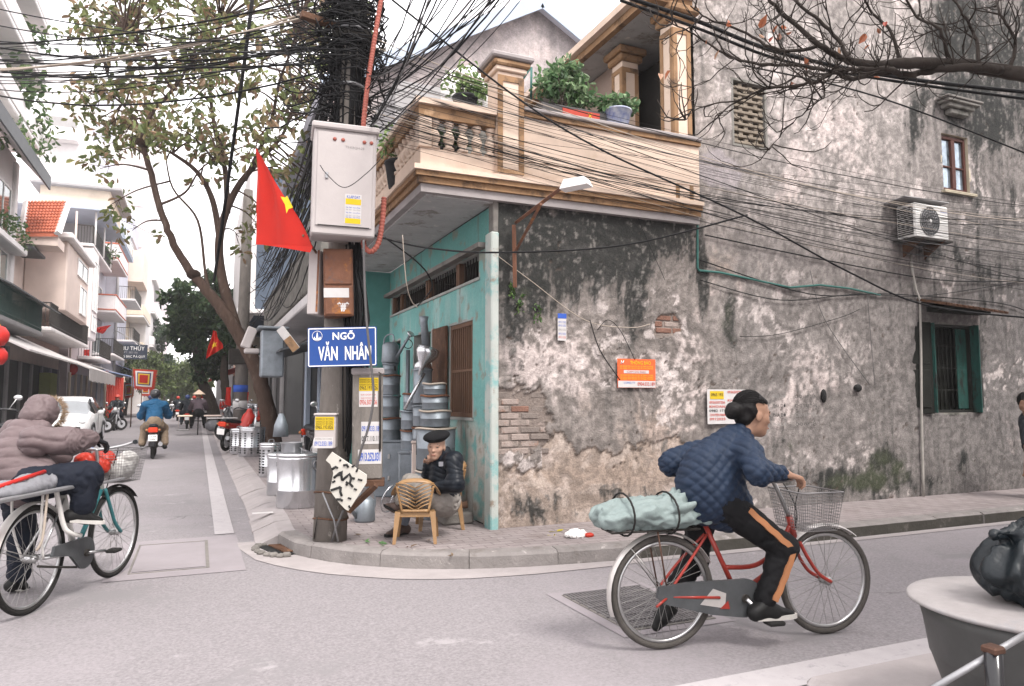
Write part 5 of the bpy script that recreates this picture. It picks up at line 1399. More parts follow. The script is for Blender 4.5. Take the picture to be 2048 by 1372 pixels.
# right side of the street beyond the corner house
t = thing('shop_house', 'shabby shop house with a sloping balcony next to the teal shop', 'house', (2.9, 11.2, 0))
MB().box(0, 7, 0, 11.5, .05, 3.0).build('wall', 'shop_dark', t); MB().box(-.1, 7, .02, 11.5, 3.05, 6.6).build('upper_wall', 'h_grey', t)
for y_ in (.1, 2.4, 4.7, 7.2, 9.6): MB().cbox(-.14, -.01, y_, y_ + .35, .12, 3.04, .01).build('pillar', 'h_blue' if int(y_) % 2 else 'h_white', t)
MB().cbox(-1.15, -.11, .5, 11.4, 3.1, 3.3, .02).build('balcony_slab', 'h_white', t); MB().cbox(-1.17, -1.02, .5, 11.4, 3.32, 4.15, .02).build('balcony_parapet', 'mould_cement', t); MB().cbox(-1.2, -1.0, .45, 11.45, 4.152, 4.22, .02).build('coping', 'concrete_dark', t)
awning(t, 3, 9, 2.3, 2.75, -1.5, 'awning_dark')
mat('shutter_steel', (.3, .34, .36), .5, .5, var=.2, scale=3, stretch=(1, 1, 30))
for y_ in (.5, 2.8): MB().box(-.02, -.004, y_, y_ + 1.8, .15, 2.6).build('rolling_shutter', 'shutter_steel', t)
t = thing('slate_house', 'house with a blank slate blue end wall above the trees on the right', 'house', (1.75, 27, 0))
MB().box(.0, 8, 0, 12, 4.6, 9.8).build('upper_wall', 'slate_blue', t); MB().box(-.28, -.002, -.1, 12, 4.4, 9.9).build('corner_strip', 'h_white', t)
MB().box(1.2, 8, .3, 12, .05, 4.55).build('wall', 'h_dark', t); MB().cbox(-.6, 4, -.4, .3, 4.4, 4.56, .02).build('canopy', 'h_white', t)
for y_ in (1, 4, 7): MB().cbox(1.05, 1.19, y_, y_ + .4, .1, 4.3, .02).build('pillar', 'h_grey', t)
t = thing('shop_house', 'far shop house with red banners on the right beyond the slate wall', 'house', (2.2, 40, 0))
MB().box(0, 8, 0, 14, .05, 7.5).build('wall', 'h_cream', t); MB().box(-.03, -.003, 0, 14, .1, 3).build('shop_opening', 'shop_dark', t); awning(t, 0, 14, 2.6, 3.2, -1.6, 'red_cloth')
t = thing('shop_house', 'farthest house on the right side of the street', 'house', (2.4, 55, 0))
MB().box(0, 8, 0, 60, .05, 9).build('wall', 'h_grey', t)
for y_ in (2, 8, 14, 22): MB().box(-.05, -.003, y_, y_ + 3, 4, 6).build('window', 'shop_dark', t)
# hanging metal boxes and boards in front of the shop house
mat('zinc', (.27, .3, .33), .5, .6, var=.35, scale=5, bump=.1, bscale=25, patch=((.17, .19, .21), 3, .53, .15))
mat('steel_bright', (.62, .63, .65), .25, .9, var=.15, scale=4, bump=.05, bscale=20)
o = thing('zinc_duct', 'hanging grey zinc duct in front of the shabby shop house', 'duct', ond(544, 700, 14.5))
MB().cbox(-.22, .22, -.2, .2, -.55, .4, .03).build('box', 'zinc', o); MB().cbox(-.3, .3, -.28, .28, .4, .46, .02).build('hood', 'zinc', o)
o, w, h, bb = panelthing('hanging_board', 'orange and white poster board hanging crooked left of the street sign', 'board', ond(583, 650, 11), ond(596, 640, 11), ond(586, 705, 11), .04, 'paper_white', .005)
MB().box(.0, w, -.006, -.002, 0, h * .55).build('orange_half', 'ochre_trim', o)
o = thing('speaker_box', 'small white bracket box fixed to the leaning tree trunk', 'box', ond(497, 678, 15))
MB().cbox(-.1, .1, -.1, .1, -.2, .25, .02, Matrix.Rotation(R(20), 4, 'Y')).build('body', 'cabinet_white', o); MB().cbox(-.08, .22, -.1, .1, -.3, -.2, .02).build('foot', 'cabinet_white', o)

# gable house and the broken wall behind the corner house
vmat('old_render', .92, .4, 20, .25, 8)
gt = thing('gable_house', 'grey rendered gable end with a pale roof edge behind the balcony', 'house', (6.7, 14, 0))
def gcol(U, V):
    P = np.stack([U, V, 0 * V], -1); n1 = fbm(P * .7, 81, 5, .6); n2 = fbm(P * 3, 85, 4)
    c = np.array((.3, .265, .26)) * (.7 + .6 * n1)[..., None]
    c = lerp(c, (.5, .42, .4), sstep(.5, .7, n1 * .6 + n2 * .4)); c = lerp(c, (.13, .12, .12), sstep(.55, .75, fbm(P * [3, .5, 1], 88, 4)) * .5)
    return c
gw = wall_grid('gable_wall', (6.7, 14, 0), (1, 0, 0), (0, 0, 1), (-4.6, 3.4), (3, 10.2), .06, [], gcol, lambda U, V: 0 * U, 'old_render', None)
me = gw.data; bmx = bmesh.new(); bmx.from_mesh(me)
for sgn_, sl_ in ((-1, .585), (1, .56)):
    bmesh.ops.bisect_plane(bmx, geom=bmx.verts[:] + bmx.edges[:] + bmx.faces[:], plane_co=(6.7, 14, 10.1), plane_no=(sgn_ * sl_, 0, 1), clear_outer=True)
bmx.to_mesh(me); bmx.free(); gw.parent = gt; gw.matrix_parent_inverse = Matrix.Translation((-6.7, -14, 0))
for sgn_, sl_, L_ in ((-1, .585, 5.4), (1, .56, 4.2)):
    M = Matrix.Translation((0, -.25, 10.1)) @ Matrix.Rotation(math.atan(sl_) * (1 if sgn_ > 0 else -1) , 4, 'Y')
    MB().box(0 if sgn_ > 0 else -L_, L_ if sgn_ > 0 else 0, 0, 9, 0, .12, M).build('roof', 'h_lilac', gt)
    MB().box(0 if sgn_ > 0 else -L_, L_ if sgn_ > 0 else 0, -.04, -.002, -.1, .2, M).build('roof_edge', 'h_blue', gt)
rw = thing('ruined_wall', 'broken brick chimney wall standing behind the cables', 'wall', (3.4, 15.5, 0))
b = MB(); rr = random.Random(5)
for i in range(12):
    hgt = (9.2, 9.25, 9.1, 8.9, 8.4, 8.5, 8.3, 8.45, 8.2, 8.0, 7.6, 7.2)[i] + rr.uniform(-.1, .1)
    b.cbox(i * .13, i * .13 + .129, 0, .5, 5, hgt, .02)
b.build('broken_masonry', 'mould_cement', rw)
tk = thing('water_tank', 'rounded white water tank behind the balcony post', 'tank', (3.38, 9.3, 4.9))
MB().lathe([(.36, .3), (.4, .34), (.4, .9), (.37, 1.0), (.2, 1.1), (.05, 1.13)], n=22).build('tank', 'white_paint', tk)
MB().cbox(-.5, .5, -.5, .5, -1.4, .3, .02).build('stand', 'mould_cement', tk)
# ---------------------------------------------------------------- trees
mat('bark', (.075, .058, .046), .92, var=.45, scale=5, bump=.9, bscale=18, stretch=(3, 3, .7), patch=((.13, .11, .09), 4, .56, .12))
mat('bark_red', (.085, .055, .042), .9, var=.4, scale=5, bump=.7, bscale=22, stretch=(3, 3, .7), patch=((.13, .1, .08), 4, .56, .12))
def smoothpath(P, n=6):
    P = [Vector(p) for p in P]; out = []
    for i in range(len(P) - 1):
        p0, p1, p2, p3 = P[max(i - 1, 0)], P[i], P[i + 1], P[min(i + 2, len(P) - 1)]
        for k in range(n):
            t = k / n
            out.append(.5 * ((2 * p1) + (p2 - p0) * t + (2 * p0 - 5 * p1 + 4 * p2 - p3) * t * t + (3 * p1 - p0 - 3 * p2 + p3) * t ** 3))
    out.append(P[-1]); return out
def smoothr(r, n=6):
    out = []
    for i in range(len(r) - 1): out += [r[i] + (r[i + 1] - r[i]) * k / n for k in range(n)]
    return out + [r[-1]]
rt_ = random.Random(31)
LK = .78
def limbmesh(b, pts, rs, n=10, jit=.0):
    rs = [r0 * LK for r0 in rs]
    P = smoothpath(pts); r_ = smoothr(rs)
    P = [p + Vector((rt_.gauss(0, jit), rt_.gauss(0, jit), rt_.gauss(0, jit))) for p in P]
    b.path(P, r_, n); return P
T1 = thing('street_tree', 'big leaning tree with large green and brown leaves over the street', 'tree', (1.73, 18.8, .1))
T1.matrix_world = Matrix.Translation((1.73, 18.8, .1))
inv1 = Matrix.Translation((-1.73, -18.8, -.1))
tb = MB()
d = 17.6
tr = limbmesh(tb, [Vector((1.73, 18.8, .0)), ond(538, 840, 17.7), ond(520, 760, 17.6), ond(490, 690, 17.5), ond(445, 620, 17.4), ond(400, 565, 17.3), ond(365, 520, 17.2), ond(340, 470, 17), ond(318, 410, 16.9), ond(300, 340, 16.8), ond(287, 285, 16.7), ond(305, 225, 16.6), ond(345, 180, 16.5), ond(380, 130, 16.4)], [.36, .26, .23, .21, .18, .145, .12, .105, .095, .085, .075, .06, .05, .03], 12, .008)
br = [limbmesh(tb, [ond(x, y, dd) for x, y, dd in L_], rs) for L_, rs in (
    ([(470, 655, 17.5), (445, 560, 17.8), (438, 490, 18), (450, 430, 18), (478, 370, 18), (520, 320, 17.8), (565, 270, 17.6), (590, 200, 17.5)], [.2, .15, .13, .12, .1, .075, .05, .03]),
    ([(440, 480, 18), (425, 400, 18), (395, 345, 17.8), (350, 310, 17.5), (330, 300, 17.3)], [.11, .09, .07, .05, .03]),
    ([(455, 425, 18), (450, 340, 18.4), (430, 260, 18.6), (420, 150, 18.8), (440, 40, 19)], [.1, .08, .065, .05, .03]),
    ([(490, 360, 18), (540, 250, 17), (560, 160, 16.5), (600, 60, 16)], [.07, .055, .04, .02]),
    ([(287, 285, 16.7), (270, 240, 16.8), (240, 200, 17), (215, 150, 17)], [.06, .045, .03, .015]),
    ([(345, 180, 16.5), (300, 110, 16.2), (250, 60, 16)], [.05, .03, .015]),
    ([(318, 410, 16.9), (370, 385, 17), (400, 340, 17), (450, 300, 17)], [.045, .035, .025, .015]),
    ([(420, 590, 17.3), (410, 540, 18), (395, 440, 18.5), (345, 375, 18.6), (330, 300, 18.6)], [.07, .045, .04, .03, .02]))]
for i in range(5):
    k = rt_.choice((8, 16, 22, 30, 40)); c0 = tr[min(k * 2, len(tr) - 1)]
    tb.ell(c0, (.17, .17, .13), 8, 6)
clus = []
rl = random.Random(77)
def inzone(x, y):
    if x < 180 or x > 720: return 0
    if y < 320: top = 1.0 if x > 250 else .55
    elif y < 480: top = .55 if x > 370 else .12
    else: top = .0
    if 180 < x < 330 and 120 < y < 210: top *= .75
    if 300 < x < 420 and 310 < y < 460: top *= .12
    return top
n_ = 0
while n_ < 205:
    x, y = rl.uniform(175, 725), rl.uniform(-120, 480)
    if rl.random() < inzone(x, y):
        clus.append((x, y, rl.uniform(15.2, 19.5))); n_ += 1
extra = [(190, 210, 16.8), (205, 235, 16.8), (230, 250, 16.8), (215, 262, 16.9), (250, 270, 16.7), (265, 240, 16.8), (205, 140, 17), (195, 70, 16.5), (215, 20, 16.5), (240, 45, 16.2), (255, 90, 16.3), (215, 85, 16.6)]
lc = []
nodes = [p for L_ in br for p in L_[2:]] + tr[30:]
for x, y, dd in clus + extra:
    c = ond(x, y, dd)
    e = min(nodes, key=lambda q: (q - c).length + rl.uniform(0, .3))
    mid = e.lerp(c, .55) + Vector((0, 0, .12))
    tb.path(smoothpath([e, mid, c], 4), smoothr([.028, .018, .007], 4), 5)
    for j in range(rl.choice((2, 3, 3))):
        c2 = c + Vector((rl.gauss(0, .25), rl.gauss(0, .25), rl.gauss(0, .2)))
        tb.path([mid.lerp(c, .6), c2], [.008, .004], 4)
        lc.append((c2, (.28, .28, .22), rl.choice((8, 11, 14)), .215))
ob = tb.build('trunk', 'bark_red'); ob.parent = T1; ob.matrix_parent_inverse = inv1
v, f, c = leafcloud(lc, 5, [(.15, .18, .06), (.19, .19, .075), (.11, .145, .05), (.22, .18, .09), (.16, .185, .065), (.13, .16, .055), (.26, .17, .1)], shell=.45)
ob = npmesh('crown', v, f, 'leaf', None, False, c); ob.parent = T1; ob.matrix_parent_inverse = inv1; tag(ob, kind='stuff')

def tree(label, base, trunk, rs, clusters, seed, cols, leaf, n, group='street trees'):
    t = thing('street_tree', label, 'tree', base, group=group)
    iv = Matrix.Translation(-Vector(base))
    b = MB(); P = limbmesh(b, trunk, rs, 8, .01)
    cl = []
    r_ = random.Random(seed)
    for c, rad in clusters:
        e = min(P[len(P) // 3:], key=lambda q: (q - Vector(c)).length)
        b.path(smoothpath([e, e.lerp(Vector(c), .5) + Vector((0, 0, .15)), Vector(c)], 4), smoothr([.06, .04, .02], 4), 5)
        for j in range(10):
            dv = Vector((r_.gauss(0, 1), r_.gauss(0, 1), r_.gauss(0, 1))).normalized() * r_.uniform(.45, 1)
            cl.append((Vector(c) + Vector((dv.x * rad, dv.y * rad, dv.z * rad * .8)), (rad * .35, rad * .35, rad * .28), n // 10, leaf))
    o = b.build('trunk', 'bark'); o.parent = t; o.matrix_parent_inverse = iv
    v, f, c = leafcloud(cl, seed, cols); o = npmesh('crown', v, f, 'leaf', None, False, c); o.parent = t; o.matrix_parent_inverse = iv; tag(o, kind='stuff')
    return t
DG = [(.028, .06, .024), (.04, .078, .03), (.022, .045, .02), (.06, .095, .035)]
LG = [(.11, .15, .05), (.14, .18, .06), (.08, .11, .04)]
B1 = ond(436, 832, 36)
tree('dark tree with a trunk leaning left beside the low flags', (B1.x, B1.y, 0.1), [Vector((B1.x, B1.y, 0)), ond(420, 800, 36), ond(405, 765, 36), ond(395, 720, 36), ond(390, 660, 36), ond(395, 600, 36)], [.42, .36, .3, .26, .2, .1],
     [(ond(x, y, dd), r_) for x, y, dd, r_ in ((375, 590, 34, 1.0), (405, 570, 36, 1.1), (385, 630, 35, 1.1), (420, 620, 37, 1.2), (370, 660, 35, .8), (410, 670, 36, 1.1), (430, 700, 36, .9), (365, 620, 36, .8), (440, 650, 37, 1.0), (395, 700, 35, .9), (440, 590, 37, .9), (415, 740, 36, .8))], 41, DG, .3, 700)
B2 = ond(460, 832, 33)
tree('dark upright tree directly behind the leaning trunk on the right pavement', (B2.x, B2.y, .1), [Vector((B2.x, B2.y, 0)), ond(452, 790, 33), ond(448, 740, 33), ond(455, 680, 33)], [.3, .25, .22, .1],
     [(ond(x, y, dd), r_) for x, y, dd, r_ in ((440, 690, 33, .8), (465, 660, 33, .9), (480, 700, 34, .8), (455, 620, 34, .9), (490, 640, 35, .9))], 43, DG, .3, 500)
B3 = Vector((-5.4, 66, .1))
tree('light green rounded tree on the left behind the festival banners', B3, [B3 - Vector((0, 0, .1)), Vector((-5.2, 66, 2)), Vector((-4.9, 66, 4))], [.2, .16, .1],
     [(ond(x, y, dd), r_) for x, y, dd, r_ in ((268, 735, 60, 1.3), (290, 725, 60, 1.4), (312, 745, 60, 1.3), (285, 755, 58, 1.2), (325, 770, 60, 1.1), (305, 775, 58, 1.0), (255, 745, 62, .9))], 45, LG, .36, 600)
for i, (x, y, dd, lab, cl_) in enumerate(((322, 668, 80, 'small dark spreading tree in front of the far cream house', DG), (340, 740, 85, 'hazy green tree at the left of the far end of the street', DG), (362, 760, 100, 'hazy green tree in the middle of the far end of the street', DG), (385, 750, 75, 'hazy green tree at the right of the far end of the street', LG))):
    bs = ond(x, 815, dd); bs.z = .1
    tree(lab, bs, [bs, Vector((bs.x + .2, bs.y, 2.5)), ond(x, y, dd)], [.3, .25, .12], [(ond(x + rl.uniform(-26, 26), y + rl.uniform(-20, 28) * (1 if i else .45), dd + rl.uniform(-3, 3)), dd * .016) for k in range(8 if i else 5)], 50 + i, cl_, .4, 420)
far = MB()
v, f, c = leafcloud([(ond(rl.uniform(318, 400), rl.uniform(735, 800), rl.uniform(115, 150)), (3, 3, 2.4), 260, .6) for k in range(26)], 66, DG + LG)
tag(npmesh('far_trees', v, f, 'leaf', None, False, c), 'mass of hazy trees closing the end of the street', 'trees', kind='stuff')

# bare tree reaching in from the right
LK = .78
BT = thing('bare_tree', 'bare winter tree reaching its twigs in from the top right with a few red leaves', 'tree', (8.6, 2.1, .1))
ivb = Matrix.Translation((-8.6, -2.1, -.1))
b = MB(); D0 = 4.7
def q(x, y, dd=D0): return ond(x, y, dd)
hub = q(2060, 150)
limbmesh(b, [Vector((8.6, 2.1, .0)), Vector((8.5, 2.0, 1.5)), Vector((7.6, 1.95, 2.9)), hub.lerp(Vector((7.0, 1.9, 3.3)), .4), hub], [.22, .18, .13, .09, .075], 10)
main = [([(2060, 150), (1980, 138), (1900, 128), (1820, 126), (1750, 130), (1690, 118), (1640, 90), (1580, 40), (1530, -10)], [.075, .068, .06, .055, .045, .035, .028, .02, .015]),
        ([(2000, 140), (1930, 135), (1860, 142), (1810, 150), (1770, 138), (1700, 140), (1660, 142)], [.05, .042, .034, .03, .028, .022, .018]),
        ([(1830, 150), (1760, 145), (1700, 158), (1670, 145), (1640, 160), (1590, 172), (1530, 178), (1480, 200), (1430, 232)], [.03, .026, .024, .02, .018, .016, .013, .01, .006]),
        ([(1650, 140), (1590, 130), (1520, 128), (1460, 112), (1390, 70), (1330, 40)], [.02, .017, .014, .012, .009, .005]),
        ([(1640, 92), (1560, 100), (1480, 60), (1420, 40), (1380, 10)], [.02, .016, .012, .009, .006]),
        ([(1700, 120), (1660, 60), (1600, 10), (1560, -30)], [.022, .018, .014, .01]),
        ([(1800, 126), (1780, 60), (1740, 20), (1720, -30)], [.02, .015, .012, .008]), ([(1900, 128), (1880, 60), (1830, 30), (1800, -30)], [.022, .016, .012, .008]),
        ([(1960, 135), (1950, 70), (1920, 20), (1900, -20)], [.022, .016, .012, .008]), ([(2020, 142), (2030, 80), (2000, 30), (1990, -20)], [.022, .016, .012, .008]),
        ([(1640, 160), (1650, 190), (1620, 215), (1570, 260), (1540, 300)], [.01, .008, .007, .005, .003]), ([(1480, 200), (1400, 215), (1370, 240)], [.009, .006, .004])]
tips = []
for L_, rs in main:
    P = limbmesh(b, [q(x, y, D0 + rt_.uniform(-.1, .1)) for x, y in L_], [r0 * .85 for r0 in rs], 7, .003)
    tips += [(P[i], (P[min(i + 1, len(P) - 1)] - P[i - 1]).normalized()) for i in range(3, len(P), 1)]
leafpts = []
def twig(p, dirv, L, r, depth):
    pts = [p]; dv = dirv.copy()
    n = 6
    bend = Vector((0, 0, rt_.uniform(.15, .5)))
    for i in range(n):
        dv = (dv + Vector((rt_.gauss(0, .2), rt_.gauss(0, .2), rt_.gauss(0, .16))) + bend * (i / n)).normalized()
        pts.append(pts[-1] + dv * L / n)
    b.path(pts, [r * (1 - .55 * i / n) for i in range(n + 1)], 5)
    if depth > 0:
        for k in range(rt_.choice((1, 2, 2, 3))):
            i = rt_.randint(2, n)
            twig(pts[i], (dv + Vector((rt_.gauss(0, .8), rt_.gauss(0, .8), rt_.gauss(-.1, .6)))).normalized(), L * rt_.uniform(.5, .8), r * .65, depth - 1)
    elif rt_.random() < .07: leafpts.append(pts[-1])
for i in range(190):
    p, tv = rt_.choice(tips)
    sd = Vector((rt_.gauss(0, 1), rt_.gauss(0, 1), rt_.gauss(.15, 1)))
    twig(p, (tv * .3 - Vector(_r) * .35 + sd * .7).normalized(), rt_.uniform(.18, .42), rt_.uniform(.0035, .0065), rt_.choice((0, 1, 1, 2)))
mat('bark_dark', (.04, .032, .027), .92, var=.4, scale=6, bump=.9, bscale=25)
o = b.build('branches', 'bark_dark'); o.parent = BT; o.matrix_parent_inverse = ivb
for lp_ in [q(1412, 85), q(1440, 100), q(1555, 78), q(1675, 90), q(1725, 100), q(1385, 200), q(1545, 78), q(1460, 52)] + leafpts[:16]:
    v, f, c = leafcloud([(lp_, (.02, .02, .02), 1, rt_.uniform(.05, .085))], rt_.randint(0, 9999), [(.42, .07, .04), (.4, .13, .06), (.28, .1, .05), (.5, .3, .2)])
    o = npmesh('leaf', v, f, 'leaf', None, False, c); o.parent = BT; o.matrix_parent_inverse = ivb
# ---------------------------------------------------------------- bicycles
mat('rubber', (.02, .019, .018), .85, var=.3, scale=10, bump=.2); mat('rubber_dusty', (.075, .068, .062), .9, var=.35, scale=10, bump=.3)
mat('chrome', (.5, .5, .5), .3, .9, var=.25, scale=12); mat('spoke', (.3, .29, .28), .4, .8)
mat('bike_red', (.3, .035, .025), .4, var=.35, scale=8, coat=.3, patch=((.14, .05, .035), 9, .6, .1)); mat('bike_teal', (.03, .14, .15), .4, var=.2, coat=.3); mat('bike_white', (.62, .6, .57), .45, var=.15, scale=8)
mat('fender', (.55, .52, .5), .4, .5, var=.25, scale=8); mat('leather_tan', (.27, .15, .1), .5, var=.3, scale=10); mat('leather_black', (.015, .017, .02), .45, var=.2)
mat('mesh_wire', (.26, .25, .25), .5, .6); mat('chaincase', (.1, .105, .11), .5, .5, var=.35, scale=7, bump=.1); mat('rusty_steel', (.1, .055, .04), .6, .5, var=.4, scale=12)
mat('reflector', (.5, .03, .02), .25); mat('plastic_white', (.65, .64, .62), .5, var=.1)
def wheel(par, name, x, r, tm, rimm, seed=0, steer=0., wid=.019, y=0.):
    M = Matrix.Translation((x, y, r)) @ Matrix.Rotation(steer, 4, 'Z')
    def ring(rad, rr, n, yy=0., sq=1.): return [M @ Vector((rad * math.cos(a), yy, rad * math.sin(a))) for a in np.linspace(0, 2 * math.pi, n + 1)[:-1]]
    w = MB().path(ring(r - wid, wid, 56), wid, 8, closed=True).build(name, tm, par)
    MB().path(ring(r - wid * 2.3, .01, 48), .011, 6, closed=True).build('rim', rimm, w)
    MB().path([M @ Vector((0, -.045, 0)), M @ Vector((0, -.03, 0)), M @ Vector((0, .03, 0)), M @ Vector((0, .045, 0))], [.008, .026, .026, .008], 10).build('hub', 'chrome', w)
    b = MB(); R0 = r - wid * 2.3
    for i in range(32):
        a = 2 * math.pi * i / 32; s = (-1) ** i; da = .55 * (1 if (i // 2) % 2 else -1)
        b.path([M @ Vector((.024 * math.cos(a + da * 2), s * .026, .024 * math.sin(a + da * 2))), M @ Vector((R0 * math.cos(a), 0, R0 * math.sin(a)))], .0016, 3, False)
    tag(b.build('spokes', 'spoke', w), kind='stuff')
    return w
def fender(par, x, r, a0, a1, m, w=.03, y=0.):
    b = MB(); b.smooth = True; n = 22; vs = []
    for i in range(n + 1):
        a = a0 + (a1 - a0) * i / n
        for k in range(5):
            t = (k - 2) / 2
            rr = r + .022 - .012 * t * t
            vs.append((x + rr * math.cos(a), y + t * w, r + rr * math.sin(a)))
    b.add(vs, [(i * 5 + k, i * 5 + k + 1, (i + 1) * 5 + k + 1, (i + 1) * 5 + k) for i in range(n) for k in range(4)])
    return b.build('fender', m, par)
def tube(par, name, pts, r, m, n=8, sm=True):
    return MB().path(smooth3(pts, 5) if sm and len(pts) > 2 else pts, r, n).build(name, m, par)
def pedal(par, c, ang=0.):
    return MB().cbox(-.05, .05, -.04, .04, -.012, .012, .008, Matrix.Translation(c) @ Matrix.Rotation(ang, 4, 'Y')).build('pedal', 'rubber', par)
def basket(par, x0, x1, z0, z1, w, m, flare=.04, tilt=0.):
    """wire mesh basket: thin wires with gaps"""
    b = MB(); M = Matrix.Translation((x0, 0, z0)) @ Matrix.Rotation(tilt, 4, 'Y'); L = x1 - x0; H_ = z1 - z0
    def P(u, v, t):    # u 0..1 along perimeter side, t height
        return M @ Vector((u * (L + 2 * flare * t) - flare * t, v * (w / 2 + flare * t), t * H_))
    nn = 16
    for i in range(nn + 1):
        u = i / nn
        for s in (-1, 1): b.path([P(u, s, 0), P(u, s, 1)], .0016, 3, False)
        vv = -1 + 2 * u
        for uu in (0, 1): b.path([P(uu, vv, 0), P(uu, vv, 1)], .0016, 3, False)
        b.path([P(u, -1, 0), P(u, 1, 0)], .0016, 3, False)
    for j in range(13):
        t = j / 12
        b.path([P(0, -1, t), P(1, -1, t), P(1, 1, t), P(0, 1, t)], .0016 if j < 12 else .005, 4, closed=True)
    return b.build('basket', m, par)

# red bicycle
RBx, RBy, RBa = 2.40, 3.42, R(-9)
rb_ = thing('bicycle', 'old red step-through bicycle with wire basket ridden across the alley mouth', 'bicycle', (RBx, RBy, 0), RBa)
RW, LB = .31, 1.05
wheel(rb_, 'rear_wheel', 0, RW, 'rubber_dusty', 'chrome'); wheel(rb_, 'front_wheel', LB, RW, 'rubber_dusty', 'chrome')
fender(rb_, 0, RW, R(25), R(200), 'fender'); fender(rb_, LB, RW, R(50), R(130), 'fender')
BBp = Vector((.46, 0, .265)); ST = Vector((.27, 0, .66)); HT, HB = Vector((.815, 0, .69)), Vector((.85, 0, .555))
tube(rb_, 'seat_tube', [BBp, ST], .015, 'bike_red'); tube(rb_, 'head_tube', [HT, HB], .02, 'bike_red')
tube(rb_, 'top_tube', [HT - Vector((-.01, 0, .05)), Vector((.72, 0, .5)), Vector((.58, 0, .42)), Vector((.385, 0, .42))], .014, 'bike_red')
tube(rb_, 'down_tube', [HB + Vector((0, 0, .02)), Vector((.7, 0, .4)), BBp], .016, 'bike_red')
for s in (-1, 1):
    tube(rb_, 'seat_stay', [ST + Vector((0, s * .012, -.05)), Vector((.12, s * .05, .45)), Vector((0, s * .06, RW))], .008, 'bike_red'); tube(rb_, 'chain_stay', [BBp + Vector((0, s * .03, 0)), Vector((0, s * .06, RW))], .009, 'bike_red')
    tube(rb_, 'fork_blade', [HB + Vector((.01, s * .03, -.01)), Vector((.905, s * .045, .45)), Vector((.97, s * .05, .36)), Vector((LB, s * .05, RW))], .011, 'bike_red')
    tube(rb_, 'fender_stay', [Vector((0, s * .06, RW)), Vector((-.2, s * .03, RW + .25))], .003, 'spoke'); tube(rb_, 'rack_stay', [Vector((0, s * .06, RW)), Vector((-.06, s * .07, .66))], .005, 'rusty_steel')
tube(rb_, 'seat_post', [ST, ST + Vector((-.03, 0, .08))], .012, 'chrome')
tube(rb_, 'stem', [HT, Vector((.73, 0, .87)), Vector((.7, 0, .9))], .013, 'chrome')
tube(rb_, 'handlebar', [(.62, -.27, .945), (.7, -.24, .95), (.76, -.16, .93), (.73, -.05, .9), (.7, 0, .9), (.73, .05, .9), (.76, .16, .93), (.7, .24, .95), (.62, .27, .945)], .011, 'chrome')
for s in (-1, 1): tube(rb_, 'grip', [(.59, s * .275, .944), (.68, s * .25, .951)], .016, 'leather_black'); tube(rb_, 'brake_cable', [(.73, s * .2, .93), (.82, s * .12, .92), (.86, 0, .75), (.86, 0, .62)], .0035, 'rubber')
sdl = MB(); sdl.ell((.2, 0, .75), (.12, .085, .035), 14, 8).ell((.32, 0, .755), (.1, .035, .028), 12, 8); sdl.build('saddle', 'leather_tan', rb_)
b = MB()
for s in (-.07, 0, .07): b.cyl((-.33, s, .655), (.2, s, .655), .006, n=6)
for x_ in (-.33, -.15, .03, .18): b.cyl((x_, -.07, .657), (x_, .07, .657), .006, n=6)
b.build('rack', 'iron_dark', rb_)
cc_ = MB(); M = Matrix.Translation((0, -.062, 0)) @ Matrix.Rotation(math.pi / 2, 4, 'X')
pts = [(.46 + .115 * math.cos(a), .265 + .105 * math.sin(a)) for a in np.linspace(-1.75, 1.75, 16)] + [(.1, .37), (-.06, .355), (-.075, .3), (-.03, .265), (.25, .19)]
cc_.prism(pts, 0, .025, M); cc_ = cc_.build('chain_case', 'chaincase', rb_)
MB().prism([(.18, .25), (.33, .22), (.34, .3), (.26, .33)], .0255, .027, M).build('decal', 'fender', cc_); MB().prism([(.3, .22), (.36, .215), (.35, .26)], .0275, .029, M).build('decal', 'bike_red', cc_)
tube(rb_, 'crank', [(.46, -.1, .265), (.57, -.115, .15)], .011, 'chrome'); tube(rb_, 'crank', [(.46, .08, .265), (.29, .1, .37)], .011, 'chrome')
pedal(rb_, (.59, -.16, .145)); pedal(rb_, (.27, .15, .38)); MB().cyl((.46, -.1, .265), (.46, .08, .265), .024, n=12).build('crank_axle', 'iron_dark', rb_)
basket(rb_, .82, 1.04, .62, .84, .26, 'mesh_wire', .03)
tube(rb_, 'kickstand', [(.02, -.08, .3), (.3, -.09, .28)], .008, 'bike_red'); tube(rb_, 'foot_peg', [(-.1, -.13, .27), (.0, -.07, .3)], .007, 'bike_red')
# sack strapped to its rack
mat('sack_green', (.15, .19, .185), .6, var=.35, scale=7, bump=.5, bscale=30, col2=(.2, .24, .232), patch=((.1, .135, .135), 6, .58, .12))
sk = thing('sack', 'pale green tarpaulin sack tied on the rack of the red bicycle', 'sack', (RBx + .05, RBy, 0), RBa)
def fold(amp, sc, seed, st=(1, 1, 1)):
    def fn(V, n):
        w = fbm(V * sc * np.array(st), seed, 3) - .5
        rdg = 1 - np.abs(2 * fbm(V * sc * np.array(st) * .8 + 5 * w[:, None], seed + 7, 3) - 1) * 2
        return amp * (w * 1.2 + .8 * np.clip(rdg, -1, 1))
    return fn
def sackfold(V, n):
    W_ = V + .05 * np.stack([fbm(V * 7, 77 + i, 2) - .5 for i in range(3)], 1)
    def rg(sc, sd): return np.clip(1 - np.abs(2 * fbm(W_ * sc, sd, 2) - 1) * 3.2, -.6, 1)
    k = sstep(-.1, .12, V[:, 0])
    return .016 * rg(np.array([5, 9, 9]), 79) + .011 * rg(np.array([11, 17, 17]), 83) + .012 * k * np.sin(np.arctan2(V[:, 2] - .76, V[:, 1]) * 11 + 20 * V[:, 0]) - .008
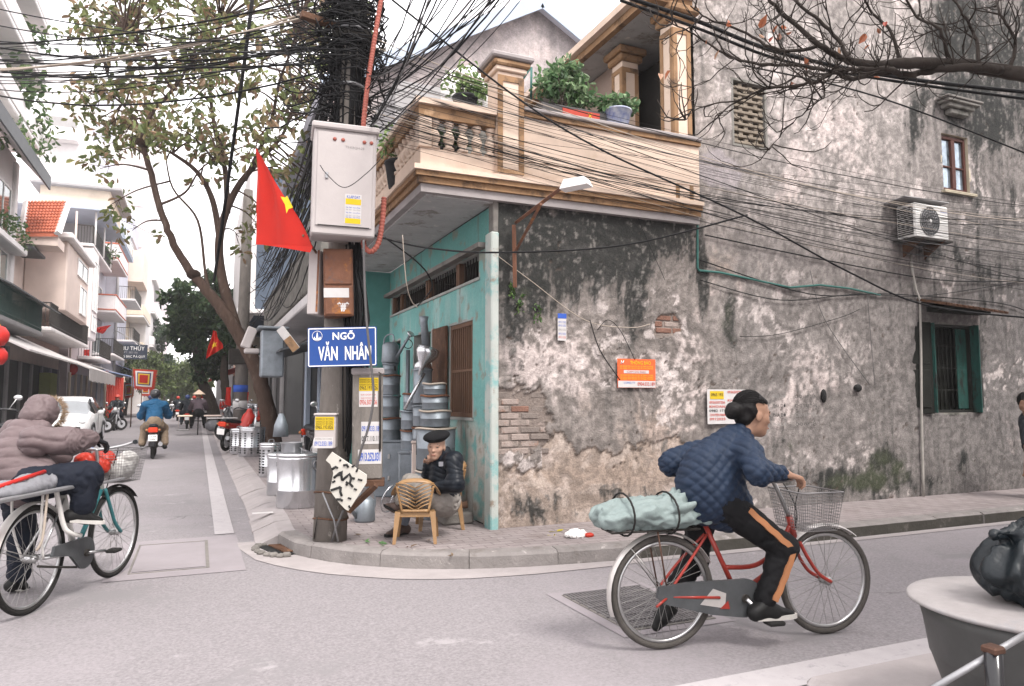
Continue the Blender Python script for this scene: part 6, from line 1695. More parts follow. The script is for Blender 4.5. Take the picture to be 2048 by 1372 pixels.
sdfmesh('bundle', [elli((-.15, 0, .74), (.25, .15, .08), .05), elli((.02, 0, .76), (.14, .14, .08), .06), elli((-.34, .01, .73), (.11, .12, .07), .05), cone((.1, 0, .78), (.16, -.02, .76), .07, .075, .05), cone((.06, 0, .82), (.12, .03, .9), .035, .012, .05), cone((.16, -.03, .76), (.2, -.06, .72), .055, .03, .04)], .0075, 'sack_green', sk, sackfold)
for x_ in (-.28, -.02): MB().path([Vector((x_, .165 * math.cos(a), .74 + .115 * math.sin(a))) for a in np.linspace(0, 2 * math.pi, 20)[:-1]], .006, 5, closed=True).build('strap', 'rubber', sk)

# pale bicycle on the left
LBv = Vector((math.cos(R(66.25)), math.sin(R(66.25)), 0))
LBo = Vector((-1.0, 5.5, 0)) + LBv * .1; LBa = R(66.25)
lb = thing('bicycle', 'pale bicycle with teal fork and loaded wire basket at the left edge', 'bicycle', LBo, LBa)
LW, LL = .345, .98
wheel(lb, 'rear_wheel', 0, LW, 'rubber', 'chrome'); wheel(lb, 'front_wheel', LL, LW, 'rubber', 'chrome')
fender(lb, 0, LW, R(20), R(190), 'bike_white'); fender(lb, LL, LW, R(40), R(125), 'rubber')
BBp = Vector((.47, 0, .29)); ST = Vector((.3, 0, .74)); HT, HB = Vector((.72, 0, .86)), Vector((.77, 0, .7))
tube(lb, 'seat_tube', [BBp, ST], .022, 'bike_white'); tube(lb, 'head_tube', [HT, HB], .02, 'bike_white'); tube(lb, 'down_tube', [HB, BBp], .018, 'bike_teal'); tube(lb, 'top_tube', [HT - Vector((0, 0, .06)), Vector((.55, 0, .6)), Vector((.39, 0, .5))], .016, 'bike_white')
for s in (-1, 1):
    tube(lb, 'seat_stay', [ST + Vector((0, s * .012, -.05)), Vector((0, s * .06, LW))], .008, 'chrome'); tube(lb, 'chain_stay', [BBp + Vector((0, s * .03, 0)), Vector((0, s * .06, LW))], .01, 'chrome')
    tube(lb, 'fork_blade', [HB + Vector((.0, s * .03, 0)), Vector((.84, s * .045, .53)), Vector((.89, s * .05, .43)), Vector((LL, s * .05, LW))], .013, 'bike_teal'); tube(lb, 'fender_stay', [Vector((0, s * .06, LW)), Vector((-.3, s * .03, LW + .12))], .003, 'spoke')
    tube(lb, 'rack_stay', [Vector((.02, s * .07, LW)), Vector((-.05, s * .09, .55)), Vector((-.06, s * .1, .78))], .008, 'bike_white')
tube(lb, 'seat_post', [ST, ST + Vector((-.02, 0, .08))], .013, 'chrome'); tube(lb, 'stem', [HT, Vector((.69, 0, .98)), Vector((.69, 0, 1.0))], .013, 'chrome')
tube(lb, 'handlebar', [(.56, .29, 1.09), (.66, .25, 1.08), (.74, .14, 1.02), (.7, .03, 1.0), (.7, -.03, 1.0), (.74, -.14, 1.02), (.76, -.24, 1.05), (.68, -.3, 1.06)], .011, 'chrome')
tube(lb, 'grip', [(.52, .3, 1.1), (.62, .26, 1.09)], .017, 'plastic_white'); tube(lb, 'grip', [(.64, -.31, 1.06), (.73, -.27, 1.055)], .017, 'leather_black')
for s in (-1, 1): tube(lb, 'brake_cable', [(.73, s * .12, 1.02), (.83, s * .08, .98), (.83, s * .03, .8), (.79, s * .02, .66)], .004, ('rubber', 'ink_blue')[s > 0])
sdl = MB(); sdl.ell((.22, 0, .83), (.13, .09, .035), 14, 8).ell((.34, 0, .845), (.1, .035, .03), 12, 8); sdl.build('saddle', 'leather_black', lb)
M = Matrix.Translation((0, -.062, 0)) @ Matrix.Rotation(math.pi / 2, 4, 'X')
MB().prism([(.47 + .11 * math.cos(a), .29 + .11 * math.sin(a)) for a in np.linspace(-2.2, 1.6, 14)] + [(.12, .4), (.1, .34), (.3, .3)], 0, .02, M).build('chain_case', 'chaincase', lb)
tube(lb, 'chain', [(.42, -.05, .2), (.2, -.05, .25), (0, -.05, .3)], .008, 'iron_dark')
tube(lb, 'crank', [(.47, -.1, .29), (.64, -.12, .27)], .011, 'chrome'); tube(lb, 'crank', [(.47, .08, .29), (.3, .1, .3)], .011, 'chrome')
pedal(lb, (.67, -.17, .265)); pedal(lb, (.27, .15, .3)); MB().cyl((.47, -.1, .29), (.47, .08, .29), .026, n=12).build('crank_axle', 'iron_dark', lb)
basket(lb, .8, 1.06, .74, .99, .28, 'mesh_wire', .035)
b = MB(); b.cbox(-.62, .42, -.17, -.13, .775, .8, .006).cbox(-.62, .42, .13, .17, .775, .8, .006).cbox(-.62, .42, -.128, .128, .78, .79, .003).build('carrier_tray', 'steel_dull', lb)
MB().cbox(.42, .8, -.165, -.14, .765, .785, .006).build('tray_bar', 'steel_dull', lb)
tube(lb, 'kickstand', [(.1, -.08, .78), (.16, -.1, .55), (.2, -.12, .48), (.3, -.14, .44)], .016, 'bike_white'); tube(lb, 'strap', [(-.08, -.14, .77), (-.09, -.13, .5), (-.1, -.1, .42)], .008, 'cable_pale')
MB().cyl((-.38, -.01, .58), (-.4, -.01, .58), .045, n=16).build('rear_reflector', 'reflector', lb)
mat('cloth_grey', (.2, .2, .215), .8, var=.3, scale=8, bump=.4, bscale=20); mat('bag_red', (.4, .035, .02), .35, var=.3, scale=9, bump=.5, bscale=22); mat('bag_clear', (.5, .49, .47), .3, var=.3, scale=9, bump=.5, bscale=22)
o = thing('folded_cloth', 'grey cloth bundle with a red cane on the carrier of the pale bicycle', 'cloth', LBo, LBa)
sdfmesh('bundle', [elli((-.25, 0, .815), (.3, .14, .04), .04), elli((.02, 0, .83), (.16, .1, .055), .04)], .011, 'cloth_grey', o, fold(.02, 9, 13))
MB().cyl((-.75, -.1, .83), (.05, -.03, .9), .014, n=8).build('cane', 'lantern_red', o)
o = thing('shopping_bag', 'red plastic bag hanging behind the handlebar of the pale bicycle', 'bag', LBo, LBa)
sdfmesh('bag', [elli((.72, .1, .9), (.045, .07, .07), .04), elli((.75, 0, .87), (.04, .055, .055), .04)], .009, 'bag_red', o, fold(.02, 14, 23))
o = thing('shopping', 'plastic bags of vegetables inside the basket of the pale bicycle', 'groceries', LBo, LBa)
sdfmesh('clear_bag', [elli((.93, -.03, .83), (.1, .1, .075), .04), elli((1.0, -.07, .89), (.06, .06, .06), .03)], .011, 'bag_clear', o, fold(.03, 12, 29)); sdfmesh('red_bag', [elli((.88, .05, .9), (.07, .07, .07), .03)], .011, 'bag_red', o, fold(.03, 12, 31))
v, f, c = leafcloud([((.95, .0, .86), (.09, .09, .05), 60, .06)], 3, [(.2, .3, .08), (.35, .4, .15)]); npmesh('greens', v, f, 'leaf', o, False, c)

# ---------------------------------------------------------------- people
mat('skin', (.3, .175, .12), .55, var=.12, scale=12, bump=.1, bscale=60); mat('skin_old', (.36, .22, .16), .55, var=.2, scale=20, bump=.3, bscale=50)
mat('hair_black', (.008, .007, .007), .6, var=.3, scale=20, bump=.4, bscale=60); mat('hair_grey', (.3, .29, .28), .6, var=.3, scale=30, bump=.4)
mat('navy_quilt', (.015, .026, .05), .6, var=.25, scale=9, bump=.15); mat('black_trouser', (.007, .007, .008), .8, var=.3, scale=8, bump=.2, bscale=30); mat('stripe_orange', (.36, .16, .075), .7, var=.15)
mat('taupe_jacket', (.135, .102, .104), .55, var=.22, scale=9, bump=.15, bscale=30); mat('jean_dark', (.01, .013, .022), .8, var=.35, scale=6, bump=.2, bscale=40); mat('fur', (.4, .29, .2), .9, var=.4, scale=40, bump=.8, bscale=120)
mat('shoe_black', (.01, .01, .01), .5); mat('shoe_sole', (.5, .48, .45), .7); mat('glove', (.012, .012, .014), .7); mat('shoe_brown', (.075, .05, .042), .5, var=.2)
mat('black_puffer', (.007, .01, .015), .42, var=.3, scale=9, bump=.2, bscale=20); mat('grey_trouser', (.24, .22, .2), .8, var=.25, scale=8, bump=.2, bscale=30); mat('sock_grey', (.16, .18, .22), .85, var=.2); mat('beret', (.007, .007, .008), .9, var=.2, bump=.3, bscale=90)
mat('lip', (.3, .12, .09), .5); mat('eye_dark', (.02, .015, .012), .3); mat('brow_grey', (.12, .1, .09), .8); mat('grey_shirt', (.045, .05, .058), .8, var=.2)
def V3(*a): return Vector(a)
def headframe(c, fwd, up=(0, 0, 1)): return frame(c, Vector(fwd), zd=Vector(up))
def mp(M, p): return np.array(M @ Vector(p))
def head_prims(M, s=1.):
    R3 = M.to_3x3()
    def E(c, r, k=.02): return elli(mp(M, Vector(c) * s), np.array(r) * s, k, R3)
    P = [E((-.008, 0, .035), (.096, .076, .095), .02), E((.034, 0, -.045), (.062, .056, .078), .035), E((.068, 0, -.098), (.026, .026, .022), .025), E((.05, .036, -.02), (.035, .03, .03), .02), E((.05, -.036, -.02), (.035, .03, .03), .02),
         E((.08, 0, .022), (.02, .05, .012), .02), E((.1, 0, -.03), (.018, .015, .014), .012), E((.09, 0, -.008), (.014, .01, .03), .012), E((.088, 0, -.066), (.014, .024, .012), .012), E((-.002, .077, -.012), (.02, .009, .032), .006), E((-.002, -.077, -.012), (.02, .009, .032), .006)]
    return P
def face_bits(M, par, s=1., brow='hair_black'):
    b = MB()
    for sd in (-1, 1): b.ell(M @ (V3(.086, sd * .031, .004) * s), (.007 * s, .015 * s, .005 * s), 8, 6, M)
    b.build('eyes', 'eye_dark', par)
    b = MB()
    for sd in (-1, 1): b.path([M @ (V3(.094, sd * .016, .024) * s), M @ (V3(.09, sd * .034, .03) * s), M @ (V3(.076, sd * .052, .022) * s)], .0045 * s, 5)
    b.build('eyebrows', brow, par)
    MB().path([M @ (V3(.097, -.022, -.068) * s), M @ (V3(.104, 0, -.066) * s), M @ (V3(.097, .022, -.068) * s)], .004 * s, 5).build('mouth', 'lip', par)
def hand_prims(w, d, n, th, curl=.9, s=1.):
    """w wrist, d finger direction, n the way the palm faces, th thumb side (+1/-1)"""
    w, d, n = Vector(w), Vector(d).normalized(), Vector(n); n = (n - d * n.dot(d)).normalized(); l = d.cross(n) * th
    P = []
    for i, (o, L) in enumerate(((.03, .072), (.01, .08), (-.01, .076), (-.028, .062))):
        a = w + l * o * .5 * s; k = w + d * .085 * s + l * o * s
        P.append(cone(a, k, .015 * s, .0125 * s, .012)); c = k
        dv = d.copy()
        for j, f_ in enumerate((.45, .32, .23)):
            ang = curl * (.75 + .15 * i * .3) * (1 if j else .8)
            dv = (dv * math.cos(ang) + n * math.sin(ang)).normalized(); nn = n - dv * n.dot(dv)
            c2 = c + dv * L * f_ * s; P.append(cone(c, c2, .0098 * s * (1 - .1 * j), .009 * s * (1 - .12 * j), .006)); c = c2
            n = nn.normalized() if nn.length > .05 else n
        n = Vector(n)
        n = d.cross(l * th) * -1 if False else (Vector(n) if False else (w * 0 + (l * th).cross(d)).normalized() * 1.0)
    t0 = w + d * .025 * s + l * .028 * s; t1 = t0 + (d * .6 + l * .7).normalized() * .04 * s; t2 = t1 + (d * .9 + l * .15 + n * .4).normalized() * .03 * s; t3 = t2 + (d * .8 - l * .2 + n * .5).normalized() * .022 * s
    P += [cone(t0, t1, .015 * s, .012 * s, .012), cone(t1, t2, .011 * s, .0105 * s, .008), cone(t2, t3, .0105 * s, .009 * s, .008)]
    return P
def shoe(par, ank, heel, toe, m, sole=None, w=.042):
    ank, heel, toe = (Vector(p) for p in (ank, heel, toe))
    up = Vector((0, 0, 1)); d = (toe - heel).normalized(); mid = heel.lerp(toe, .45)
    o = sdfmesh('shoe', [cone(ank, heel + up * .035, .045, .042, .03), cone(heel + up * .03, mid + up * .03, .038, .042, .03), cone(mid + up * .03, toe + up * .012 - d * .03, .04, .026, .03)], .009, m, par)
    if sole: 
        sdv = d.cross(up).normalized()
        b = MB(); P = []
        for t, ww in ((-.03, .5), (0, .8), (.25, .85), (.5, 1), (.75, 1), (.93, .7), (1.02, .3)): P.append((heel.lerp(toe, t), ww * w))
        ring = [p + sdv * q_ for p, q_ in P] + [p - sdv * q_ for p, q_ in reversed(P)]
        n = len(ring); b.add([p - up * .006 for p in ring] + [p + up * .018 for p in ring], [tuple(range(n)), tuple(range(2 * n - 1, n - 1, -1))] + [(i, n + i, n + (i + 1) % n, (i + 1) % n) for i in range(n)]); b.build('sole', sole, o)
    return o
def quilt(freq, amp, ax=(1, 0, 0)):
    def fn(V, n):
        u = (V @ np.array(ax)) ; z = V[:, 2]
        a = np.abs(np.sin((u + z) * freq)) * np.abs(np.sin((u - z) * freq))
        return amp * (np.sqrt(a) - .5) + .016 * (fbm(V * 6, 3, 3) - .5) * 2
    return fn

# woman on the red bicycle (bicycle frame: x forward, y to her left, z up)
wm = thing('person', 'person in a navy quilted jacket and striped black trousers pushing off on the red bicycle', 'person', (RBx, RBy, 0), RBa)
Mh = headframe((.585, -.01, 1.285), (1, -.02, -.14), (.12, 0, 1))
ne, sR, sL, hp = (.49, 0, 1.14), (.45, -.17, 1.075), (.45, .17, 1.075), (.31, 0, .82)
eR, wR = (.42, -.31, .985), (.62, -.262, .965); eL, wL = (.22, .3, .99), (.6, .262, .965)
hR, kR, aR = (.34, -.085, .79), (.695, -.115, .535), (.55, -.125, .25); hL, kL, aL = (.31, .085, .79), (.29, .16, .44), (.13, .18, .2)
body = [cone(ne, mp(Mh, (-.01, 0, -.07)), .05, .045, .03)] + head_prims(Mh, 1.0) + limb([sR, eR, wR], [.035, .034, .027]) + limb([sL, eL, wL], [.035, .034, .027]) + [cone(sR, sL, .04, .04, .03), cone((.46, 0, 1.06), hp, .06, .07, .04), cone(ne, (.46, 0, 1.06), .05, .055, .03)] + limb([hR, kR, aR], [.055, .045, .036], .03) + limb([hL, kL, aL], [.055, .045, .036], .03)
body += hand_prims(wR, (.95, .1, -.25), (-.1, .1, -1), 1, .8) + hand_prims(wL, (.95, -.1, -.25), (-.1, -.1, -1), -1, .8)
sdfmesh('body', body, .0085, 'skin', wm); face_bits(Mh, wm)
R3 = Mh.to_3x3()
hc = [elli(mp(Mh, (-.03, 0, .045)), (.088, .079, .088), .02, R3), elli(mp(Mh, (-.055, 0, -.02)), (.055, .072, .06), .03, R3), elli(mp(Mh, (-.125, 0, -.0)), (.052, .06, .05), .015, R3), elli(mp(Mh, (.012, .0, .078)), (.062, .066, .036), .02, R3)]
sdfmesh('hair', hc, .0075, 'hair_black', wm, lambda V, n: .006 * np.sin(60 * V[:, 2] + 25 * V[:, 0] + 8 * fbm(V * 9, 3, 2)))
b = MB(); rh = random.Random(4)
for i in range(90):
    ph = rh.uniform(-1.35, 1.35); k_ = rh.uniform(.98, 1.04); b.path([Mh @ V3(-.03 + .094 * k_ * math.cos(q_), .085 * k_ * math.sin(q_) * math.sin(ph), .045 + .094 * k_ * math.sin(q_) * math.cos(ph)) for q_ in np.linspace(rh.uniform(.7, .95), 2.9, 8)], .0013, 3, False)
tag(b.build('hair_strands', 'hair_black', wm), kind='stuff')
jk = [cone((.43, 0, 1.06), (.31, 0, .92), .14, .155, .05), cone((.31, 0, .95), (.28, 0, .83), .155, .165, .06), cone((.33, 0, .87), (.42, 0, .755), .15, .14, .06), cone((.27, 0, 1.0), (.24, 0, .9), .11, .12, .06), cone(sL, sR, .068, .068, .05), cone((.455, 0, 1.08), (.495, 0, 1.165), .085, .07, .03), cone((.46, 0, 1.08), (.35, 0, 1.0), .12, .13, .05)]
jk += limb([sR, eR, (.585, -.268, .972)], [.075, .068, .043], .03) + limb([sL, eL, (.565, .268, .972)], [.08, .078, .042], .04)
sdfmesh('jacket', jk, .008, 'navy_quilt', wm, quilt(50, .011))
tw = [cone((.3, 0, .86), (.33, 0, .77), .105, .115, .05)] + limb([hR, kR, (.56, -.125, .27)], [.09, .066, .055], .05) + limb([hL, kL, (.14, .18, .23)], [.09, .066, .052], .05)
sdfmesh('trousers', tw, .01, 'black_trouser', wm, fold(.012, 9, 15))
b = MB(); rib = []
for p, r_ in (((.44, -.182, .765), 0), ((.53, -.197, .685), 0), ((.63, -.2, .6), 0), ((.697, -.197, .537), 0), ((.675, -.199, .46), 0), ((.628, -.197, .36), 0), ((.58, -.195, .268), 0)): rib.append(Vector(p))
rib0 = smooth3(rib, 5); rib = list(rib0)
for i in range(len(rib)):
    t_ = (rib0[min(i + 1, len(rib) - 1)] - rib0[max(i - 1, 0)]).normalized(); sd = t_.cross(Vector((0, 1, 0))).normalized()
    jw = .002 * math.sin(i * 1.7); rib[i] = (rib0[i] + sd * (.016 + jw), rib0[i] - sd * (.016 - jw))
vs = [p for pr in rib for p in (pr[0], pr[1])] + [p + Vector((0, .03, 0)) for pr in rib for p in (pr[0], pr[1])]
n_ = len(rib) * 2
b.add(vs, [(2 * i, 2 * i + 1, 2 * i + 3, 2 * i + 2) for i in range(len(rib) - 1)] + [(2 * i, 2 * i + 2, n_ + 2 * i + 2, n_ + 2 * i) for i in range(len(rib) - 1)] + [(2 * i + 1, n_ + 2 * i + 1, n_ + 2 * i + 3, 2 * i + 3) for i in range(len(rib) - 1)])
b.build('trouser_stripe', 'stripe_orange', wm)
shoe(wm, (.55, -.13, .235), (.49, -.135, .165), (.735, -.145, .165), 'shoe_black', 'shoe_sole'); shoe(wm, (.12, .18, .19), (.13, .18, .13), (.02, .18, .03), 'shoe_black')

# cyclist at the left edge (bicycle frame)
cy = thing('person', 'person in a taupe hooded padded jacket cycling away on the pale bicycle', 'person', LBo, LBa)
cinv = (Matrix.Translation(LBo) @ Matrix.Rotation(LBa, 4, 'Z')).inverted()
Q = {k: cinv @ ond(*v) for k, v in dict(head=(84, 830, 5.2), ne=(62, 858, 5.1), sR=(74, 880, 4.9), sL=(46, 874, 5.32), eR=(140, 882, 5.0), wR=(186, 876, 5.2), eL=(120, 905, 5.55), wL=(150, 892, 5.6), hip=(48, 962, 4.92), bk=(28, 920, 4.95), hR=(66, 968, 4.8), kR=(176, 950, 4.95), aR=(164, 1022, 4.92), hL=(30, 965, 5.05), kL=(45, 1065, 5.2), aL=(38, 1160, 5.15)).items()}
Mh = headframe(Q['head'], (1, .1, -.3), (.25, 0, 1)); R3 = Mh.to_3x3()
body = [cone(Q['ne'], mp(Mh, (-.02, 0, -.06)), .055, .055, .03)] + head_prims(Mh) + limb([Q['sR'], Q['eR'], Q['wR']], [.04, .035, .03]) + limb([Q['sL'], Q['eL'], Q['wL']], [.04, .035, .03]) + [cone(Q['sR'], Q['sL'], .05, .05, .05), cone(Q['ne'], Q['hip'], .07, .08, .06)] + limb([Q['hR'], Q['kR'], Q['aR']], [.06, .05, .04], .03) + limb([Q['hL'], Q['kL'], Q['aL']], [.06, .05, .04], .03)
sdfmesh('body', body, .011, 'skin', cy)
wRv, wLv = Q['wR'], Q['wL']; fwR = (cinv.to_3x3() @ (ond(222, 892, 5.3) - ond(186, 876, 5.2))).normalized()
sdfmesh('glove', hand_prims(wRv, fwR, (0, 0, -1), 1, .75, 1.05) + [cone(wRv, wRv.lerp(Q['eR'], .25), .034, .04, .02)], .008, 'glove', cy); sdfmesh('glove', hand_prims(wLv, (.9, -.2, -.3), (0, 0, -1), -1, .9, 1.05) + [cone(wLv, wLv.lerp(Q['eL'], .2), .034, .04, .02)], .008, 'glove', cy)
jk = [cone(Q['ne'].lerp(Q['bk'], .35), Q['bk'].lerp(Q['hip'], .3), .135, .165, .05), cone(Q['bk'], Q['hip'] + V3(0, 0, .02), .165, .165, .05), cone(Q['sL'], Q['sR'], .078, .078, .05), cone(Q['hip'], Q['hip'].lerp(Q['hR'], .9) + V3(.06, 0, .02), .16, .13, .05)] + limb([Q['sR'], Q['eR'], wRv.lerp(Q['eR'], .2)], [.088, .074, .052], .03) + limb([Q['sL'], Q['eL'], wLv.lerp(Q['eL'], .2)], [.088, .074, .052], .03)
ax0, ax1 = np.array(Q['sR']), np.array(Q['eR'])
def crumple(V, n):
    dv = (ax1 - ax0) / np.linalg.norm(ax1 - ax0); t_ = (V - ax0) @ dv
    w_ = sstep(.03, .12, t_) * sstep(.05, -.1, V[:, 1] + .1)
    W_ = V + .03 * (fbm(V * 7, 31, 2) - .5)[:, None]
    s_ = (1 - w_) * (W_[:, 2] + .25 * W_[:, 0]) + w_ * ((W_ - ax0) @ dv)
    a = np.sqrt(np.abs(np.sin(s_ * 42 + 3.5 * fbm(V * 5, 35, 2))))
    return .019 * a + .024 * (fbm(W_ * [9, 9, 22], 33, 4) - .5)
sdfmesh('jacket', jk, .009, 'taupe_jacket', cy, crumple)
hd = [elli(mp(Mh, (-.025, 0, .03)), (.115, .1, .108), .02, R3), elli(mp(Mh, (-.1, 0, -.03)), (.06, .085, .06), .03, R3), cone(Q['ne'] + V3(-.05, .1, .0), Q['ne'] + V3(-.05, -.1, .0), .06, .06, .015)]
sdfmesh('hood', hd, .009, 'taupe_jacket', cy, fold(.016, 9, 37))
b = MB(); rf = random.Random(8)
for i in range(900):
    a = rf.uniform(-.9, 4.0); c0 = Mh @ V3(.075 + rf.gauss(0, .008), .1 * math.cos(a), .025 + .112 * math.sin(a))
    dv = (R3 @ V3(.5 + rf.gauss(0, .4), math.cos(a) + rf.gauss(0, .5), math.sin(a) + rf.gauss(0, .5))).normalized()
    b.path([c0, c0 + dv * rf.uniform(.025, .05)], [.0022, .0005], 3, False)
tag(b.build('fur_trim', 'fur', cy), kind='stuff')
tw = [cone(Q['hip'], Q['hip'] + V3(.04, 0, -.02), .14, .14, .05)] + limb([Q['hR'], Q['kR'], Q['kR'].lerp(Q['aR'], .82)], [.115, .08, .072], .05) + limb([Q['hL'], Q['kL'], Q['kL'].lerp(Q['aL'], .85)], [.11, .08, .07], .05)
sdfmesh('trousers', tw, .0105, 'jean_dark', cy, fold(.016, 8, 41))
hR_, tR_ = cinv @ ond(140, 1042, 4.88), cinv @ ond(208, 1046, 4.98); shoe(cy, Q['aR'], hR_, tR_, 'shoe_black', 'shoe_sole', .05)
hL_, tL_ = cinv @ ond(22, 1180, 5.12), cinv @ ond(60, 1184, 5.3); shoe(cy, Q['aL'], hL_, tL_, 'shoe_black', 'shoe_sole', .045)

# seated man
mn = thing('person', 'old man in a black beret and puffer jacket sitting cross-legged with hand on chin', 'person')
J = dict(head=(873, 893, 6.62), ne=(886, 913, 6.66), shN=(907, 922, 6.52), shF=(866, 926, 6.82), elN=(912, 968, 6.42), wrN=(868, 978, 6.5), elF=(856, 962, 6.78), wrF=(857, 922, 6.66), hip=(888, 1000, 6.68), hipN=(880, 1003, 6.58), hipF=(880, 1000, 6.78), knN=(822, 968, 6.5), anN=(800, 1008, 6.5), knF=(826, 978, 6.78), anF=(806, 1052, 6.74))
J = {k: ond(*v) for k, v in J.items()}
fw = (ond(860, 898, 6.5) - ond(873, 893, 6.62)).normalized(); fw = (Vector((-.55, -.83, -.06))).normalized()
upm = Vector((.06, .02, 1))
Mh = headframe(J['head'], fw, upm); hs = .98
body = [cone(J['ne'], mp(Mh, (-.02, 0, -.07)), .055, .052, .03)] + head_prims(Mh, hs) + limb([J['shN'], J['elN'], J['wrN']], [.035, .033, .026]) + limb([J['shF'], J['elF'], J['wrF']], [.035, .033, .026]) + [cone(J['shN'], J['shF'], .04, .04, .03), cone(J['ne'], J['hip'], .05, .07, .03)] + limb([J['hipN'], J['knN'], J['anN']], [.06, .045, .034], .03) + limb([J['hipF'], J['knF'], J['anF']], [.06, .045, .034], .03)
body += hand_prims(J['wrF'], (mp(Mh, (.1, .0, -.11)) - np.array(J['wrF'])), (-.1, .6, .6), 1, 1.1, .95) + hand_prims(J['wrN'], -Vector(_r) + V3(0, 0, -.1), (.1, .5, -.7), -1, .5, .95)
sdfmesh('body', body, .0075, 'skin_old', mn); face_bits(Mh, mn, hs, 'brow_grey')
sdfmesh('hair', [elli(mp(Mh, (-.035, 0, .0)), (.078, .081, .075), .02, Mh.to_3x3())], .009, 'hair_grey', mn)
Mb2 = Mh @ Matrix.Translation((-.005, 0, .075)) @ Matrix.Rotation(R(10), 4, 'Y') @ Matrix.Rotation(R(8), 4, 'X')
sdfmesh('beret', [elli(mp(Mb2, (0, 0, .022)), (.135, .125, .045), .02, Mb2.to_3x3()), elli(mp(Mb2, (0, 0, -.005)), (.1, .088, .028), .02, Mb2.to_3x3()), cone(mp(Mb2, (-.01, 0, .06)), mp(Mb2, (-.01, 0, .085)), .006, .004, .008)], .008, 'beret', mn)
hpv = J['hip']; nev = J['ne']
def puff(V, n):
    return .007 * np.sqrt(np.abs(np.sin(V[:, 2] * 62 + 14 * (fbm(V * 4, 3, 2) - .5) + 5 * V[:, 0]))) + .02 * (fbm(V * 9, 9, 3) - .5)
jk = [cone(nev.lerp(hpv, .2), hpv + V3(0, 0, .02), .115, .14, .06), cone(J['shN'], J['shF'], .07, .07, .05), cone(nev + V3(.02, .02, -.02), nev + V3(.01, 0, .03), .072, .066, .03)] + limb([J['shN'], J['elN'], J['wrN'].lerp(J['elN'], .12)], [.072, .066, .045], .05) + limb([J['shF'], J['elF'], J['wrF'].lerp(J['elF'], .25)], [.07, .062, .045], .05) + [cone(nev + V3(.06, .05, -.01), nev + V3(.1, .05, -.05), .06, .06, .04)]
sdfmesh('jacket', jk, .008, 'black_puffer', mn, puff)
MB().box(-.02, .02, -.004, .004, -.02, .02, frame(ond(882, 928, 6.42), (1, -.3, 0))).build('chest_badge', 'cloth_grey', mn)
tw = [cone(J['hip'], J['hip'] + V3(-.06, 0, -.0), .15, .14, .05)] + limb([J['hipN'], J['knN'], J['knN'].lerp(J['anN'], .75)], [.1, .08, .07], .05) + limb([J['hipF'], J['knF'], J['knF'].lerp(J['anF'], .55)], [.1, .08, .068], .05)
sdfmesh('trousers', tw, .0095, 'grey_trouser', mn, fold(.016, 9, 51))
sdfmesh('sock', limb([J['knF'].lerp(J['anF'], .5), J['anF']], [.05, .045], .03), .01, 'sock_grey', mn); sdfmesh('sock', limb([J['knN'].lerp(J['anN'], .6), J['anN']], [.05, .045], .03), .01, 'sock_grey', mn)
h0 = onz(812, 1071, .125); h0.y = J['anF'].y; t0 = h0 - Vector(_r) * .24 - V3(0, .05, 0)
shoe(mn, J['anF'], V3(J['anF'].x + .03, J['anF'].y, .13), V3(J['anF'].x - .19, J['anF'].y - .1, .13), 'shoe_brown', 'shoe_black', .044)
shoe(mn, J['anN'], ond(806, 1030, 6.5), ond(768, 1012, 6.45), 'shoe_brown', 'shoe_black', .044)

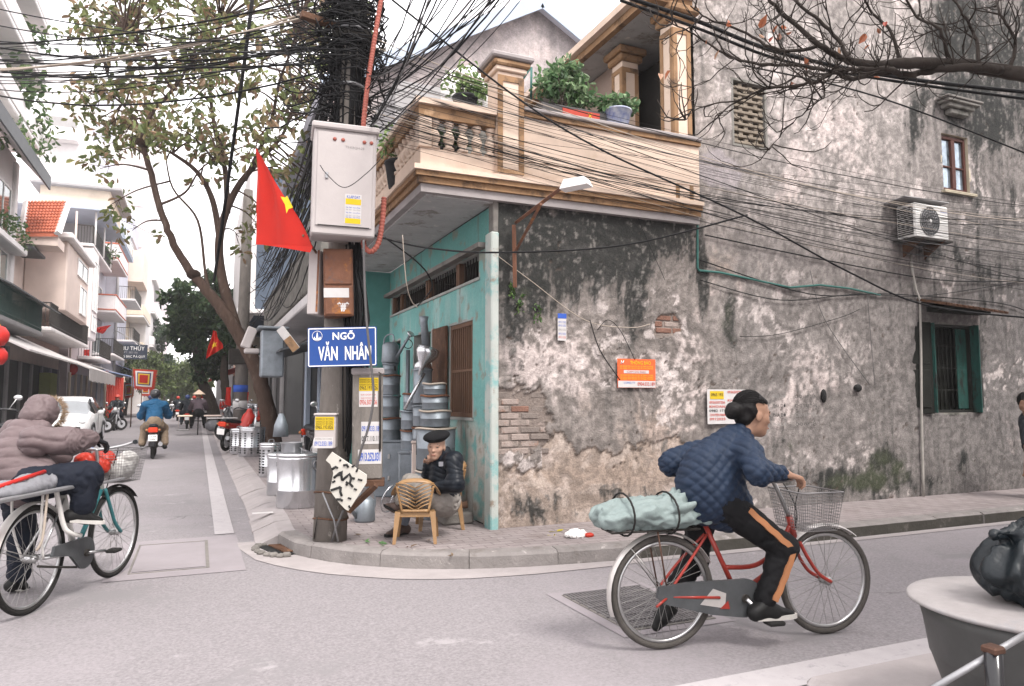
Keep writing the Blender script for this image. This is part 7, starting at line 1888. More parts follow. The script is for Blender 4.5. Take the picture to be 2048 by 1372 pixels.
# plastic armchairs
mat('plastic_tan', (.28, .16, .068), .38, var=.18, scale=5, bump=.05, spec=.5, patch=((.5, .31, .15), 4, .58, .15))
def armchair(label, loc, rz, s=1.):
    """moulded armchair: opens along +y, back at -y"""
    t = thing('plastic_armchair', label, 'chair', loc, rz, 'tan plastic armchairs'); t.scale = (s, s, s)
    st = MB(); st.smooth = True; n = 8
    g = [(-.21 + .42 * i / n - .0 * j, -.2 + .42 * j / n) for j in range(n + 1) for i in range(n + 1)]
    top = [(x * (1 - .06 * (.2 - y)), y, .36 - .018 * math.cos(x * 6) * math.cos(y * 5) - (.03 if y > .2 else 0)) for x, y in g]
    st.add(top + [(x, y, z - .022) for x, y, z in top], [(j * 9 + i, j * 9 + i + 1, (j + 1) * 9 + i + 1, (j + 1) * 9 + i) for j in range(8) for i in range(8)] + [(81 + j * 9 + i, 81 + (j + 1) * 9 + i, 81 + (j + 1) * 9 + i + 1, 81 + j * 9 + i + 1) for j in range(8) for i in range(8)])
    st.build('seat', 'plastic_tan', t)
    ap = MB()
    for (a, c_) in (((-.21, -.2), (.21, -.2)), ((-.21, -.2), (-.21, .22)), ((.21, -.2), (.21, .22)), ((-.21, .22), (.21, .22))): ap.box(min(a[0], c_[0]) - .006, max(a[0], c_[0]) + .006, min(a[1], c_[1]) - .006, max(a[1], c_[1]) + .006, .3, .352)
    ap.build('apron', 'plastic_tan', t)
    for sx in (-1, 1):
        for sy in (-1, 1):
            M = frame((0, 0, 0), (1, 0, 0))
            top_, bot = V3(sx * .2, sy * .19 + .01, .36), V3(sx * .235, sy * .235, 0)
            l = MB(); 
            def rg(c, a_, b_): return [c + V3(-a_, -b_, 0), c + V3(a_, -b_, 0), c + V3(a_, b_, 0), c + V3(-a_, b_, 0)]
            A_, B_ = rg(bot, .018, .018), rg(top_, .032, .03)
            l.add(A_ + B_, [(3, 2, 1, 0), (4, 5, 6, 7)] + [(i, (i + 1) % 4, 4 + (i + 1) % 4, 4 + i) for i in range(4)]); l.build('leg', 'plastic_tan', t)
        # arm upright
        MB().path(smooth3([(sx * .225, .2, .34), (sx * .25, .2, .45), (sx * .255, .17, .52)], 4), smoothr_([.03, .022, .024], 4), 8).build('arm_upright', 'plastic_tan', t)
    rim = smooth3([(.255, .2, .515), (.262, .08, .53), (.262, -.06, .55), (.245, -.17, .62), (.17, -.24, .7), (0, -.265, .725), (-.17, -.24, .7), (-.245, -.17, .62), (-.262, -.06, .55), (-.262, .08, .53), (-.255, .2, .515)], 5)
    b = MB(); vs, k = [], 8
    for i, p in enumerate(rim):
        tv = (rim[min(i + 1, len(rim) - 1)] - rim[max(i - 1, 0)]).normalized(); outv = V3(p.x, p.y + .02, 0).normalized(); upv = tv.cross(outv).normalized()
        for q_ in range(k):
            a = 2 * math.pi * q_ / k; vs.append(p + outv * math.cos(a) * .03 + upv * math.sin(a) * .011 + V3(0, 0, -.02 * math.cos(a)))
    b.add(vs, [(i * k + q_, i * k + (q_ + 1) % k, (i + 1) * k + (q_ + 1) % k, (i + 1) * k + q_) for i in range(len(rim) - 1) for q_ in range(k)] + [tuple(range(k))[::-1], tuple((len(rim) - 1) * k + q_ for q_ in range(k))], True)
    b.build('arm_rail', 'plastic_tan', t)
    bk = MB()
    def BP(u, z):                    # curved back surface, u -1..1
        wd = .15 + .07 * (z - .36) / .34
        return V3(u * wd, -.2 - .055 * (z - .36) / .34 - .03 * (1 - u * u) * (z - .36) / .34 - .01, z)
    for u0 in (-1, 1): bk.path([BP(u0, .345 + .35 * i / 6 - (.04 if i == 6 else 0)) for i in range(7)], .014, 6)
    bk.path([BP(-1 + 2 * i / 8, .37) for i in range(9)], .02, 6); bk.build('back_frame', 'plastic_tan', t)
    for r_ in range(7):
        for sd in (-1, 1):
            z0 = .375 + r_ * .044
            MB().path([BP(sd * .02, z0), BP(sd * .5, min(z0 + .05, .70)), BP(sd * 1, min(z0 + .085, .69))], .0085, 5).build('back_slat', 'plastic_tan', t)
    return t
def smoothr_(r, n=6):
    out = []
    for i in range(len(r) - 1): out += [r[i] + (r[i + 1] - r[i]) * k / n for k in range(n)]
    return out + [r[-1]]
armchair('empty tan plastic armchair with herringbone back turned to the camera', (1.83, 6.36, .12), R(-20), .76)
ch2 = onz(875, 1056, .12)
armchair('tan plastic armchair the old man sits on', (ch2.x + .04, ch2.y + .06, .12), R(78), .88)
mat('beard', (.1, .1, .1), .8)
# man at the right edge
pd_ = thing('person', 'person in a dark grey shirt with bowed head walking at the right edge', 'person', Vector(_r) * .08)
K = {k: ond(*v) for k, v in dict(head=(2040, 808, 9.2), ne=(2052, 835, 9.25), sN=(2050, 850, 9.1), sF=(2060, 850, 9.45), eN=(2044, 892, 9.05), wN=(2040, 930, 9.0), hip=(2062, 900, 9.25), kn=(2055, 950, 9.2), an=(2052, 988, 9.2), kF=(2078, 948, 9.35), aF=(2085, 985, 9.4)).items()}
fw2 = Vector((-.9, -.2, -.55))
Mh = headframe(K['head'], fw2, (-.5, 0, 1))
sdfmesh('body', [cone(K['ne'], mp(Mh, (-.03, 0, -.06)), .055, .055, .03)] + head_prims(Mh, 1.05) + limb([K['sN'], K['eN'], K['wN']], [.05, .043, .028]) + [cone(K['sN'], K['sF'], .08, .08, .05), cone(K['ne'], K['hip'], .12, .13, .05)] + limb([K['hip'], K['kn'], K['an']], [.09, .06, .04]) + limb([K['hip'], K['kF'], K['aF']], [.09, .06, .04]) + hand_prims(K['wN'], (-.1, 0, -1), (.2, 1, 0), 1, .4), .011, 'skin', pd_)
sdfmesh('hair', [elli(mp(Mh, (-.02, 0, .045)), (.1, .086, .1), .02, Mh.to_3x3())], .011, 'hair_black', pd_, fold(.012, 20, 3))
sdfmesh('shirt', [cone(K['ne'] + V3(0, 0, -.05), K['hip'] + V3(0, 0, .05), .14, .15, .05), cone(K['sN'], K['sF'], .085, .085, .05)] + limb([K['sN'], K['sN'].lerp(K['eN'], .75)], [.08, .075], .04), .012, 'grey_shirt', pd_, fold(.015, 8, 61))
sdfmesh('trousers', [cone(K['hip'] + V3(0, 0, .06), K['hip'], .14, .14, .05)] + limb([K['hip'], K['kn'], K['an'] + V3(0, 0, .03)], [.11, .085, .07]) + limb([K['hip'], K['kF'], K['aF'] + V3(0, 0, .03)], [.11, .085, .07]), .013, 'black_trouser', pd_)
shoe(pd_, K['an'], V3(K['an'].x + .05, K['an'].y, .13), V3(K['an'].x - .18, K['an'].y - .06, .13), 'shoe_black', 'shoe_sole'); shoe(pd_, K['aF'], V3(K['aF'].x + .05, K['aF'].y, .13), V3(K['aF'].x - .18, K['aF'].y - .06, .13), 'shoe_black', 'shoe_sole')
# ---------------------------------------------------------------- traffic
for n_, c_ in dict(paint_black=(.02, .02, .022), paint_red=(.5, .03, .02), paint_white=(.75, .74, .73), paint_silver=(.4, .4, .42), paint_blue=(.04, .07, .2)).items(): mat(n_, c_, .3, var=.1, coat=.5)
mat('tail_red', (.6, .05, .02), .3); mat('car_glass', (.28, .3, .31), .08, var=.3, scale=1.5, spec=.9, metal=.3); mat('car_glass_dark', (.03, .032, .034), .08, spec=.8); mat('blue_coat', (.012, .075, .16), .7, var=.25, scale=6, bump=.2); mat('khaki', (.2, .15, .105), .85, var=.2); mat('teal_coat', (.04, .3, .29), .7, var=.2); mat('dark_coat', (.02, .025, .032), .7, var=.3); mat('plum_coat', (.1, .075, .09), .75, var=.3); mat('red_helmet', (.5, .07, .05), .3); mat('conical', (.6, .47, .36), .85, var=.15, scale=20)
mat('headlamp', (.7, .7, .7), .1, spec=.9)
def torus(b, c, r, w, ax='y', n=28):
    b.path([Vector(c) + Vector((r * math.cos(a), 0, r * math.sin(a))) for a in np.linspace(0, 2 * math.pi, n + 1)[:-1]], w, 7, closed=True); return b
def moto(label, loc, rz, m, lean=0., plate=None, group='motorbikes on the street', detail=.016, seat='leather_black'):
    t = thing('motorbike', label, 'motorbike', loc, rz, group); t.rotation_euler = (lean, 0, rz)
    for nm, x in (('rear_wheel', 0), ('front_wheel', 1.22)):
        w = torus(MB(), (x, 0, .28), .235, .045).build(nm, 'rubber', t); MB().cyl((x, -.03, .28), (x, .03, .28), .17, n=16).build('rim', 'paint_silver', w); MB().cyl((x, -.06, .28), (x, .06, .28), .05, n=10).build('hub', 'iron_dark', w)
    sdfmesh('body', [cone((-.15, 0, .66), (.35, 0, .6), .085, .12, .05), cone((-.28, 0, .7), (-.1, 0, .68), .05, .08, .04), cone((.35, 0, .5), (.72, 0, .42), .1, .08, .06), cone((.72, 0, .42), (1.0, 0, .85), .09, .1, .06, ((0, 1, 0), 1.7)), cone((1.0, 0, .85), (1.0, 0, .98), .09, .08, .05)], detail, m, t)
    sdfmesh('engine', [cone((.05, .0, .34), (.5, 0, .32), .1, .12, .05)], detail * 1.3, 'iron_dark', t)
    sdfmesh('seat', [cone((-.2, 0, .77), (.42, 0, .72), .1, .1, .04, ((0, 0, 1), .55))], detail, seat, t)
    MB().cbox(-.36, -.3, -.1, .1, .62, .74, .02).build('tail_light', 'tail_red', t)
    pl = MB().cbox(-.372, -.362, -.095, .095, .43, .575, .004).build('number_plate', 'white_paint', t)
    if plate:
        for q_, z_ in zip(plate, (.535, .47)): text('digits', q_, frame((-.3735, 0, z_), (0, -1, 0), zd=(-1, 0, 0)), .06, 'ink_black', pl)
    MB().cbox(-.36, -.3, -.06, .06, .3, .6, .02).build('rear_fender', 'paint_black', t)
    MB().path(smooth3([(.86, .36, 1.0), (.96, .3, 1.04), (1.0, 0, 1.02), (.96, -.3, 1.04), (.86, -.36, 1.0)], 4), .016, 6).build('handlebar', 'paint_black', t)
    for s in (-1, 1):
        MB().path([(.96, s * .26, 1.03), (.96, s * .34, 1.2)], .008, 5).build('mirror_stalk', 'chrome', t); MB().ell((.95, s * .36, 1.23), (.02, .07, .045), 10, 6).build('mirror', 'chrome', t)
        MB().cyl((1.0, s * .06, .82), (1.22, s * .07, .3), .025, n=8).build('fork', 'paint_silver', t)
        MB().ell((-.31, s * .13, .68), (.03, .03, .03), 8, 6).build('indicator', 'stripe_orange', t)
    MB().ell((1.1, 0, .93), (.06, .09, .08), 12, 8).build('headlight', 'headlamp', t); MB().cyl((.25, -.14, .3), (-.3, -.16, .36), .035, .05, 10).build('exhaust', 'steel_dull', t)
    MB().cyl((.3, -.02, .3), (.3, .3, .24), .012, n=6).build('foot_peg', 'iron_dark', t); MB().cyl((.3, .02, .3), (.3, -.3, .24), .012, n=6).build('foot_peg', 'iron_dark', t)
    return t
def rider(label, loc, rz, jm, tm, hm, cell=.02, hat=None, seat=(.12, 0, .8), reach=(.86, .34, 1.02)):
    t = thing('person', label, 'person', loc, rz, 'people riding in the street')
    s = Vector(seat); ne = s + V3(.1, 0, .5); hd = s + V3(.13, 0, .66)
    Mh = headframe(hd, (1, 0, 0))
    B = [cone(ne, hd, .055, .05, .03)] + head_prims(Mh, 1.0); Jk = [cone(ne + V3(0, 0, -.06), s + V3(0, 0, .06), .16, .18, .06, ((1, 0, 0), .75)), cone(ne + V3(-.01, .15, -.05), ne + V3(-.01, -.15, -.05), .075, .075, .06)]; Tr = [cone(s + V3(0, 0, .05), s + V3(.05, 0, .02), .17, .17, .05)]
    for sd in (-1, 1):
        sh, el, wr = ne + V3(0, sd * .2, -.05), ne + V3(.22, sd * .29, -.3), V3(reach[0] - .02, sd * reach[1], reach[2] + .02)
        hp, kn, an = s + V3(.03, sd * .1, 0), s + V3(.4, sd * .2, -.1), s + V3(.2, sd * .24, -.5)
        B += limb([sh, el, wr], [.035, .035, .03]) + limb([hp, kn, an], [.055, .045, .035]) + hand_prims(wr, (1, 0, -.2), (0, 0, -1), -sd, .9); Jk += limb([sh, el, wr - V3(.05, 0, 0)], [.085, .075, .05], .05); Tr += limb([hp, kn, an + V3(0, 0, .05)], [.11, .09, .075], .05)
        shoe(t, an, an + V3(-.06, 0, -.08), an + V3(.2, sd * .02, -.09), 'shoe_black')
    B.append(cone(ne, s, .06, .07, .03))
    sdfmesh('body', B, min(cell, .014), 'skin', t); sdfmesh('jacket', Jk, cell * .75, jm, t, fold(.018, 7, 71)); sdfmesh('trousers', Tr, cell * .8, tm, t, fold(.015, 7, 73))
    if hat: MB().lathe([(.24, -.02), (.235, -.01), (.12, .09), (.012, .17)], hd + V3(0, 0, .1), 20).build('conical_hat', 'conical', t)
    else: sdfmesh('helmet', [elli(hd + V3(-.01, 0, .055), (.135, .118, .115), .02), elli(hd + V3(.09, 0, .05), (.06, .08, .02), .02)], .015, hm, t)
    return t
HY = R(90)
moto('black motorbike with a white number plate ridden up the middle of the street', (-.93, 18.9, 0), R(91), 'paint_black', plate=('15-H6', '0486'))
rider('rider in a blue jacket and khaki trousers on the black motorbike', (-.93, 18.9, 0), R(91), 'blue_coat', 'khaki', 'paint_black', .014)
moto('black scooter with a red tail light ridden ahead on the right lane', (-.45, 37.5, 0), HY, 'paint_red', detail=.03); rider('rider in a dark coat and helmet ahead on the scooter', (-.45, 37.5, 0), HY, 'dark_coat', 'dark_coat', 'paint_blue', .03)
moto('scooter ridden beside the blue jacketed rider, farther off', (-1.6, 33, 0), HY, 'paint_silver', detail=.03); rider('rider in a teal coat and white helmet beyond the blue jacketed rider', (-1.6, 33, 0), HY, 'teal_coat', 'dark_coat', 'paint_white', .03)
moto('motorbike coming towards the camera near the red hoarding', (-3.4, 38, 0), -HY, 'paint_silver', detail=.03); rider('rider in dark clothes coming towards the camera near the red hoarding', (-3.4, 38, 0), -HY, 'dark_coat', 'jean_dark', 'red_helmet', .03)
for x_, y_, a_, b_ in ((-.2, 46, 'red_helmet', 'farthest but one rider, with a red helmet, right of the scooters'), (-1.2, 52, 'red_helmet', 'farthest rider with a red helmet in the traffic'), (-2.4, 44, 'paint_blue', 'rider with a blue helmet left of the teal rider')):
    moto('far motorbike under the ' + b_.split(',')[0].replace('farthest but one rider', 'last rider but one'), (x_, y_, 0), HY, 'paint_black', detail=.035); rider(b_, (x_, y_, 0), HY, 'dark_coat', 'jean_dark', a_, .035)
# conical hat cyclist with side baskets
cb = thing('bicycle', 'bicycle loaded with flat trays and baskets on both sides, far up the street', 'bicycle', (.03, 31, 0), HY)
wheel(cb, 'rear_wheel', 0, .33, 'rubber', 'chrome'); wheel(cb, 'front_wheel', 1.05, .33, 'rubber', 'chrome')
tube(cb, 'frame', [(0, 0, .33), (.45, 0, .3), (.3, 0, .75), (.8, 0, .8), (.45, 0, .3)], .015, 'iron_dark', sm=False); tube(cb, 'fork', [(.8, 0, .95), (.85, 0, .6), (1.05, 0, .33)], .014, 'iron_dark'); tube(cb, 'handlebar', [(.7, .3, 1.0), (.8, 0, .98), (.7, -.3, 1.0)], .012, 'chrome')
MB().ell((.25, 0, .8), (.13, .08, .04), 10, 6).build('saddle', 'leather_black', cb); MB().cbox(-.25, .25, .2, .75, .72, .78, .02).build('tray', 'h_cream', cb); MB().cbox(-.25, .25, -.85, -.2, .72, .78, .02).build('tray', 'h_pink', cb)
sdfmesh('pannier', [elli((.0, -.55, .38), (.22, .28, .22), .05)], .03, 'cloth_grey', cb, fold(.04, 5, 3)); MB().cbox(-.2, .2, .3, .75, .18, .24, .01).build('hanging_tray', 'mesh_wire', cb)
for s in (-1, 1):
    for q_ in (.3, .7): tube(cb, 'cord', [(0, s * q_, .72), (0, s * q_, .22)], .006, 'cable_pale')
rider('cyclist in a conical hat and plum jacket on the loaded bicycle', (.03, 31, 0), HY, 'plum_coat', 'black_trouser', None, .028, True, (.22, 0, .85), (.68, .28, 1.02))
# parked motorbikes
p = onz(447, 903, .1); moto('parked red scooter on the right pavement with a white board on its seat', (p.x + .05, p.y + .1, .1), R(60), 'paint_red', R(6), group='parked motorbikes'); o = tag(MB().cbox(-.35, .35, -.12, .12, -.012, .012, .005, Matrix.Translation((p.x - .05, p.y + .15, .92)) @ Matrix.Rotation(R(8), 4, 'Z')).build('white_board', 'paper_white'), 'white board lying across the seat of the parked red scooter', 'board')
for i, (x, y, rz, m_, lab) in enumerate(((495, 880, 130, 'paint_black', 'black scooter parked behind the perforated drums under the leaning tree'), (470, 868, 100, 'paint_silver', 'silver scooter parked beyond the red scooter'), (500, 862, 70, 'paint_red', 'red scooter parked far behind the leaning tree'), (455, 858, 60, 'paint_blue', 'blue motorbike parked farthest along the right pavement'))):
    p = onz(x, y, .1); moto(lab, (p.x, p.y, .1), R(rz), m_, R(5), group='parked motorbikes', detail=.025)
moto('black scooter parked beside the big steel drum, facing the camera', (2.0, 13.4, .118), R(-75), 'paint_black', R(6), group='parked motorbikes')
for i, (x, y, rz, lab) in enumerate(((-4.6, 16.2, -60, 'dark motorbike parked at the left edge behind the hooded cyclist'), (-4.7, 19.5, -80, 'second dark motorbike parked at the left edge'), (-2.9, 14.5, -100, 'motorbike with round chrome mirrors standing in front of the white car'), (-4.6, 34, 20, 'motorbike parked behind the white car'), (-4.2, 36.5, 30, 'motorbike parked beside the green shrub and red hoarding'))):
    moto(lab, (x, y, 0.02 + (.2 if i == 2 else 0)), R(rz), 'paint_black', R(-6), group='parked motorbikes', detail=.022)
# cars
def car(label, loc, rz, m, cat='car'):
    t = thing('parked_car', label, cat, loc, rz)
    #      x,   halfw, bottom, belt, roof, roofhalf
    S = [(-2.0, .62, .42, .8, .82, .5), (-1.95, .78, .25, .9, 1.0, .55), (-1.7, .83, .2, .97, 1.32, .56), (-1.2, .85, .18, .98, 1.45, .58), (-.5, .86, .18, .97, 1.49, .6), (.2, .86, .18, .95, 1.46, .59), (.55, .86, .18, .94, 1.34, .58), (.85, .86, .18, .93, 1.12, .6), (1.1, .85, .18, .9, .95, .62), (1.5, .83, .2, .82, .86, .58), (1.85, .78, .24, .68, .74, .5), (2.02, .62, .32, .55, .58, .4)]
    b = MB(); vs = []; n = 9
    for x, w, zb, be, rf, rw in S:
        h = [(0, zb), (w * .88, zb), (w, zb + .12), (w * 1.0, (zb + be) / 2), (w * .965, be), ((w * .9 + rw) / 2 if rf > 1.05 else w * .8, (be * .5 + rf * .5) if rf > 1.05 else be + (rf - be) * .5), (rw, rf - .035), (rw * .6, rf), (0, rf + .01)]
        vs += [(x, y, z) for y, z in h] + [(x, -y, z) for y, z in h]
    for i in range(len(S) - 1):
        for k in range(n - 1):
            for sd in (0, 1):
                a = i * 2 * n + sd * n + k; c_ = (i + 1) * 2 * n + sd * n + k
                f = (a, c_, c_ + 1, a + 1) if sd else (a, a + 1, c_ + 1, c_)
                b.mi = 0
                if 2 <= i <= 6 and k in (4, 5): b.mi = 2
                if i in (6, 7, ) and k >= 5: b.mi = 1
                if i == 1 and k >= 5: b.mi = 2
                b.f.append(f); b.m.append(b.mi); b.sm.append(True)
    b.v = vs; b.build('body', [m, 'car_glass', 'car_glass_dark'], t)
    for x in (-1.28, 1.28):
        for sd in (-1, 1):
            w = MB().cyl((x, sd * .68, .31), (x, sd * .87, .31), .31, n=24).build('wheel', 'rubber', t); MB().cyl((x, sd * .86, .31), (x, sd * .885, .31), .2, n=18).build('rim', 'paint_silver', w)
            MB().path([(x + .36 * math.cos(a), sd * .868, .31 + .36 * math.sin(a)) for a in np.linspace(-.2, math.pi + .2, 16)], .02, 5).build('wheel_arch', 'paint_black', t)
    for sd in (-1, 1):
        MB().ell((1.72, sd * .62, .68), (.22, .13, .07), 12, 8).build('headlight', 'headlamp', t); MB().ell((.62, sd * .98, .98), (.06, .1, .075), 10, 8).build('mirror', m, t); MB().box(.1, .12, sd * .862 - .004, sd * .862 + .004, .4, .92).build('door_gap', 'black_gap', t); MB().cbox(-.25, -.08, sd * .865 - .012, sd * .865 + .012, .8, .84, .005).build('door_handle', m, t)
    MB().cbox(1.93, 2.0, -.45, .45, .36, .5, .02).build('grille', 'paint_black', t); MB().cbox(2.0, 2.035, -.24, .24, .4, .5, .004).build('number_plate', 'white_paint', t); MB().cyl((.75, -.5, 1.16), (.95, .1, 1.05), .012, n=5).build('wiper', 'paint_black', t)
    return t
car('white hatchback parked facing the camera on the left of the street', (-3.85, 27.4, 0), R(-90), 'paint_white')
car('small white car far up the street near the leaning tree', (.2, 52, 0), R(90), 'paint_white')
# ---------------------------------------------------------------- tinware, plants, fixings, litter
def drum(label, x, y, z, w, h, m='steel_bright', perf=False, lid=True, d=None, name='steel_drum', cat='drum', group='steel drums on the pavement'):
    """x,y: pixel of the base's near middle; w,h in metres"""
    p = onz(x, y, z); r_ = w / 2
    p = p + Vector((p.x, p.y, 0)).normalized() * r_ * .9
    t = thing(name, label, cat, (p.x, p.y, z), rng.uniform(0, 6), group)
    MB().lathe([(r_ * .97, 0), (r_, .012), (r_, h * .33), (r_ * 1.012, h * .335), (r_, h * .345), (r_, h * .9), (r_ * 1.02, h * .93), (r_ * 1.02, h)], n=32).build('shell', m, t)
    if lid: MB().lathe([(r_ * 1.05, h - .01), (r_ * 1.05, h + .02), (r_ * .9, h + .03), (.01, h + .045)], n=32).build('lid', m, t); MB().path(smooth3([(-.06, 0, h + .04), (-.05, 0, h + .08), (.05, 0, h + .08), (.06, 0, h + .04)], 4), .008, 6).build('handle', 'steel_dull', t)
    if perf:
        b = MB()
        for i in range(12):
            for j in range(9):
                a = 2 * math.pi * i / 12; b.cbox(-.006, .006, -.02, .02, 0, h * .05, .003, Matrix.Translation((r_ * math.cos(a), r_ * math.sin(a), h * (.12 + j * .085))) @ Matrix.Rotation(a, 4, 'Z'))
        tag(b.build('slots', 'black_gap', t), kind='stuff')
    else:
        for a in (.4, 3.5): MB().path([Vector((r_ * 1.02 * math.cos(a), r_ * 1.02 * math.sin(a), h * .82)) + V3(-math.sin(a) * .05 * math.cos(q_), math.cos(a) * .05 * math.cos(q_), .05 * math.sin(q_)) for q_ in np.linspace(0, 2 * math.pi, 15)[:-1]], .006, 5, closed=True).build('ring_handle', 'steel_dull', t)
    return t
drum('largest steel drum with a lid, standing by the utility pole', 596, 1018, .118, .5, .6)
drum('plain steel drum half hidden behind the largest one', 566, 992, .118, .42, .52)
drum('perforated steel drum left of the largest drum', 541, 955, .118, .36, .52, perf=True); drum('perforated steel drum under the leaning tree', 503, 914, .118, .55, .62, perf=True); drum('smaller perforated drum leaning by the red scooter', 478, 908, .118, .42, .55, perf=True)
drum('steel pot stacked behind the perforated drums', 497, 880, .118, .5, 1.1); 
p = onz(600, 1010, .118)
t = thing('cooking_pot', 'dull grey cooking pot on the lid of the big steel drum', 'pot', ond(583, 913, 8.6)); MB().lathe([(.1, -.02), (.11, 0), (.125, .16), (.14, .165), (.135, .17), (.118, .16), (.1, .02), (.01, .015)], n=24).build('pot', 'steel_dull', t)
for i, (x, y, h, lab) in enumerate(((562, 850, .3, 'small white tin on the black scooter footboard'), (648 - 8, 880, .28, 'pale tin funnel beside the junction box'))):
    t = thing('tin', lab, 'tin', ond(x, y, 9.4)); MB().lathe([(.1, -h / 2), (.085, 0), (.03, h / 2)], n=16).build('tin', 'white_paint' if i else 'zinc', t)
# galvanised ware stacked against the teal wall
def tub(label, x, y, Xp, w, h, m='zinc', taper=.88, name='tin_bucket', cat='bucket', rim=None, group='galvanised ware outside the teal shop'):
    p = onx(x, y, Xp); r_ = w / 2
    t = thing(name, label, cat, p, rng.uniform(0, 6), group)
    MB().lathe([(r_ * taper, 0), (r_ * (taper + .02), .01), (r_ * (.5 + taper / 2), h * .5), (r_ * (.5 + taper / 2) * 1.015, h * .51), (r_ * (.5 + taper / 2), h * .52), (r_, h * .97)], n=28).build('wall', m, t)
    MB().path([V3(r_ * 1.01 * math.cos(a), r_ * 1.01 * math.sin(a), h * .985 + .006 * math.sin(3 * a)) for a in np.linspace(0, 2 * math.pi, 25)[:-1]], .011, 6, closed=True).build('rim', rim or m, t)
    MB().box(r_ * .96, r_ * .985, -.012, .012, h * .35, h * .8).build('seam', 'iron_dark', t)
    return t
SX = 2.36
z_ = .12
for i, (w, h, lab, tp) in enumerate(((.44, .5, 'widest zinc tub at the foot of the stack behind the old man', .97), (.43, .44, 'tall zinc tub second from the bottom of the stack behind the old man', .95), (.34, .17, 'zinc tub in the middle of the stack behind the old man', .92), (.3, .15, 'zinc tub with reddish rim near the top of the stack behind the old man', .92), (.25, .12, 'smallest zinc tub topping the stack behind the old man', .92))):
    t = tub(lab, 886, 1003, SX, w, h, taper=tp, name='zinc_tub', cat='tub', rim='rust_box' if i == 3 else 'cable_pale'); t.location = (2.37, 7.5 + .02 * i, z_); z_ += h + .012
def stack(x, y, items):
    z = .12
    for i, (w, h, lab) in enumerate(items):
        t = tub(lab, 830, 900, SX, w, h, taper=.94, rim='rust_box' if i in (1, 3) else None); t.location = (x + .01 * (i % 2), y, z); z += h + .012
stack(2.4, 8.62, ((.3, .62, 'tallest zinc bin of the middle stack'), (.27, .25, 'zinc bucket lowest of the upper three in the middle stack'), (.25, .22, 'zinc bucket second from the top of the middle stack'), (.22, .2, 'topmost zinc bucket of the middle stack with rusty rim')))
stack(2.42, 8.2, ((.26, .66, 'zinc bin at the foot of the narrow stack beside the tubs'), (.25, .26, 'rusty rimmed zinc bucket on the narrow stack beside the tubs'), (.23, .24, 'top zinc bucket of the narrow stack beside the tubs')))
stack(2.34, 9.45, ((.3, .7, 'zinc bin at the foot of the left stack'), (.3, .3, 'wide zinc basin in the left stack'), (.27, .28, 'zinc bucket above the basin in the left stack'), (.25, .26, 'zinc bucket under the watering can in the left stack'), (.2, .14, 'small zinc pail topping the left stack')))
t = tub('zinc churn with a domed cover beside the tub stack', 850, 820, SX, .22, .4, taper=1, name='zinc_churn', cat='churn'); t.location = (2.42, 8.2, 1.33); MB().lathe([(.11, .4), (.1, .46), (.05, .5), (.05, .58), (.065, .62)], n=18).build('neck', 'steel_bright', t)
def can(label, loc, rz, s=1.):
    t = thing('watering_can', label, 'watering can', loc, rz); t.scale = (s, s, s)
    MB().lathe([(.11, 0), (.12, .02), (.11, .24), (.06, .28)], n=20).build('tank', 'zinc', t); MB().path([(.1, 0, .05), (.22, 0, .2), (.34, 0, .34)], [.025, .02, .016], 8).build('spout', 'zinc', t); MB().lathe([(.016, 0), (.055, .05), (.05, .055)], (.34, 0, .34), 14, Matrix.Rotation(R(45), 3, 'Y')).build('rose', 'steel_bright', t)
    MB().path(smooth3([(.06, 0, .28), (.04, 0, .38), (-.1, 0, .36), (-.14, 0, .2), (-.11, 0, .1)], 4), .01, 6).build('handle', 'zinc', t)
can('zinc watering can hanging by the far teal door', (2.34, 9.45, 1.86), R(-60)); can('zinc watering can lying on the ground by the old man', (1.62, 7.55, .12), R(200), .9)
t = thing('tin_funnel', 'bright tin funnel hanging beside the open shutter', 'funnel', onx(852, 712, 2.42)); M = Matrix.Rotation(R(20), 3, 'Y')
MB().lathe([(.13, .1), (.135, .03), (.12, 0), (.03, -.14), (.02, -.24)], n=22, M=M).build('cone', 'steel_bright', t); MB().path([(0, 0, .1), (-.03, 0, .4), (-.03, 0, .46)], [.05, .045, .06], 10).build('pipe', 'zinc', t); MB().cyl((-.02, 0, -.2), (-.25, 0, -.62), .018, n=8).build('rod', 'steel_bright', t)
t = thing('stove_pipe', 'long zinc pipe with a ring hanging between the two doors', 'pipe', onx(815, 790, 2.55)); MB().cyl((0, 0, -.75), (0, 0, .6), .028, n=12).build('pipe', 'zinc', t); MB().path([V3(.06 * math.cos(a), 0, .68 + .06 * math.sin(a)) for a in np.linspace(0, 6.28, 17)[:-1]], .006, 5, closed=True).build('ring', 'iron_dark', t)
for i, (x, y, Y_, w, h, m_, lab) in enumerate(((826, 940, 8.4, .3, .62, 'zinc', 'zinc box leaning behind the empty chair'), (842, 925, 8.2, .2, .75, 'h_pink', 'tall pinkish metal box with latches behind the old man'), (780, 915, 9.4, .35, .7, 'zinc', 'zinc cabinet left of the empty chair'))):
    p = onz(x, 1000, .12); q_ = ony(x, y, Y_)
    t = thing('metal_box', lab, 'box', (q_.x, Y_, .12), R(-20)); MB().cbox(-w / 2, w / 2, -.12, .12, 0, h, .01).build('body', m_, t); MB().cbox(-w / 2 - .01, w / 2 + .01, -.13, .13, h, h + .03, .008).build('lid', m_, t)
    for z2 in (.3, .7): MB().cbox(-.015, .015, -.135, -.12, h * z2, h * z2 + .06, .004).build('latch', 'chrome', t)
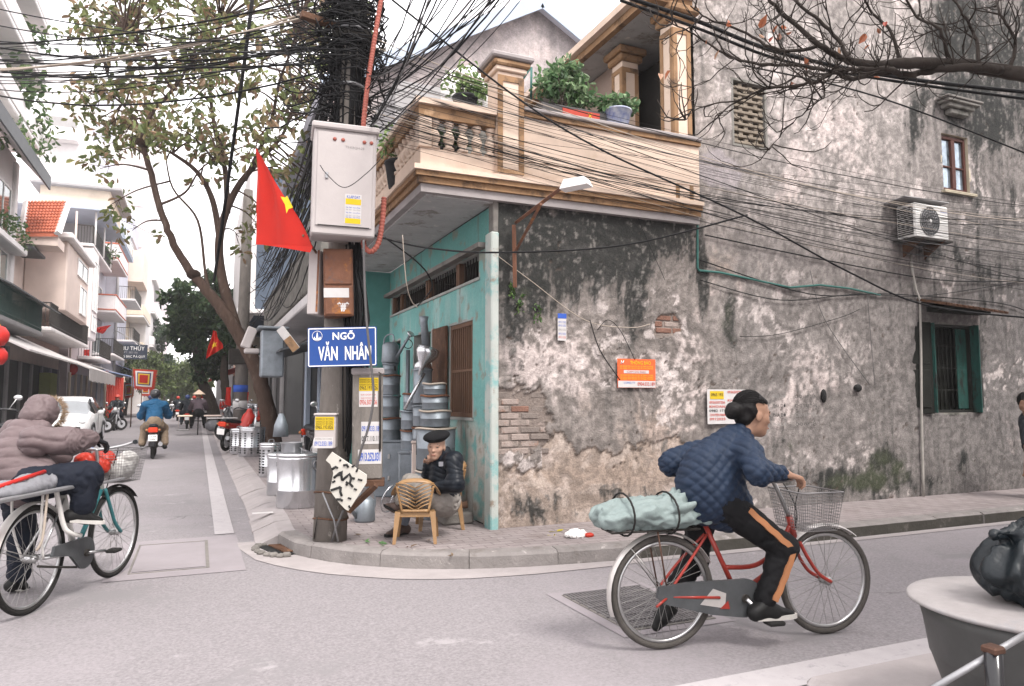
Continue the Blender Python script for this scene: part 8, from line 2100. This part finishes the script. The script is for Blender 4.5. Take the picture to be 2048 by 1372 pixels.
for i in range(3):
    t = tag(MB().path([V3(.16 * math.cos(a), 0, .16 * math.sin(a)) for a in np.linspace(0, 6.28, 25)[:-1]], .008, 6, closed=True).build('wire_hoop', 'steel_bright'), 'bright wire hoop in the bunch leaning by the old man\'s knee', 'hoop', 'wire hoops'); t.location = onz(782 + i * 14, 1000, .3) + V3(0, 0, .02); t.rotation_euler = (R(20), 0, R(40 + 10 * i))
MB_ = thing('step_block', 'low concrete step against the teal wall behind the chairs', 'step', (2.5, 7.3, .12)); MB().cbox(-.22, .1, -.35, .5, 0, .12, .02).build('block', 'concrete_dark', MB_); MB().cyl((-.3, -.2, .16), (.05, -.3, .19), .035, n=10).build('log', 'brown_wood', MB_)

# basin with lid, bag and pipe stand in the near right corner
bc = Vector(_C) + Vector(_r) * 2.0 + Vector((_f[0], _f[1], 0)).normalized() * 2.84; bc.z = 0
mat('alu', (.09, .09, .088), .5, .4, var=.3, scale=4, bump=.15, bscale=15); mat('lid_pale', (.29, .27, .265), .9, var=.3, scale=5, bump=.3, bscale=25, patch=[((.22, .215, .22), 3.5, .56, .1), ((.13, .12, .11), 9, .68, .05)]); mat('bin_bag', (.004, .008, .011), .45, var=.3, scale=6, bump=.5, bscale=28, spec=.35)
bs = thing('basin', 'big round metal basin with a pale lid in the near right corner', 'basin', (bc.x, bc.y, .1))
MB().lathe([(.2, 0), (.24, .01), (.3, .12), (.345, .26), (.35, .27), (.352, .275), (.37, .4), (.375, .42), (.385, .47), (.36, .475)], n=44).build('bowl', 'alu', bs)
ld = MB().lathe([(.405, .472), (.424, .48), (.427, .487), (.42, .493), (.39, .499), (.01, .505)], n=44).build('lid', 'lid_pale', bs)
gb = thing('bin_bag', 'knotted black plastic bag on the pale lid of the basin', 'bag', (bc.x - .04, bc.y - .03, .605)); gb.scale = (.92, .92, .86)
def bagfold(V, n):
    a = np.arctan2(V[:, 1], V[:, 0]); s_ = sstep(-.05, .22, V[:, 2])
    return .016 * np.sin(a * 9 + 4 * fbm(V * 5, 3, 2)) * (.25 + s_) + .03 * (np.minimum(np.abs(2 * fbm(V * [9, 9, 6], 7, 3) - 1) * 4, 1) - .6)
sdfmesh('bag', [elli((0, 0, .12), (.2, .19, .13), .05), elli((0, 0, .2), (.13, .13, .1), .06), cone((0, .0, .27), (.01, 0, .33), .045, .03, .05), cone((-.03, 0, .31), (-.16, .03, .3), .035, .02, .04), cone((.03, 0, .31), (.13, -.04, .34), .035, .03, .04)], .0095, 'bin_bag', gb, bagfold)
ps_ = thing('pipe_stand', 'dark post with a silver pipe across it in front of the basin', 'stand', (0, 0, 0)); pt_ = ond(1986, 1300, 2.25); ps_.location = (pt_.x, pt_.y, .1); pz0 = ps_.location.copy()
iv = Matrix.Translation(-pz0)
o = MB().cyl(V3(pz0.x, pz0.y, .1), V3(pz0.x, pz0.y, pt_.z), .026, n=14).build('post', 'paint_black'); o.parent = ps_; o.matrix_parent_inverse = iv
h_ = V3(pz0.x, pz0.y, pt_.z)
dd_ = (h_ - Vector(_C)).dot(Vector(_f))
o = MB().cyl(ond(1840, 1392, dd_ - .02), ond(2090, 1246, dd_ + .06), .0105, n=10).build('pipe', 'steel_dull'); o.parent = ps_; o.matrix_parent_inverse = iv
o = MB().cbox(-.026, .026, -.026, .026, -.01, .014, .006, Matrix.Translation(h_)).build('cap', 'rusty_steel'); o.parent = ps_; o.matrix_parent_inverse = iv

# things fixed to the alley wall
WY = WALLY - .03
mat('poster_orange', (.68, .12, .04), .7, var=.08, scale=10)
def poster(name, label, x0, x1, z0, z1, m, cat='poster'):
    t = thing(name, label, cat, (x0, WY, z0)); MB().box(0, x1 - x0, 0, .004, 0, z1 - z0).build('sheet', m, t); return t, x1 - x0, z1 - z0
t, w, h = poster('notice_board', 'orange notice headed in yellow on the weathered wall', 4.08, 4.56, 1.5, 1.81, 'poster_orange', 'notice')
tx('lettering', 'THÔNG BÁO', w * .6, h * .86, .055, 'paper_yellow', t, w * .55, .012)
MB().box(.004, w - .004, -.003, -.001, .004, h * .24).build('white_band', 'paper_white', t); MB().box(w * .16, w * .82, -.003, -.001, h * .5, h * .61).build('white_field', 'paper_white', t)
tx('lettering', '0904.033.189', w * .74, h * .13, .055, 'ink_red', t, w * .46, .01, -.006); tx('lettering', 'CONG TY', w * .3, h * .17, .03, 'ink_blue', t, w * .3, 0, -.006); tx('lettering', 'CAM DO RAC', w * .49, h * .555, .03, 'ink_red', t, w * .5, 0, -.006)
for z2 in (.74, .67, .43, .36, .3): tx('lettering', 'DE NGHI MOI NGUOI GIU VE SINH CHUNG', w * .5, h * z2, .025, 'paper_yellow', t, w * .86, 0)
MB().path([(w * .09, -.003, h * .82), (w * .1, -.003, h * .93), (w * .13, -.003, h * .84), (w * .16, -.003, h * .93)], .006, 4).build('emblem', 'white_paint', t)
t, w, h = poster('flyer', 'narrow white and blue flyer high on the weathered wall', 3.37, 3.47, 1.98, 2.26, 'paper_white')
MB().box(.0, w, -.003, -.001, h * .82, h).build('blue_head', 'ink_blue', t)
for z2, m_ in ((.68, 'ink_blue'), (.55, 'ink_blue'), (.4, 'ink_grey'), (.25, 'ink_blue'), (.12, 'ink_red')): tx('lettering', '0913 252', w / 2, h * z2, .03, m_, t, w * .85)
t, w, h = poster('advert_sheet', 'torn sheet of small red and yellow adverts behind the rider', 5.25, 5.8, 1.1, 1.49, 'paper_white')
MB().box(w * .07, w * .42, -.003, -.001, h * .72, h * .95).build('yellow_field', 'paper_yellow', t); MB().box(w * .68, w * .98, -.003, -.001, h * .58, h * .74).build('blue_field', 'ink_blue', t)
for i in range(9):
    x2, z2 = (w * .25, h * (.62 - i * .12)) if i < 5 else (w * .72, h * (.92 - (i - 5) * .24)); tx('lettering', ('0936507206', 'KHOAN', '0982 171', 'CHUYEN NHA', '0912033')[i % 5], x2, z2, .04, 'ink_red' if i not in (2,) else 'ink_black', t, w * .4, .012)
tx('lettering', '0965 193', w * .245, h * .84, .05, 'ink_black', t, w * .3, .01, -.005)
st = thing('stencil_print', 'rows of faded black stencilled adverts on the wall right of the rider', 'stencil', (6.2, WY, 1.05))
for i in range(4):
    for j in range(2): tx('lettering', ('PHÁ DỠ', 'CHO VAY TIỀN')[j], .1 + .42 * j, .36 - i * .11, .06, 'ink_grey' if (i + j) % 3 == 0 else 'ink_black', st, (.2, .34)[j], .0, 0)
# air conditioner under its little roof
ac = thing('air_conditioner', 'white air conditioner unit with a round fan grille high on the alley wall', 'air conditioner', (8.38, 6.55, 3.46)); ac.scale = (.8, .9, .84)
MB().cbox(0, .8, -.3, 0, 0, .54, .02).build('case', 'plastic_white', ac)
for i in range(14): MB().box(-.012, -.001, -.27, -.03, .05 + i * .032, .066 + i * .032).build('louvre', 'iron_dark', ac)
MB().cyl((.34, -.301, .27), (.34, -.309, .27), .23, n=32).build('fan_recess', 'chaincase', ac)
for i in range(5): MB().path([V3(.34 + .045 * (i + 1) * math.cos(a), -.312, .27 + .045 * (i + 1) * math.sin(a)) for a in np.linspace(0, 6.28, 33)[:-1]], .004, 4, closed=True).build('grille_ring', 'plastic_white' if i == 4 else 'h_grey', ac)
for i in range(20):
    a = i / 20 * 6.283; MB().path([V3(.34 + .04 * math.cos(a), -.314, .27 + .04 * math.sin(a)), V3(.34 + .22 * math.cos(a + .5), -.314, .27 + .22 * math.sin(a + .5))], .003, 4).build('grille_blade', 'h_grey', ac)
MB().ell((.34, -.318, .27), (.03, .01, .03), 10, 6).build('grille_hub', 'plastic_white', ac); text('lettering', 'Panasonic', Matrix.Translation((.69, -.304, .45)) @ Mr, .05, 'ink_blue', ac, fit=.17); text('lettering', 'INVERTER', Matrix.Translation((.69, -.304, .34)) @ Mr, .035, 'ink_grey', ac, fit=.13)
for x_ in (.12, .62): MB().prism([(0, 0), (-.34, 0), (0, -.24)], 0, .03, Matrix.Translation((x_, 0, -.01)) @ Matrix.Rotation(math.pi / 2, 4, 'Z') @ Matrix.Rotation(math.pi / 2, 4, 'X') @ Matrix.Rotation(0, 4, 'Z')).build('bracket', 'rust_brown', ac)
MB().box(-.04, .86, -.32, .04, -.03, -.002).build('shelf', 'iron_dark', ac); MB().box(-.2, .84, -.34, .04, .585, .6, Matrix.Rotation(R(-4), 4, 'X')).build('cover', 'h_grey', ac)
# lamp on a rusty bracket
lp_ = thing('wall_lamp', 'white street lamp on a rusty angled bracket at the corner wall', 'lamp', (2.86, 6.55, 2.5)); iv = Matrix.Translation(-lp_.location)
a0, a1 = ony(1030, 575, 6.52), ony(1028, 450, 6.5); a2 = ond(1125, 374, 5.75); a3 = ond(1175, 364, 5.65)
for nm, A_, B_, r_, m_ in (('upright', a0, a1, .022, 'rust_box'), ('arm', ony(1032, 445, 6.5), a2, .02, 'rust_box'), ('brace', ony(1030, 505, 6.5), ond(1082, 408, 6.1), .016, 'rust_box')):
    o = MB().cyl(A_, B_, r_, n=4, smooth=False).build(nm, m_); o.parent = lp_; o.matrix_parent_inverse = iv
o = MB().prism([(-.1, -.03), (.14, -.03), (.11, .035), (-.06, .04)], -.06, .06, frame(a2.lerp(a3, .45), a3 - a2) @ Matrix.Rotation(math.pi / 2, 4, 'X')).build('head', 'white_paint'); o.parent = lp_; o.matrix_parent_inverse = iv
# plants of the terrace
mat('pot_black', (.03, .03, .032), .6); mat('glazed', (.5, .52, .55), .25, var=.6, scale=9, col2=(.06, .1, .3), coat=.4); mat('trough', (.08, .075, .075), .8, var=.3); mat('red_panel', (.4, .06, .04), .7, var=.2)
def plant(label, loc, pot, ph, pr, cl, leaf, n, cols, seed, mp_='pot_black'):
    t = thing('potted_plant', label, 'plant', loc); 
    if pot: MB().lathe([(pr * .7, 0), (pr * .75, .01), (pr, ph * .9), (pr * 1.06, ph * .92), (pr * 1.06, ph), (pr * .9, ph), (pr * .88, ph * .9), (.01, ph * .88)], n=22).build('pot', mp_, t)
    b = MB(); r_ = random.Random(seed)
    for i in range(9): b.path([V3(0, 0, ph * .8), V3(r_.gauss(0, .05), r_.gauss(0, .05), ph + .1), V3(*cl[0][:3]) + V3(r_.gauss(0, .1), r_.gauss(0, .1), r_.gauss(0, .06))], [.01, .007, .003], 5)
    b.build('stems', 'bark', t)
    v, f, c = leafcloud([(c_, rr2, n // len(cl), leaf) for c_, rr2 in [(q_[:3], q_[3:]) for q_ in cl]], seed, cols); tag(npmesh('foliage', v, f, 'leaf', t, False, c), kind='stuff')
    return t
pg = [(.09, .17, .07), (.14, .23, .1), (.06, .12, .05), (.2, .28, .15)]
pt = plant('bushy bonsai shrub in a dark trough on the balcony coping', (3.5, 6.75, 4.345), False, .12, .2, [(.05, 0, .5, .26, .2, .2), (-.12, 0, .42, .2, .18, .16), (.26, 0, .36, .2, .18, .15), (.1, .05, .62, .2, .2, .13)], .085, 900, pg, 3)
MB().cbox(-.3, .5, -.16, .16, 0, .15, .015).build('trough', 'trough', pt); MB().box(-.05, .4, -.166, -.161, .03, .12).build('red_panel', 'red_panel', pt)
text('lettering', 'X', Matrix.Translation((.28, -.169, .075)) @ Mr, .08, 'paper_yellow', pt)
plant('fern-like plant in a blue and white glazed pot on the balcony coping', (4.14, 6.62, 4.345), True, .2, .16, [(0, 0, .3, .2, .18, .1), (-.12, 0, .26, .12, .1, .08), (.12, 0, .3, .14, .1, .08)], .09, 300, pg, 5, 'glazed')
plant('spiky plant in a black pot behind the left baluster', (2.12, 6.82, 3.6), True, .3, .11, [(0, 0, .42, .1, .1, .12)], .1, 90, pg, 7); plant('spiky plant in a black pot behind the middle balusters', (2.34, 6.82, 3.6), True, .3, .1, [(0, 0, .42, .1, .1, .12)], .1, 90, pg, 9)
for i, (x, y, Y_, lab) in enumerate(((800, 290, 7.6, 'leafy shrub spilling over the balcony behind the cabinet'), (930, 165, 8.6, 'light green shrub on the terrace behind the balcony post'))):
    p = ony(x, y, Y_); plant(lab, (p.x, p.y, p.z - .5), True, .3, .16, [(0, 0, .5, .3, .3, .28), (.2, .1, .45, .25, .25, .2)], .09, 420, [(.2, .28, .1), (.12, .2, .06)], 11 + i)
o = tag(MB().path([ony(1062, 200, 7.0), ony(1063, 135, 7.0), ony(1062, 134, 7.0), ony(1028, 185, 7.2)], .014, 6).build('clothes_rail', 'pipe_green'), 'thin teal metal rail standing on the terrace behind the shrub', 'rail')
for i, (x, y) in enumerate(((1022, 580), (1040, 610), (1075, 625))):
    p = ony(x, y, WALLY - .03); v, f, c = leafcloud([(p, (.05, .02, .1), 26, .05)], 90 + i, [(.07, .14, .04), (.1, .16, .05)]); tag(npmesh('wall_weed', v, f, 'leaf', None, False, c), ('small green weed rooted under the lamp bracket', 'second weed lower down by the lamp bracket', 'little weed right of the lamp bracket')[i], 'plant', 'weeds on the wall')
# litter
for i, (x, y, c_) in enumerate(((738, 1083, 0), (760, 1085, 0), (775, 1088, 0), (720, 1068, 1), (860, 1080, 1), (1115, 1062, 2), (1105, 1070, 2), (815, 1092, 1), (900, 1110, 1), (600, 1008, 1))):
    p = onz(x, y, .13); v, f, c = leafcloud([(p, (.03, .03, .004), 2, .09)], 100 + i, [[(.08, .16, .06)], [(.2, .14, .09)], [(.5, .42, .05)]][c_]); v[:, 2] = .124 + np.abs(v[:, 2] - .13) * .25; tag(npmesh('fallen_leaf', v, f, 'leaf', None, False, c), ('green', 'brown', 'yellow')[c_] + ' fallen leaf lying on the corner pavement', 'leaf', 'fallen leaves')
o = thing('litter', 'crumpled white plastic bag lying on the pavement by the wall', 'litter', onz(1150, 1074, .12)); sdfmesh('bag', [elli((0, 0, .025), (.09, .06, .025), .02), elli((.07, .02, .02), (.06, .05, .02), .02)], .009, 'white_paint', o, fold(.03, 14, 3))
sdfmesh('bag', [elli((.13, -.03, .012), (.04, .03, .012), .02)], .009, 'bag_red', o, fold(.015, 14, 5))
tag(slab('paper_scrap', 0, .22, 0, .1, 0, 'paper_white', None, 'thing'), 'flat paper scrap on the pavement by the steel drums', 'litter').location = onz(505, 1028, .124)
# second pole, dark stay and bollard
p = onz(478, 888, .1); t = thing('utility_pole', 'second concrete pole beyond the leaning tree plastered with stickers', 'pole', (p.x, p.y, .1)); MB().cyl((0, 0, 0), (.05, 0, 7.5), .2, .13, 16).build('shaft', 'pole_concrete', t); MB().cbox(-.35, .35, -.25, .25, 2.3, 2.75, .02).build('box', 'iron_dark', t); MB().cyl((0, 0, 1.0), (0, 0, 1.25), .206, n=16).build('sticker', 'paper_white', t); MB().cyl((0, 0, 1.5), (0, 0, 1.7), .205, n=16).build('sticker', 'ink_blue', t)
tag(MB().path([ond(508, -30, 9), ond(492, 100, 9.3), ond(470, 260, 9.8), ond(440, 480, 10.6), ond(428, 560, 11.4)], .024, 7).build('stay_cable', 'cable_black'), 'thick black stay cable slanting down through the tree crown', 'cable')
# shrub by the hoarding
p = onz(225, 850, 0); t = thing('shrub', 'low green shrub beside the red hoarding', 'shrub', (-4.6, 40, 0)); v, f, c = leafcloud([((0, 0, .5), (.9, .7, .5), 400, .2)], 8, DG); npmesh('foliage', v, f, 'leaf', t, False, c)
# ---------------------------------------------------------------- damp winter air
hz = bpy.data.materials.new('air'); hz.use_nodes = True
hn = hz.node_tree; hn.nodes.remove(hn.nodes['Principled BSDF'])
pv = hn.nodes.new('ShaderNodeVolumePrincipled'); pv.inputs['Color'].default_value = (.93, .92, .94, 1); pv.inputs['Density'].default_value = .0011; pv.inputs['Anisotropy'].default_value = .2
hn.links.new(pv.outputs[0], hn.nodes['Material Output'].inputs['Volume'])
MT['air'] = hz
tag(MB().box(-70, 70, -25, 175, -1, 40).build('haze', 'air'), kind='stuff')
